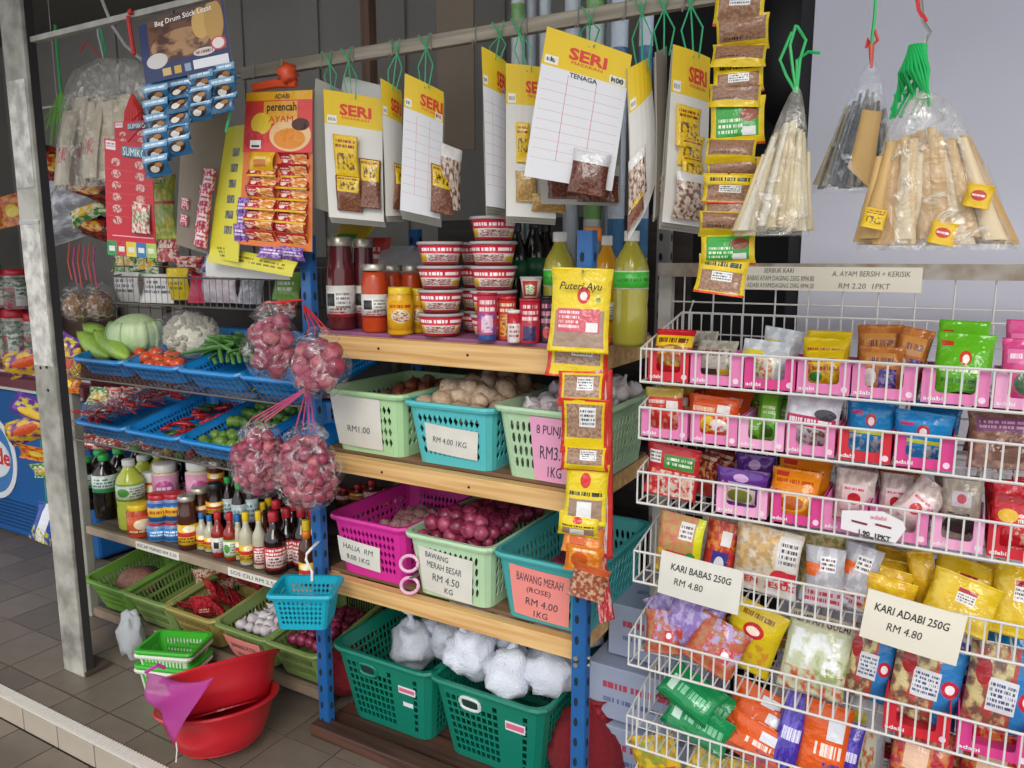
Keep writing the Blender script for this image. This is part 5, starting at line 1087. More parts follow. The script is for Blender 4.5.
PB2 = pr('puteri_mid', 'cf3a26', [('r',.07,.05,.93,.95,'e0c21c'),('r',.12,.3,.88,.9,'a88a74'),('b',.12,.3,.88,.9,'8f6c56',16),('r',.4,.5,.75,.85,'e4e4e2'),('t',.42,.52,.73,.82,'4a4a50',4)], rough=.25); PB3 = pr('puteri_yel', 'dfc41c', [('e',.35,.6,.6,.85,'cf3026'),('t',.1,.45,.9,.56,'2e3420',1),('r',.1,.06,.9,.42,'9a7e68'),('r',.3,.12,.65,.38,'e2e2e0'),('r',0,0,1,.08,'e0d01c')], rough=.25); PO3 = pr('orange_packet', 'd97a22', [('b',.1,.1,.9,.9,'e8a04a',6),('e',.15,.2,.6,.8,'c85a20'),('t',.2,.8,.8,.92,'f0dcc0',1)], rough=.25); PR3 = pr('red_brown_packet', '8f4a34', [('b',0,0,1,1,'c49a7a',9),('r',0,.8,1,1,'c0562c')], rough=.25)
rows = []
spec = [(552,608,268,352,PA,.022,2,1.70),(548,606,334,378,PB2,.022,3,1.715),(560,604,372,406,PB2,.022,0,1.71),(562,606,398,455,PB2,.022,1,1.70),(563,607,446,470,PB2,.02,1,1.705),(566,606,464,524,PB3,.02,2,1.70),(560,598,512,536,PB3,.02,4,1.695),(564,602,528,552,PO3,.022,4,1.705),(566,602,545,574,PO3,.022,6,1.70),(572,606,566,600,PR3,.02,12,1.70)]
for x0, x1, a, b, m, tk, ag, Yv in spec: rows.append((wrect(x0, x1, a, b, Yv, ang=ag, yaw=18), m, tk))
rows.append((wrect(596, 613, 370, 560, 1.745, ang=-1, yaw=50), pr('side_white', 'd8cfca', [('b',0,0,1,1,'c0484a',7),('r',.6,0,1,1,'cf3a34')], rough=.3), .012)); rows.append((wrect(595, 611, 555, 622, 1.735, ang=-8, yaw=50), pr('side_red', 'b9303a', [('b',0,0,1,1,'d8a8a0',7)], rough=.3), .014))
t = strip_packets('spice_strip', 'strip of yellow and red spice packets hung on the near blue upright', rows, at(585, 600, 1.72))
sfp = frame4(*[c - at(585, 600, 1.72) for c in wrect(556, 606, 282, 292, 1.70, ang=2, yaw=18)])
lettering(t, 'Puteri Ayu', lambda u, v: (sfp(u, v)[0] + sfp(u, v)[1]*.012, sfp(u, v)[1]), .12, 0, .9, 1, INK, bold=.01, shear=.3)
obj('nail_hook', G().tube([at(583,272,1.69)-at(585,600,1.72), at(583,268,1.77)-at(585,600,1.72)], .003, 6), M_steel, t)
tag(obj('orange_cap', G().lathe([(0,0),(.022,0),(.022,.03),(.018,.034),(0,.034)], 12).mesh('orange_cap', smooth=True), c_o, None, (at(592,232,1.83).x+.003, 1.83, 1.64)), 'small orange cap showing behind the top of near blue upright', 'cap')

# ------------------------------------------------------------------ hanging clear bags of noodles and crackers
def taper_bag(name, label, px, ytop, ybot, w_bot, Y, m, filler, nfill, fm, tie, lean=0, depth=.09, seed=1, cat='bag', len0=.1, gold=None, ex=.8):
    random.seed(seed)
    top, bt = at(px, ytop, Y), at(px + lean, ybot, Y); base = Vector((bt.x, Y, bt.z)); H = top.z - bt.z; W = at(px+w_bot/2, ybot, Y).x - at(px-w_bot/2, ybot, Y).x
    t = thing(name, label, cat, base); dx = top.x - bt.x; g = G(); n, m_ = 28, 16
    for j in range(m_+1):
        v = j/m_; w = (.07 + .93*(1-v)**ex) if v > .04 else .97; sh = dx*v
        for i in range(n):
            a = 2*PI*i/n; k = 1 + .05*math.sin(a*7+seed+v*3) + .06*noise.noise(Vector((math.cos(a)*2, math.sin(a)*2+seed, v*4)))
            g.V.append((sh + W/2*w*k*math.cos(a), depth/2*(w*.8+.2)*k*math.sin(a), H*v))
    for j in range(m_):
        for i in range(n): g.face((j*n+i, j*n+(i+1)%n, (j+1)*n+(i+1)%n, (j+1)*n+i))
    obj('bag_film', g.mesh('bag_film', smooth=True), m, t)
    for k in range(nfill):
        u = (k+.5)/nfill*2-1; v0 = .03 + random.uniform(0, .05); v1 = random.uniform(.62, .8)*(1-abs(u)*.12); pts = []
        yy = random.uniform(-.35, .35)*depth
        for q in range(5):
            v = v0 + (v1-v0)*q/4; w = .07 + .93*(1-v)**ex; pts.append(Vector((dx*v + W/2*.94*u*w + random.uniform(-.003, .003), yy*w, H*v)))
        tw = .48 if 'slab' in filler else .2
        c = [pts[-1] + Vector((-len0*tw, 0, 0)), pts[-1] + Vector((len0*tw, 0, 0)), pts[0] + Vector((len0*.5, random.uniform(-.01,.01), 0)), pts[0] - Vector((len0*.5, random.uniform(-.01,.01), 0))]
        pillow(filler, c, random.choice(fm), .016, t, origin=Vector((0,0,0)), nu=4, nv=8, crimp=.02)
    if gold:
        for (u0, v0, s, mm2) in gold: pillow('yellow_packet', [Vector((W/2*u0 + a*s, -depth*.48, H*v0 + b*s)) for a, b in (((-.7,1),(1,.6),(.7,-1),(-1,-.6)) if s < .05 else ((-.15,1.3),(.45,1.2),(.3,-1.3),(-.5,-.5)))], mm2, .008, t, origin=Vector((0,0,0)), nu=4, nv=8)
    tp = Vector((dx, 0, H))
    for (a, mt) in tie: obj('hanging_string', G().tube([tp + Vector((0, 0, -.01))] + [at(x, y, Y) - base for x, y in a], .003, 5), mt, t)
    return t, base, tp
M_noo = [mat('noodle_%d' % i, c, .6, noise_s=5, noise_a=.06) for i, c in enumerate(('d9caa4', 'e0d4b8', 'd0bd92', 'e2dac8'))]
M_fish = [mat('cracker_%d' % i, c, .5, noise_s=5, noise_a=.08) for i, c in enumerate(('c9a263', 'd4b67f', 'bf9455', 'd8c4a0'))]
M_dry = [mat('drystick_%d' % i, c, .5, noise_s=6, noise_a=.1) for i, c in enumerate(('8f8672', '75705f', 'a5977a', '5f6468'))]
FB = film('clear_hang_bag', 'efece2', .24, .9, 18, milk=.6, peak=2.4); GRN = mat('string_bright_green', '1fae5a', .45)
taper_bag('noodle_bag', 'clear bag of pale vermicelli hung by green string before the dark doorway', 797, 88, 236, 80, 1.58, FB, 'noodle_bundle', 64, M_noo, [([(793,70),(790,45),(796,25)], GRN), ([(800,60),(806,40),(797,26)], GRN), ([(786,75),(780,60),(792,32)], GRN), ([(797,60),(808,52),(820,53)], GRN)], lean=-26, depth=.1, seed=4, len0=.02)
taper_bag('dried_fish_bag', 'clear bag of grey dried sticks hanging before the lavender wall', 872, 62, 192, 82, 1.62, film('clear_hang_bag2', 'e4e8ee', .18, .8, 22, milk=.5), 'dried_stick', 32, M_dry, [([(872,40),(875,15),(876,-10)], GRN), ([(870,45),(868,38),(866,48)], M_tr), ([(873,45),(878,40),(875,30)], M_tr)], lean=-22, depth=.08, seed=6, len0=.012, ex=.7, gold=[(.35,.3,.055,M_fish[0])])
t, b0, tp = taper_bag('cracker_bag', 'large clear bag of golden fish crackers at the upper right', 925, 92, 250, 156, 1.5, FB, 'cracker_strip', 60, M_fish, [([(914,100),(916,60)], GRN)], lean=8, depth=.13, seed=9, len0=.034, ex=.55, gold=[(-.75,.2,.02,SPY),(.5,.32,.022,pr('adabi_tag','dfb51c',[('e',.2,.3,.8,.75,'b8302c'),('t',.25,.45,.75,.6,'f0dcd0',1)])),(.12,.1,.022,pr('adabi_tag','dfb51c',[]))])
g = G(); random.seed(2)
for k in range(22):
    a = k*.6; g.tube([at(918,45,1.5)+Vector((.012*math.cos(a),.012*math.sin(a),0)), at(914,72,1.5)+Vector((.022*math.cos(a+1),.02*math.sin(a+1),0)), at(910,105,1.5)+Vector((.03*math.cos(a+2),.02*math.sin(a),random.uniform(-.02,.02)))], .0025, 4)
gt = at(910,105,1.5); t = thing('string_tuft', 'bunch of bright green plastic string on the hook beside the cracker bag', 'string', gt)
for i, v in enumerate(g.V): g.V[i] = tuple(Vector(v) - gt)
obj('green_strands', g, GRN, t)['kind'] = 'stuff'; obj('hook_wire', G().tube([at(920,-8,1.5)-gt, at(923,22,1.5)-gt, at(930,32,1.5)-gt, at(924,44,1.5)-gt, at(918,46,1.5)-gt], .003, 5), M_steel, t); obj('red_string', G().tube([at(916,-8,1.5)-gt, at(919,10,1.5)-gt, at(926,22,1.5)-gt], .004, 5), M_tr, t)
g0 = at(790,75,1.58)
tag(obj('black_wok', G().lathe([(.0,.06),(.10,.05),(.19,.0),(.2,.0),(.2,.006),(.1,.062),(0,.07)], 32).mesh('black_wok', smooth=True), mat('black_iron', '131215', .5), None, (at(800,30,2.55).x, 2.55, at(800,35,2.55).z), (PI/2, 0, 0), (.75, 1.4, 1)), 'black oval pan hanging in the dark doorway', 'pan')

# ================================================================== UPPER LEFT: crackers, strings, wire basket
taper_bag('cracker_bag', 'clear bag of pale printed crackers hanging from whitish rail', 104, 58, 188, 104, 1.85, FB, 'cracker_slab', 12, [pr('slab_pale', 'cfc0a4', [('r',.2,.3,.8,.5,'c04a44'),('b',.2,.3,.8,.5,'d8c8b0',12)]), mat('slab_plain', 'cbbd9f', .6)], [([(98,35),(97,20)], mat('string_white', 'cfd2ca', .5)), ([(102,40),(99,20)], M_str), ([(106,52),(100,24)], M_str), ([(94,50),(86,42),(80,52)], M_tr)], lean=2, depth=.12, seed=12, len0=.11, ex=.22)
g0 = at(62, 150, 1.9); t = thing('string_tuft', 'bunch of green raffia hanging beside the support post', 'string', g0)
g = G(); g.tube([at(55,25,1.9)-g0, at(58,60,1.9)-g0, at(61,92,1.9)-g0], .005, 5); obj('cord', g, GRN, t); g = G()
for k in range(26): a = random.uniform(-1, 1); g.tube([at(61,90,1.9)-g0, at(61+a*10,108,1.9)-g0, at(60+a*16,128+random.uniform(-10,18),1.9)-g0], .0022, 4)
obj('raffia_strands', g, mat('raffia', '6aa83a', .5), t)['kind'] = 'stuff'
SN = [pr('snack_yellow', 'd8ae22', [('b',0,0,1,1,'6a2a7a',5),('e',.2,.3,.8,.7,'c9502a')], rough=.2), pr('snack_purple', '6a3a9a', [('e',.2,.2,.8,.6,'dfb52a'),('b',.1,.5,.9,.9,'d8c83a',6)], rough=.2), pr('snack_dark', '3a2620', [('e',.2,.3,.8,.8,'d8a32a'),('b',0,0,1,1,'a8322a',7)], rough=.2), pr('snack_orange', 'd88a22', [('b',0,0,1,1,'b8402a',6),('e',.3,.3,.7,.7,'e8cf4a')], rough=.2), pr('snack_green', '3f8a3a', [('e',.2,.2,.8,.7,'dfb52a'),('b',0,0,1,1,'e8e0c0',9)], rough=.2), pr('snack_blue', '2a4a9a', [('r',.3,0,.7,1,'d8dce4'),('b',0,0,1,.4,'b8b03a',8)], rough=.2), pr('snack_grey', '9a9aa0', [('b',0,0,1,1,'c9c9cf',5)], rough=.12), pr('snack_red', 'b52a30', [('b',0,0,1,1,'e0c8b8',7),('t',.2,.4,.8,.6,'f3e8dc',1)], rough=.2)]
def snack(px0, px1, py0, py1, Y, mi, lab, ang=0, grp=None, t=.05, lean=0, name='snack_packet', cat='snack packet', m=None, yaw=20):
    o, _ = pillow(name, wrect(px0, px1, py0, py1, Y, ang, lean, yaw), m or SN[mi], t); return tag(o, lab, cat, grp)
# snack strip hanging behind the post
for a in ((15,48,348,374,2.05,0,'yellow and purple snack packet highest left of the post',-14),(22,50,400,420,2.05,1,'purple snack packet second down left of the post',20),(16,46,416,440,2.05,0,'yellow snack packet third down left of the post',-18),(24,48,446,462,2.05,3,'orange pink snack packet fourth down left of the post',8),(36,54,463,478,2.05,4,'green snack packet lowest of the strip left of the post',-5),(38,52,505,542,2.05,5,'blue and white snack packet hanging low left of the post',18),
          (60,76,348,378,1.9,0,'yellow snack packet just right of the post',0),(56,74,334,352,1.92,1,'purple snack packet top right of the post',30),(62,77,374,392,1.9,3,'orange snack packet below the yellow one right of the post',5),(0,22,195,226,2.4,3,'orange snack bag at the far left behind the post',-10)): snack(*a[:7], ang=a[7], t=.03)
for i, (x, y, w, h, mi) in enumerate(((58,165,26,34,2),(78,168,28,36,2),(52,205,34,44,6),(75,198,30,30,6),(88,208,26,26,4),(96,226,26,24,2),(70,228,40,22,6),(92,190,30,22,2))):
    snack(x-w/2, x+w/2, y-h/2, y+h/2, 2.12+.03*(i % 3), mi, ['dark and yellow snack bag below the raffia', 'dark and yellow snack bag nearest the cracker bag', 'grey plastic bag beside the support post', 'small grey plastic bag left of the red card', 'green snack bag left of the red card', 'black snack bag on the rack top by the red card', 'crumpled grey plastic bag on the rack top', 'black snack bag under the cracker bag'][i], ang=random.uniform(-25, 25), t=.06, yaw=25)
tag(obj('snack_cord', G().tube([(at(40,360,2.075).x, 2.085, 2.94), at(36,360,2.08), at(38,420,2.08), at(44,470,2.08), at(48,520,2.08)], .003, 5), M_str), 'green cord on which the snack packets left of the post hang', 'cord')
# wire basket on the top of the vegetable rack
wb2 = thing('wire_basket', 'grey wire basket of packets on the upper left rack', 'wire basket', (-2.62, 2.1, 1.40)); g = G()
x0, x1 = -.46, .5
for zz in (.01, .12): g.tube([(x0,-.1,zz),(x1,-.1,zz)], .0035, 6)
g.tube([(x0,.16,.16),(x1,.16,.16)], .0035, 6); g.tube([(x0,-.1,.12),(x0,.16,.16)], .0035, 6); obj('rim_wire', g, M_wire, wb2)
g = G()
for k in range(28): x = x0+(x1-x0)*k/27; g.tube([(x,-.1,.12),(x,-.1,.01),(x,.16,.01),(x,.16,.16)], .0018, 4)
obj('thin_wires', g, M_wire, wb2)
gp = thing('wire_grid', 'wire grid panel at the left end of the vegetable rack', 'wire grid', (-3.1, 2.12, 1.2)); g = G()
for k in range(7): g.tube([(-.22+.08*k, .05, 0), (-.22+.08*k, .05, .46)], .0025, 5)
for k in range(8): g.tube([(-.24, .05, .06*k), (.28, .05, .06*k)], .0025, 5)
obj('grid_wires', g, M_wire, gp)
WP = pr('white_carton', 'd5d3d0', [('t',.1,.3,.9,.8,'5a5a66',3)], bump=0); 
items = [(118,140,272,302,WP,'white carton with faint lettering in the upper wire basket, left'),(141,172,274,303,WP,'white carton with faint lettering in the upper wire basket, right'),(170,190,268,300,pr('yel_pack','dcc21f',[('t',.2,.3,.8,.6,'8a6a1a',2)]),'small yellow packet hung on the upper wire basket'),(190,206,276,303,pr('pink_pack','cf2f5a',[]),'pink packet in the upper wire basket'),(206,238,272,303,pr('pale_pack2','d0c0ca',[('b',0,0,1,1,'e0d8dc',6)]),'pale packet in the upper wire basket beside the pink one'),(240,262,274,304,SN[6],'grey packet at the right end of the upper wire basket'),
 (112,135,250,272,SN[4],'green packet behind white cartons, left'),(135,160,252,274,SN[4],'green packet behind white cartons, right'),(178,205,256,276,SN[7],'red packet behind the yellow one'),(205,240,252,274,pr('blue_pack','2a5aa0',[('b',0,0,1,1,'d8dce4',6)]),'blue packet behind pale packet in the upper basket'),(155,176,175,240,pr('strip_green','9ab04a',[('b',0,0,1,1,'d8c84a',7),('r',0,.55,1,.6,'c03a3a')]),'green and yellow sachet strip right of the red card'),(158,178,230,262,SN[7],'red and white sachet below the green strip'),(275,300,272,300,pr('green_box','7fae4a',[('t',.2,.3,.8,.7,'e8ecd8',2)]),'green box beneath the curled yellow sheet'),(276,296,292,312,SN[7],'red sachet behind the upper left onion bag')]
for a in items: snack(*a[:4], 2.06 if a[2] > 262 else 2.18, 0, a[5], t=.03, m=a[4], yaw=5, name='packet', cat='packet')
random.seed(21)
for i, (px, py) in enumerate(((78, 305), (101, 304))):
    t = thing('peanut_bag', ['clear bag of brown peanuts at the left above the gourds', 'clear bag of brown peanuts nearest the cabbage'][i], 'bag', at(px, py+14, 2.0))
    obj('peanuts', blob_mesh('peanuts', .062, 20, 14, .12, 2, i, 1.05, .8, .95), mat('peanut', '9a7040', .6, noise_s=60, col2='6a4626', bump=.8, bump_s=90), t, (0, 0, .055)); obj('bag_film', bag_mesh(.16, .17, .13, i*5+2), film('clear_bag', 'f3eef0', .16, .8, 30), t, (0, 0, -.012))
for k in range(6):
    pk, pkx = [(75, 'c04a80'), (92, 'c4503a'), (84, '8a4a70')][k % 3][0], 0
    tag(obj('plastic_hanger', G().tube([at(70+k*5,243+k%2*4,2.0), at(68+k*5,262,2.0), at(72+k*5,280+k%3*4,2.0)], .004, 5), mat('hanger_pink', 'c04a80', .5) if k % 2 else mat('hanger_red', 'c4503a', .5)), 'pink plastic clip hanging on the wire grid' if k % 2 else 'red plastic clip hanging on the wire grid', 'clip', 'plastic clips on the wire grid')
# goods seen through the tiers
for k in range(10):
    px = 90 + 17*k; o, _ = pillow('tier_packet', wrect(px, px+22, 388 - k*.4, 405, 2.3, yaw=10), SN[(4,7,7,7,6,7,2,7,7,4)[k]], .04); tag(o, 'small packet glimpsed between the two tray rows', 'packet', 'packets between the tray rows')
for k in range(7):
    px = 78 + 20*k; o, _ = pillow('tier_packet', wrect(px, px+26, 434, 450, 2.28, yaw=10), SN[(7,7,6,7,2,7,3)[k]], .04); tag(o, 'red sachet glimpsed above the soda bottles', 'packet', 'sachets above the soda bottles')

# ------------------------------------------------------------------ freezer, jars, and the far left corner
M_fz = mat('freezer_blue', '17599a', .4, noise_s=2, noise_a=.06)
fz = thing('chest_freezer', 'blue chest freezer with round white logo at the far left', 'freezer', (-4.66, 2.62, 0))
bevel(obj('cabinet', G().box((0, 0, .44), (1.6, .62, .86)), M_fz, fz), .02); bevel(obj('lid_frame', G().box((0, 0, .91), (1.64, .66, .07)), mat('freezer_lid', '6a2f3a', .5), fz), .008); obj('trim_strip', G().box((0, -.335, .885), (1.64, .01, .014)), mat('freezer_trim', 'c9c6c2', .4), fz)
o = obj('logo_disc', G().lathe([(0,0),(.25,0),(.25,.004),(.235,.006),(0,.006)], 36), mat('logo_white', 'd9dde3', .4), fz, (-.15, -.312, .46), (PI/2, 0, 0)); obj('logo_inner', G().lathe([(0,0),(.215,0),(.215,.003),(0,.003)], 36), mat('logo_blue', '3f78b4', .4), o, (0, 0, .006))
obj('logo_band', G().lathe([(0,0),(.2,0),(.2,.003),(0,.003)], 36), mat('logo_white', 'd9dde3', .4), o, (0, 0, .009), scale=(1, .62, 1))
lettering(fz, 'Nestle', lambda u, v: (Vector((-.32 + .37*u, -.326, .425 + .10*v)), Vector((0, -1, 0))), 0, 0, 1, 1, REDINK, bold=.02)
for k in range(8): obj('vent_slot', G().box((.2, -.312, .06 + .022*k), (.9, .006, .008)), mat('freezer_vent', '0f3c6a', .5), fz)
cnt = thing('counter_board', 'maroon topped ledge behind the freezer holding the jars', 'ledge', (-4.66, 2.6, .945)); obj('ledge', G().box((0, 0, .02), (1.6, .5, .04)), mat('ledge_maroon', '7a3440', .6), cnt); obj('ledge_edge', G().box((0, -.252, .02), (1.6, .006, .012)), mat('freezer_trim', 'c9c6c2', .4), cnt)
JR = pr('jar_candy', '9a8a8c', [('b',0,0,1,1,'c9b8b0',10),('b',0,0,1,.6,'b03a44',8),('r',.44,.1,.56,.7,'d8d4d0'),('b',.2,.3,.8,.9,'4a7a5a',14)], rough=.15)
for i, (px, yt, yb_, Y) in enumerate(((20, 310, 364, 2.48), (2, 313, 366, 2.45), (20, 270, 310, 2.48), (2, 274, 313, 2.45), (40, 312, 362, 2.55))):
    a = at(px, yb_, Y); z = .986 if yb_ > 330 else .986 + at(px, 310, Y).z - at(px, 364, Y).z + .002
    bottle('candy_jar', ['clear sweet jar with red lid on the ledge, front', 'clear sweet jar with red lid at the frame edge', 'upper sweet jar with red lid stacked beside the post', 'upper sweet jar with red lid at the frame edge', 'clear sweet jar with red lid half behind the post'][i], 'jar', a.x, Y, z, .075, at(px, yt, Y).z - a.z, JR, c_r, None, 'jar', lid_h=.16)
tag(obj('green_awning', G().poly([(0, 0), (.16, 0), (.05, .42), (0, .42)], .03), mat('green_tarp', '1f7a4a', .6), None, (at(-14, 285, 2.55).x, 2.55, at(-5, 282, 2.55).z)), 'green folded tarpaulin at the left edge of the frame', 'tarpaulin')
tag(obj('carton', G().box((0, 0, 0), (.3, .2, .35)), mat('carton_brown', '5a463a', .8), None, (-4.6, 2.8, 1.16)), 'dark brown carton behind the sweet jars', 'carton')

# boxes and sack at the lower right of the wooden shelves
M_cart = pr('carton_blue', '9aa4bc', [('t',.15,.55,.85,.75,'b0405a',1),('t',.15,.3,.7,.45,'5a6a94',1)], bump=0, rough=.7)
for i, (x, y, z, s) in enumerate(((-.70, 2.12, .165, (.34, .34, .17)), (-.71, 2.14, .34, (.34, .34, .165)), (-.69, 2.18, .51, (.30, .3, .16)))):
    tag(bevel(obj('carton', G().box((0, 0, 0), s), M_cart, None, (x, y, z)), .004), ['pale blue carton at the bottom of the stack behind near blue upright', 'pale blue carton in the middle of the stack behind near blue upright', 'pale blue carton on top of the stack behind near blue upright'][i], 'carton')
t = thing('net_sack', 'red net sack of onions on the floor beside the near blue upright', 'sack', (-.87, 1.98, .0))
obj('sack', blob_mesh('sack', 1, 26, 18, .2, 2.4, 5, .95, .9, 1.0), mat('net_red', 'a5222e', .6, noise_s=45, col2='7a1420', bump=.8, bump_s=90), t, (0, 0, .135), scale=(.135, .13, .14)); obj('gathered_neck', G().lathe([(.05,0),(.02,.03),(.025,.045),(.04,.06),(0,.05)], 12).mesh('neck', smooth=True), mat('net_red', 'a5222e', .6), t, (.02, 0, .25))
tag(obj('net_sack', blob_mesh('sack2', 1, 20, 14, .2, 2.4, 9, 1, .8, .8), mat('net_red', 'a5222e', .6), None, (-1.84, 1.98, .13), (0, 0, 0), (.1, .12, .12)), 'small red net sack on the floor behind the left blue upright', 'sack')
# ================================================================== RIGHT WIRE RACK
M_ww = mat('wire_white', 'd3d0cb', .4); M_fr = mat('frame_white', 'c4c0b8', .55, noise_s=12, col2='97918a')
WX0, WX1, FY, BY = -.645, .27, 1.72, 2.02
rk = thing('wire_rack', 'white wire grid rack hung with baskets before the lavender wall', 'rack', (-.1, 2.08, 0))
o = obj('frame_post', G().box((-.61, 0, .83), (.035, .03, 1.5)), M_fr, rk); obj('frame_post', G().box((.385, 0, .83), (.035, .03, 1.5)), M_fr, rk); obj('top_rail', G().box((-.11, -.002, 1.566), (1.04, .036, .036)), mat('rail_rusty', 'b3aca2', .6, noise_s=16, col2='8a7660'), rk); obj('foot_bar', G().box((-.11, 0, .05), (1.04, .24, .04)), M_fr, rk)
g = G()
for k in range(12): g.tube([(-.56+.08*k, .0, .1), (-.56+.08*k, 0, 1.56)], .0022, 5)
for k in range(18): g.tube([(-.6, .004, .12+.085*k), (.38, .004, .12+.085*k)], .0022, 5)
obj('grid_wires', g, M_ww, rk)
TOPZ = [1.389, 1.25, 1.093, .897, .688, .473, .27]; FLR = [1.311, 1.175, 1.016, .82, .61, .395, .19]
TIER = ['topmost', 'second', 'third', 'fourth', 'fifth', 'sixth', 'lowest']
for i in range(7):
    zt, zf = TOPZ[i], FLR[i]; dpt = [0, 0, 0, .01, .03, .03, .03][i]; fy = FY - dpt; bz = zt + .066
    t = thing('wire_basket', '%s white wire basket counted from the top of the packet rack' % TIER[i], 'wire basket', (-.1, 1.87, zf)); o0 = Vector((-.1, 1.87, zf)); R3 = .0032
    P = lambda x, y, z: Vector((x, y, z)) - o0
    g = G(); g.tube([P(WX0,BY,bz), P(WX0,fy,zt), P(WX1,fy,zt), P(WX1,BY,bz)], R3, 6); g.tube([P(WX0,BY,bz), P(WX1,BY,bz)], R3, 6); g.tube([P(WX0,BY,zf), P(WX0,fy,zf), P(WX1,fy,zf), P(WX1,BY,zf)], R3, 6); g.tube([P(WX0,BY,zf), P(WX1,BY,zf)], R3, 6)
    g.tube([P(WX0+.02,BY+.03,bz+.03), P(WX0+.02,BY,bz), P(WX0+.02,BY,zf)], R3, 6); obj('rim_wire', g, M_ww, t)
    g = G(); n = 36
    for k in range(n): x = WX0 + (WX1-WX0)*k/(n-1); g.tube([P(x,fy,zt), P(x,fy,zf), P(x,BY,zf), P(x,BY,bz)], .0021, 5)
    for k in range(1, 8): y = fy+(BY-fy)*k/8; zz = zt+(bz-zt)*k/8; g.tube([P(WX0,y,zz), P(WX0,y,zf)], .0021, 5); g.tube([P(WX1,y,zz), P(WX1,y,zf)], .0021, 5)
    for k in range(1, 4): y = fy+(BY-fy)*k/4; g.tube([P(WX0,y,zf), P(WX1,y,zf)], .0021, 5)
    obj('upright_wires', g, M_ww, t)
# display boxes with a cut-out front
M_bp = mat('box_pink', 'e884b8', .5, noise_s=5, noise_a=.04); M_bh = mat('box_hot', 'd83f8a', .5); M_brd = mat('box_red', 'cf2434', .5); M_bl = mat('box_light', 'eda8cc', .5)
def dbox(row, x0, x1, m, lab):
    y = FY + .014 - [0,0,0,.01,.03,.03,.03][row]; z = FLR[row] + .004; a = at(x0, 400, y).x if row == 0 else at(x0, 384+row*60, y).x
    ref = 257 + (CAM_H - z)*430
    X0, X1 = at(x0, ref, y).x, at(x1, ref, y).x; w = X1-X0; h = .07; pw = w*.2; band = h*.3; rr = pw*.5
    t = thing('display_box', lab, 'display box', ((X0+X1)/2, y+.08, z))
    def pillar(xa, xb, inner):
        pts = []
        for k in range(7): an = PI - PI*k/6; pts.append(((xa+xb)/2 + (xb-xa)/2*math.cos(an), h - (xb-xa)*.3 + (xb-xa)*.3*math.sin(an)))
        return pts
    L = pillar(-w/2, -w/2+pw, 1); Rr = pillar(w/2-pw, w/2, 0)
    arc = [(-w/2+pw + (.008 - .008*math.cos(q)), band + .008 - .008*math.sin(q)) for q in (0, PI/4, PI/2)]; arc2 = [(-x_, z_) for x_, z_ in arc[::-1]]
    out = [(-w/2, 0)] + L + arc + arc2 + Rr + [(w/2, 0)]
    g = G(); g.poly(out[::-1], .003); obj('front_panel', g, m, t, (0, -.08, 0))
    for s in (-1, 1): obj('side_panel', G().box((s*(w/2-.0015), 0, h*.45), (.003, .158, h*.9)), m, t)
    obj('back_panel', G().box((0, .078, h*.45), (w, .003, h*.9)), m, t); obj('box_floor', G().box((0, 0, .002), (w, .158, .003)), m, t)
    obj('printed_seal', G().lathe([(0,0),(.0065,0),(.0065,.0008),(.0045,.0008),(.0045,.0004),(0,.0004)], 14), mat('seal_pale', 'f3d6e4', .5), t, (w/2-pw*.5, -.081, band*.55), (PI/2, 0, 0))
    sf = lambda u, v: (Vector((-w/2+.004 + u*w*.3, -.0805, band*.25 + v*band*.4)), Vector((0, -1, 0)))
    lettering(t, 'adabi', sf, 0, 0, 1, 1, WHITEINK, bold=.02)
RN = ['top', 'second', 'third', 'fourth', 'fifth', 'sixth', 'seventh']
ordw = ['first', 'second', 'third', 'fourth', 'fifth', 'sixth', 'seventh', 'eighth']
BX = {0: [(648,688,M_brd),(690,741,M_bp),(744,795,M_bh),(797,850,M_bp),(852,917,M_bp),(922,991,M_bp),(996,1062,M_bl)], 1: [(641,687,M_bp),(690,737,M_bp),(739,784,M_bl),(786,835,M_bp),(838,892,M_brd),(895,955,M_bh)], 2: [(716,767,M_bl),(771,822,M_bh),(824,868,M_bp),(870,930,M_bp),(933,987,M_bl),(991,1052,M_brd)], 4: [(886,955,M_brd),(962,1040,M_bh)]}
for r, L in BX.items():
    for k, (a, b, m) in enumerate(L): dbox(r, a, b, m, '%s cut-out display box, %s from the left in the %s packet row' % ({'box_pink':'pink','box_hot':'deep pink','box_red':'red','box_light':'pale pink'}[m.name], ordw[k], RN[r]))

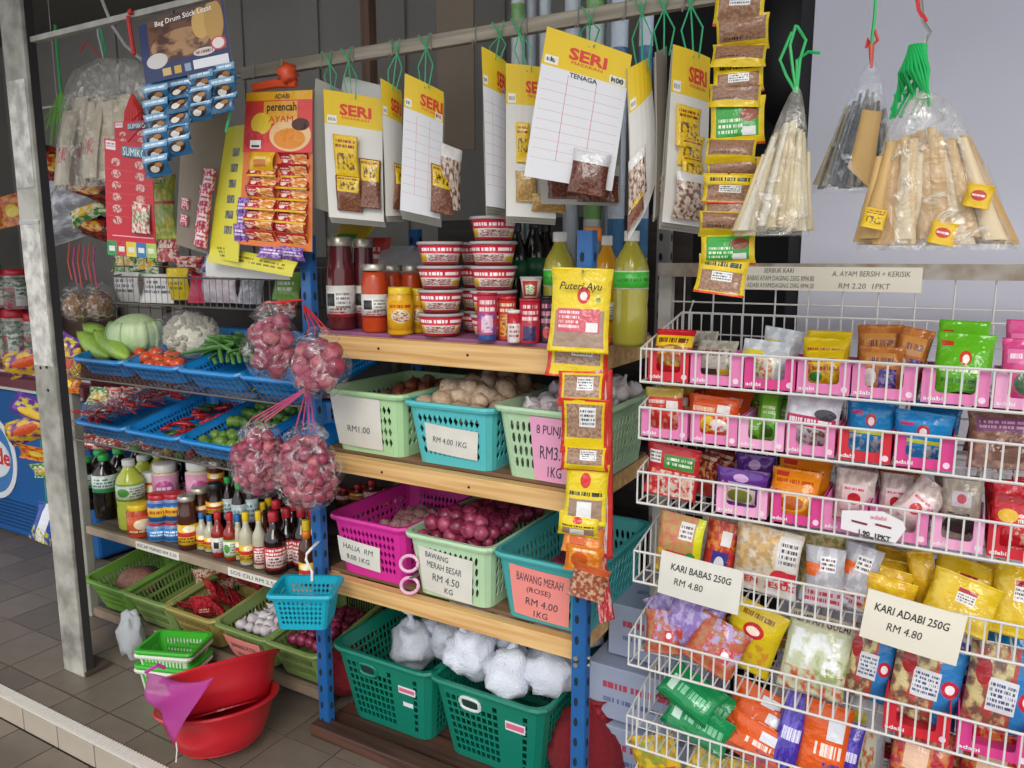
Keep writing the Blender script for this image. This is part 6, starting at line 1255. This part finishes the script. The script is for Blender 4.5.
# packets -------------------------------------------------------------------
def D(name, base, *sh, rough=.16): return pr('pk_'+name, base, list(sh), rough=rough)
BAR = lambda x, y: [('r',x,y,x+.22,y+.16,'e9e6e2'),('t',x+.02,y+.02,x+.2,y+.12,'3a3038',3)]
DS = dict(
 rednoo=D('rednoo','c4222c',('r',0,.62,1,.86,'e6c21f'),('e',.1,.2,.9,.66,'9a6a34'),('b',.1,.2,.9,.62,'d9a94a',9),('t',.1,.66,.9,.84,'7a3a1c',1),('t',.2,.36,.8,.48,'b8361c',1)),
 greybe=D('greybe','b9b2a4',('b',0,0,1,1,'9a9484',6),('t',.1,.55,.9,.75,'7a4a4a',2),('r',.1,.1,.6,.24,'4a3a34'),('r',.6,.12,.95,.24,'d8b02a')),
 silver=D('silver','b8bcc2',('b',0,0,1,1,'d8dade',5),('r',.05,.1,.8,.6,'d9d6c0'),('b',.1,.1,.75,.55,'cf6a2a',8),('b',.05,.1,.5,.5,'6f9a3a',9),('r',.05,.62,.5,.74,'cfc23a')),
 yellow=D('yellow','e0bd1a',('b',.1,.1,.9,.6,'c98a1c',5),('t',.1,.62,.9,.8,'b8361c',1),('e',.15,.15,.5,.4,'2f8a3a'),('t',.2,.4,.9,.58,'a8342a',1)),
 brownp=D('brownp','a8622e',('b',0,0,1,1,'c07a3c',5),('r',.15,.55,.85,.85,'c98a4a'),('r',.5,.1,.9,.5,'4a3a7a'),('b',.5,.1,.9,.5,'8a7ab4',14),('t',.25,.6,.8,.78,'5a3a5a',1),('e',.12,.1,.45,.5,'e0dcd8')),
 green=D('green','5fae22',('e',.42,.5,.64,.72,'c9442a'),('e',.48,.52,.6,.66,'efe6da'),('t',.1,.36,.9,.48,'d9ecc0',1),('r',.08,.78,.3,.86,'c0392a'),('t',.15,.2,.85,.3,'3a7a1a',1),('e',.25,-.15,.85,.1,'3a2a1c')),
 pink=D('pink','d24a86',('r',.1,.6,.9,.82,'e27aa8'),('e',.25,.1,.85,.5,'4a6a4a'),('t',.15,.64,.85,.78,'f6e0ea',1)),
 redpale=D('redpale','c43a30',('b',0,.0,1,.6,'d8a48a',6),('r',0,.78,1,1,'b8a04a'),('r',.6,.5,.9,.7,'e9e6e2'),('t',.1,.6,.55,.74,'f0e0d0',1)),
 chick=D('chick','d8561f',('e',.3,.1,.6,.5,'e6c22a'),('e',.5,.14,.85,.45,'f0ede6'),('b',.1,.0,.95,.3,'c03a24',7),('r',.6,.6,.85,.8,'e9e6e2'),('t',.1,.55,.55,.75,'f3dcb8',1)),
 dgreen=D('dgreen','4f8a1e',('r',.2,.0,.85,.9,'6aa832'),('t',.25,.5,.8,.7,'c9dca0',2),('e',.2,.05,.8,.3,'3a6a18')),
 whitep=D('whitep','c9c9ce',('b',0,.5,1,1,'dfe0e4',5),('r',.05,.36,.95,.56,'b8305a'),('t',.1,.38,.9,.54,'f3e6ec',1),('b',0,0,1,.34,'7a5a44',9),('e',.55,.52,.95,.72,'3a3a40')),
 blue=D('blue','1f86c4',('r',0,.34,1,.42,'c9cc3a'),('e',.4,.48,.62,.72,'c8303c'),('e',.45,.5,.58,.66,'f1e8e8'),('r',.1,.68,.34,.76,'b83a7a'),('b',.1,.02,.9,.32,'b8bcc4',9)),
 clearbr=D('clearbr','7d5a4e',('b',0,0,1,1,'a07a64',7),('r',.1,.62,.9,.86,'8a5a7a'),('t',.14,.66,.86,.82,'d8a8c4',2),('e',.3,.1,.8,.5,'6a4030')),
 redshr=D('redshr','bf2a30',('r',.35,.55,.92,.82,'3f8a3e'),('t',.4,.6,.88,.78,'e8ecd8',2),('b',.1,.02,.95,.5,'e0a080',10),('b',.3,.02,.95,.5,'d8c4b4',14),('r',.04,.62,.28,.86,'e9e6e2'),('t',.05,.64,.27,.84,'3a3038',3)),
 darkred=D('darkred','7a1f22',('b',0,.3,1,.8,'c08a4a',9),('t',.1,.82,.9,.94,'d8c49a',1),('r',0,0,1,.3,'8f2a24')),
 purple=D('purple','5e3188',('e',.35,.66,.65,.88,'c8a0d0'),('r',.2,.1,.8,.5,'d8cfc0'),('e',.25,.1,.75,.46,'7a8a3a'),('t',.1,.52,.9,.62,'c04a8a',1),('r',.25,.55,.9,.64,'b8a8cc')),
 orange=D('orange','e0861a',('t',.1,.66,.9,.8,'b84a14',1),('e',.15,.08,.85,.5,'f0b43a'),('e',.25,.12,.75,.42,'c8641c'),('r',.08,.82,.35,.92,'c0392a')),
 clearw=D('clearw','cfc4bf',('b',0,0,1,1,'b8a49c',6),('r',.2,.2,.8,.7,'e2c8c8'),('e',.35,.32,.68,.55,'c02a34'),('t',.25,.58,.75,.66,'b8505a',1)),
 greyblk=D('greyblk','8f877c',('b',0,0,1,1,'a89c88',6),('r',.25,.55,.75,.8,'b8b0b4'),('e',.38,.6,.62,.76,'b03a4a'),('b',.05,.1,.95,.45,'2c2826',5),('e',.1,.1,.9,.42,'332c2a')),
 red=D('red','c41f2c',('e',.12,.4,.5,.6,'e3b52a'),('t',.5,.4,.95,.55,'f2e2d0',2),('r',.1,.68,.9,.82,'a81822'),('b',.4,.1,.9,.35,'e8c49a',8)),
 foodyg=D('foodyg','b9935a',('b',0,.3,1,1,'c87a5a',7),('b',0,0,.8,.4,'d8bc2a',5),('r',.84,0,1,1,'d2d21f'),('r',.5,.62,.8,.9,'e0dcd8'),('t',.52,.64,.78,.86,'4a3038',3),('r',.25,.3,.9,.4,'c8322c'),('e',.68,.24,.9,.44,'3a8a3a')),
 redpurp=D('redpurp','b8342a',('b',0,.5,1,1,'d8803a',7),('r',.3,.05,.8,.5,'3f3a8a'),('e',.4,.15,.7,.42,'d8dce4'),('r',.5,.6,.8,.85,'e0dcd8')),
 clearwhite=D('clearwhite','cfc3b0',('b',0,.3,.7,1,'d8b070',6),('b',0,.3,.65,1,'b8986a',9),('r',.66,.42,.98,.92,'d8d4d2'),('t',.7,.5,.95,.85,'4a4048',4),('r',.72,.2,.98,.4,'b8283a'),('e',.6,.2,.9,.42,'c83040'),('b',.0,.0,1,.26,'d8d4d8',9)),
 noodle=D('noodle','a8985c',('b',0,0,1,1,'8a9a4a',7),('b',0,0,1,1,'cbbf8a',11),('r',0,0,1,.16,'b8bcc8')),
 orgrey=D('orgrey','a9a9ae',('r',.0,.5,.5,.72,'d8642a'),('b',.3,.3,1,1,'c4c4cc',5),('r',.4,.6,.8,.85,'e4e2e0'),('t',.42,.62,.78,.83,'4a3038',3),('r',0,0,1,.3,'c8bcc4'),('t',.05,.05,.95,.28,'b83a4a',2)),
 yfish=D('yfish','d6a61c',('b',0,0,1,1,'e3bc2c',5),('r',.4,.04,.62,.22,'e9e6e2'),('t',.42,.06,.6,.2,'8a3038',2)),
 yadabi=D('yadabi','d8b41a',('b',0,0,1,1,'e0c23a',4),('r',.4,.5,.68,.72,'e9e6e2'),('t',.42,.52,.66,.68,'4a3038',3),('r',.4,.7,.68,.78,'a8283a')),
 lav=D('lav','8a74b4',('b',0,0,1,1,'b4a4d0',8),('b',0,0,1,.4,'b84a3a',5)),
 redlav=D('redlav','b8503a',('b',0,0,1,1,'a8744a',6),('b',.3,.3,1,1,'b09ac4',8),('r',.62,.3,.85,.55,'c0283a'),('e',.66,.36,.81,.5,'f0e4e4')),
 yelred=D('yelred','d0b61c',('e',.3,.5,.7,.74,'c02a30'),('e',.36,.55,.62,.68,'f0dcc8'),('b',.1,.1,.9,.46,'c98a2a',6),('t',.2,.78,.8,.9,'8a5a1c',1)),
 rempah=D('rempah','b9bd9a',('r',0,.84,1,1,'b0a48a'),('b',.08,.3,.92,.78,'dfe2e0',4),('b',0,0,1,.3,'b8502e',7),('b',.5,.1,1,.5,'8a9a5a',8)),
 multib=D('multib','7a5a4a',('b',0,0,.7,1,'b84a44',5),('b',0,0,.6,1,'cfc08a',6),('r',.66,0,1,1,'2f7ab8'),('r',.3,.3,.7,.66,'d9dade'),('t',.32,.34,.68,.62,'4a5a7a',5),('e',.72,.38,.98,.6,'c02c3c'),('e',.78,.43,.92,.55,'f0e6ea'),('e',.1,.55,.32,.85,'a83238')),
 gpack=D('gpack','17854a',('r',.1,.3,.24,.7,'bcd8c8'),('t',.3,.3,.9,.7,'7fc49a',1),('r',0,0,1,.1,'0f6a3a')),
 opack=D('opack','d8591c',('t',.3,.35,.95,.6,'f0dcd0',1),('r',.02,.0,.98,.2,'a8401c'),('b',.5,.0,1,.35,'5a3a8a',8),('r',.55,.6,.9,.85,'dadde4')),
 ppack=D('ppack','43309a',('b',0,0,1,1,'6a5ac0',5),('t',.2,.4,.9,.65,'e0dcf0',1)),
 rpack=D('rpack','a81f2c',('b',0,.5,1,1,'c87a3a',8),('r',.2,.55,.6,.8,'dfb89a'),('b',0,0,1,.4,'c83a44',4)),
 ycorn=D('ycorn','d2b02a',('b',0,0,1,1,'a8842a',6),('r',.1,.4,.9,.55,'c8402c'),('b',.2,.6,.8,.9,'8a9a3a',8)))
def pk(row, x0, x1, yt, d, lab, Y=1.80, ang=0, lean=12, t=.03, zb=None, grp=None, text=None, yaw=0):
    c = wrect(x0, x1, yt, yt+10, Y, ang, lean, yaw, zbot=(FLR[row]+.008 if zb is None else zb))
    o, sf = pillow('food_packet', c, DS[d], t, nu=9, nv=12); tag(o, lab, 'packet', grp)
    if text: 
        for s, u0, v0, u1, v1, m in text: lettering(o, s, lambda u, v: sf(u, v), u0, v0, u1, v1, m, bold=.02, eps=.0015)
    return o
random.seed(31)
A = WHITEINK
# row 1
pk(0,655,694,329,'rednoo','red and yellow noodle packet at the left end of the top row',1.79)
pk(0,690,718,331,'greybe','grey packet edge behind the red noodle packet',1.86); pk(0,696,737,340,'greybe','beige grey packet in the first pink box of the top row',1.80)
pk(0,760,800,328,'silver','silvery packet leaning at the back of the top row',1.88,ang=8); pk(0,741,789,340,'silver','silver packet with orange and green picture in the top row',1.79,ang=4)
pk(0,807,852,331,'yellow','rear yellow packet of the top row',1.86); pk(0,803,850,338,'yellow','middle yellow packet of the top row',1.83); pk(0,805,845,350,'yellow','front yellow packet of the top row',1.79,ang=-3)
pk(0,858,905,324,'brownp','rear brown packet with purple print in the top row',1.86,ang=-3); pk(0,895,930,328,'brownp','brown packet tilted right in the top row',1.84,ang=10); pk(0,858,904,346,'brownp','front brown packet with purple print in the top row',1.79)
pk(0,938,990,320,'green','rear bright green packet of the top row',1.85,ang=1); pk(0,935,996,332,'green','front bright green packet of the top row',1.79,ang=2)
pk(0,1006,1062,320,'pink','rear pink packet at the right edge of the top row',1.85); pk(0,1002,1060,338,'pink','front pink packet at the right edge of the top row',1.79)
# row 2
pk(1,660,694,385,'redpale','rear pale red packet at the left end of the second row',1.86); pk(1,646,684,388,'redpale','front pale red packet at the left end of the second row',1.79,ang=-2)
pk(1,700,750,388,'chick','rear orange chicken packet of the second row',1.87,ang=6); pk(1,686,738,396,'chick','front orange chicken packet of the second row',1.79,ang=3)
pk(1,758,782,390,'dgreen','left green packet of the second row',1.82); pk(1,775,795,396,'dgreen','right green packet of the second row',1.85); pk(1,742,764,418,'dgreen','low green packet in the pale pink box of the second row',1.78)
pk(1,785,842,393,'whitep','white packet with pink band in the second row',1.80,ang=5); pk(1,812,846,400,'whitep','white packet behind the blue packets',1.87,ang=-5)
pk(1,846,898,399,'blue','left blue packet with yellow stripe in the second row',1.81,ang=2); pk(1,908,962,402,'blue','rear blue packet of the second row',1.87,ang=3); pk(1,893,954,412,'blue','front right blue packet with yellow stripe in the second row',1.79,ang=3)
pk(1,968,1050,410,'clearbr','clear brown packet with purple label at the right of second row',1.80,ang=-3)
# row 3
pk(2,645,699,446,'redshr','red shrimp packet with green label at the left of third row',1.78,ang=4); pk(2,690,718,452,'darkred','dark red packet left of the purple ones, front',1.84,ang=8); pk(2,704,734,450,'darkred','dark red packet left of the purple ones, rear',1.88,ang=10)
pk(2,735,776,455,'purple','rear purple packet of the third row',1.86); pk(2,715,768,470,'purple','front purple packet of the third row',1.79,ang=3)
pk(2,778,832,458,'orange','rear orange packet of the third row',1.86,ang=3); pk(2,770,820,470,'orange','front orange packet of the third row',1.79,ang=2)
pk(2,835,877,470,'clearw','clear packet with red heart label behind the white tag',1.82,ang=2); pk(2,880,914,474,'clearw','left crinkled clear packet beside the tag',1.84); pk(2,900,940,478,'clearw','right crinkled clear packet with tilted label',1.80,ang=35)
pk(2,942,984,480,'greyblk','grey packet with black mushrooms in the third row',1.80)
pk(2,992,1050,484,'red','red packet at the right edge of the third row',1.79)
# row 4
pk(3,657,704,515,'foodyg','packet with pink food picture and yellow green edge in fourth row',1.78,ang=5); pk(3,704,738,522,'redpurp','red and purple packet in the fourth row',1.80,ang=6); pk(3,700,760,520,'clearw','clear packet behind the red and purple one',1.88)
pk(3,734,802,528,'clearwhite','big clear packet with white label and red lettering in fourth row',1.78,ang=5,text=[('ELEN  JESUS',.02,.10,.98,.22,REDINK)])
pk(3,800,850,536,'noodle','greenish noodle packet in the fourth row',1.81,ang=-6); pk(3,805,846,548,'orgrey','low grey packet under the noodles in the fourth row',1.775); pk(3,838,878,545,'orgrey','grey and orange packet beside the stacked yellow ones',1.80,ang=12)
for k, (x0, x1, yt, Y, a) in enumerate(((872,916,550,1.90,6),(868,914,560,1.86,4),(866,912,568,1.83,8),(862,916,578,1.79,7))): pk(3,x0,x1,yt,'yfish','yellow packet, %s from the front of the leaning stack in fourth row' % ('fourth','third','second','first')[k],Y,ang=a)
pk(3,912,940,552,'yfish','yellow packet turned sideways beside the leaning stack',1.84,ang=-12); pk(3,930,998,560,'yadabi','rear large yellow packet in the fourth row',1.86,ang=10); pk(3,992,1050,566,'yadabi','yellow packet at the right edge of the fourth row',1.83,ang=5); pk(3,926,1000,578,'yadabi','front large yellow packet with barcode in the fourth row',1.78,ang=14,zb=.84)
# row 5
pk(4,650,690,594,'lav','lavender packet at the left end of the fifth row',1.84,ang=-30); pk(4,668,722,592,'lav','lavender packet under the first price sign',1.80,ang=12); pk(4,645,680,612,'redlav','brown packet lowest at the left of the fifth row',1.78,ang=-8); pk(4,690,744,622,'redlav','brown packet with red square label in the fifth row',1.76,ang=20)
pk(4,725,782,604,'yelred','yellow packet with red oval in the fifth row',1.80,ang=16); pk(4,715,750,600,'yelred','yellow packet behind the lavender ones',1.88,ang=5)
pk(4,784,852,618,'rempah','pale packet lettered with its spice name in the fifth row',1.78,ang=4,text=[('REMPAH GULAI',.06,.86,.94,.96,INK)])
for x0, x1, yt, lab, Y, a in ((846,896,628,'multicoloured packet with blue edge, left of the three in fifth row',1.81,6),(892,966,645,'multicoloured packet with blue edge, middle of the three in fifth row',1.78,6),(966,1046,648,'multicoloured packet with blue edge, right of the three in fifth row',1.78,4)): pk(4,x0,x1,yt,'multib',lab,Y,ang=a)
pk(4,930,966,640,'ppack','blue crinkled packet behind the middle multicoloured one',1.87,ang=10); pk(4,985,1040,632,'blue','dark blue packet at the right edge behind the fifth row',1.87)
# row 6 and 7
for k, (x0, x1, yt, a, Y) in enumerate(((662,720,676,24,1.76),(672,740,684,20,1.80),(662,732,706,16,1.735))): 
    c = wrect(x0, x1, yt, yt+34, Y, a, 25, 0); o, _ = pillow('food_packet', c, DS['gpack'], .025, nu=9, nv=12); tag(o, ['upper left green packet lying in the sixth basket', 'middle green packet lying in the sixth basket', 'lowest green packet lying in the sixth basket'][k], 'packet')
for k, (x0, x1, yt, a, Y) in enumerate(((728,786,688,14,1.80),(728,792,706,16,1.77),(724,786,724,14,1.74))):
    c = wrect(x0, x1, yt, yt+36, Y, a, 25, 0); o, _ = pillow('food_packet', c, DS['opack'], .025, nu=9, nv=12); tag(o, ['uppermost orange packet lying in the sixth basket', 'middle orange packet lying in the sixth basket', 'lowest orange packet lying in the sixth basket'][k], 'packet')
pk(5,778,806,694,'ppack','purple packet beside the stacked orange ones in sixth row',1.76,ang=8); pk(5,800,850,706,'opack','orange packet standing right of the purple one',1.75,ang=4); pk(5,838,862,724,'ppack','dark purple packet right of standing orange one',1.78,ang=6)
pk(5,770,800,678,'whitep','white pink packet behind the orange stack',1.88); pk(5,848,890,690,'silver','grey carton-like packet in the sixth row',1.84); pk(5,890,955,728,'rpack','front red packet in the sixth row',1.75,ang=5); pk(5,900,950,712,'rpack','rear red packet in the sixth row',1.84); pk(5,960,1040,735,'rpack','red packet at the right edge of the sixth row',1.76,ang=4)
for k in range(8): pk(6,636+k*46,684+k*46,738+k*13,'ycorn' if k < 3 else ('rpack','opack','yfish','rpack','ycorn')[k-3],'packet lying in the lowest basket below the green ones' if k < 3 else ['red packet in the lowest basket','orange packet in the lowest basket','yellow packet in the lowest basket','second red packet in the lowest basket','last yellow packet in the lowest basket'][k-3],1.78,ang=(-20,18,-8,10,0,8,4,0)[k],grp='yellow packets in the lowest basket' if k < 3 else None)
# packets standing behind the front ones
BK = {0: [], 1: [(660,'redpale'),(742,'dgreen'),(968,'clearbr'),(1010,'clearbr')], 2: [(668,'darkred'),(836,'clearw'),(880,'brownp'),(935,'greyblk'),(985,'red'),(1010,'red')],
      3: [(662,'redpurp'),(700,'foodyg'),(738,'noodle'),(778,'clearwhite'),(818,'noodle'),(856,'yfish'),(935,'yfish'),(975,'yadabi'),(1012,'yadabi')], 4: [(648,'redlav'),(685,'rpack'),(722,'lav'),(760,'yelred'),(800,'multib'),(845,'noodle'),(885,'multib'),(930,'ppack'),(968,'multib'),(1005,'ppack')],
      5: [(655,'darkred'),(690,'redpurp'),(728,'rpack'),(768,'ppack'),(812,'opack'),(852,'rpack'),(890,'lav'),(930,'rpack'),(970,'darkred'),(1008,'rpack')]}
CN = dict(redpale='pale red', dgreen='green', clearbr='clear brown', darkred='dark red', clearw='clear', brownp='brown', greyblk='grey', red='red', redpurp='red and purple', foodyg='food picture', noodle='greenish noodle', clearwhite='cream', yfish='yellow', yadabi='large yellow', redlav='brown and lavender', rpack='red mottled', lav='lavender', yelred='yellow and red', multib='multicoloured', ppack='purple', opack='orange')
for r, L in BK.items():
    for j, (x, d) in enumerate(L):
        base_y = 257 + (CAM_H - FLR[r])*405; h = 48 + random.uniform(-4, 4)
        c = wrect(x, x+46, base_y - h + (x-640)*.16*(CAM_H-FLR[r]), base_y + 5, 1.925 + .02*(j % 2), random.uniform(-9, 9), 6, 0, zbot=FLR[r]+.006)
        o, _ = pillow('food_packet', c, DS[d], .03, nu=7, nv=10); tag(o, '%s packet standing at the back of the %s packet row' % (CN[d], RN[r]), 'packet', 'packets at the back of the %s row' % RN[r])
# price signs
def sign(name, lab, C, m, txt, cat='price sign'):
    o0 = (C[2]+C[3])/2; t = thing(name, lab, cat, o0); o, sf = sheet('paper', C, m, .0018, .003, t, origin=o0)
    for s, a, b, c, d, ink, bo in txt: lettering(o, s, sf, a, b, c, d, ink, bold=bo, shear=.12)
    return t
P_cream = mat('note_cream', 'e6dfcd', .75, noise_s=7, noise_a=.03)
sign('price_sign', 'whitish price sign on the fourth basket nearest the wooden shelves', wrect(658,740,560,604,1.70,ang=4), P_white, [('KARI BABAS 250G',.14,.62,.88,.78,INK,.012),('RM 4.80',.2,.3,.56,.46,INK,.012)])
sign('price_sign', 'cream price sign on the fourth basket below the large yellow packets', wrect(861,962,601,652,1.70,ang=6), P_cream, [('KARI ADABI 250G',.1,.62,.86,.78,INK,.012),('RM 4.80',.26,.3,.62,.46,INK,.012)])
sign('price_sign', 'long cream paper sign fixed on the top rail of the packet rack', wrect(740,917,267,291,2.055), P_cream, [('SERBUK KARI',.12,.74,.3,.94,mat('ink_faded','6a6a60',.7),.01),('BABAS AYAM DAGING 250G RM4.80',.02,.4,.42,.62,mat('ink_faded','6a6a60',.7),.005),('ADABI AYAM/DAGING 250G RM4.20',.02,.1,.42,.3,mat('ink_faded','6a6a60',.7),.005),('A. AYAM BERSIH + KERISIK',.52,.62,.94,.84,mat('ink_faded','6a6a60',.7),.005),('RM 2.20  1PKT',.56,.12,.84,.34,mat('ink_faded','6a6a60',.7),.005)])
pts = [(-.05,.0),(.045,-.012),(.06,.02),(.055,.035),(.02,.05),(-.02,.045),(-.05,.04)]
p = at(870, 524, 1.70); t = thing('price_tag', 'white shaped price tag with two red slots on the third basket', 'price tag', p)
obj('tag_plate', G().poly([(x*1.1, z-.02) for x, z in pts][::-1] if False else [(x*1.1, z-.02) for x, z in pts], .003), mat('tag_white', 'e4e0e0', .4), t)
for x in (-.02, .025): obj('slot', G().box((x, -.001, 0), (.03, .002, .004), rot=Matrix.Rotation(.12, 3, 'Y')), mat('slot_red', '7a2a3a', .6), t)
lettering(t, '1.90  1PKT', lambda u, v: (Vector((-.02+.06*u, -.001, -.025+.011*v-.006*u)), Vector((0,-1,0))), 0, 0, 1, 1, INK, bold=.03)
lettering(t, 'adabi', lambda u, v: (Vector((-.0+.03*u, -.001, .012+.009*v)), Vector((0,-1,0))), 0, 0, 1, 1, mat('ink_pink','d88aa0',.5), bold=.02)
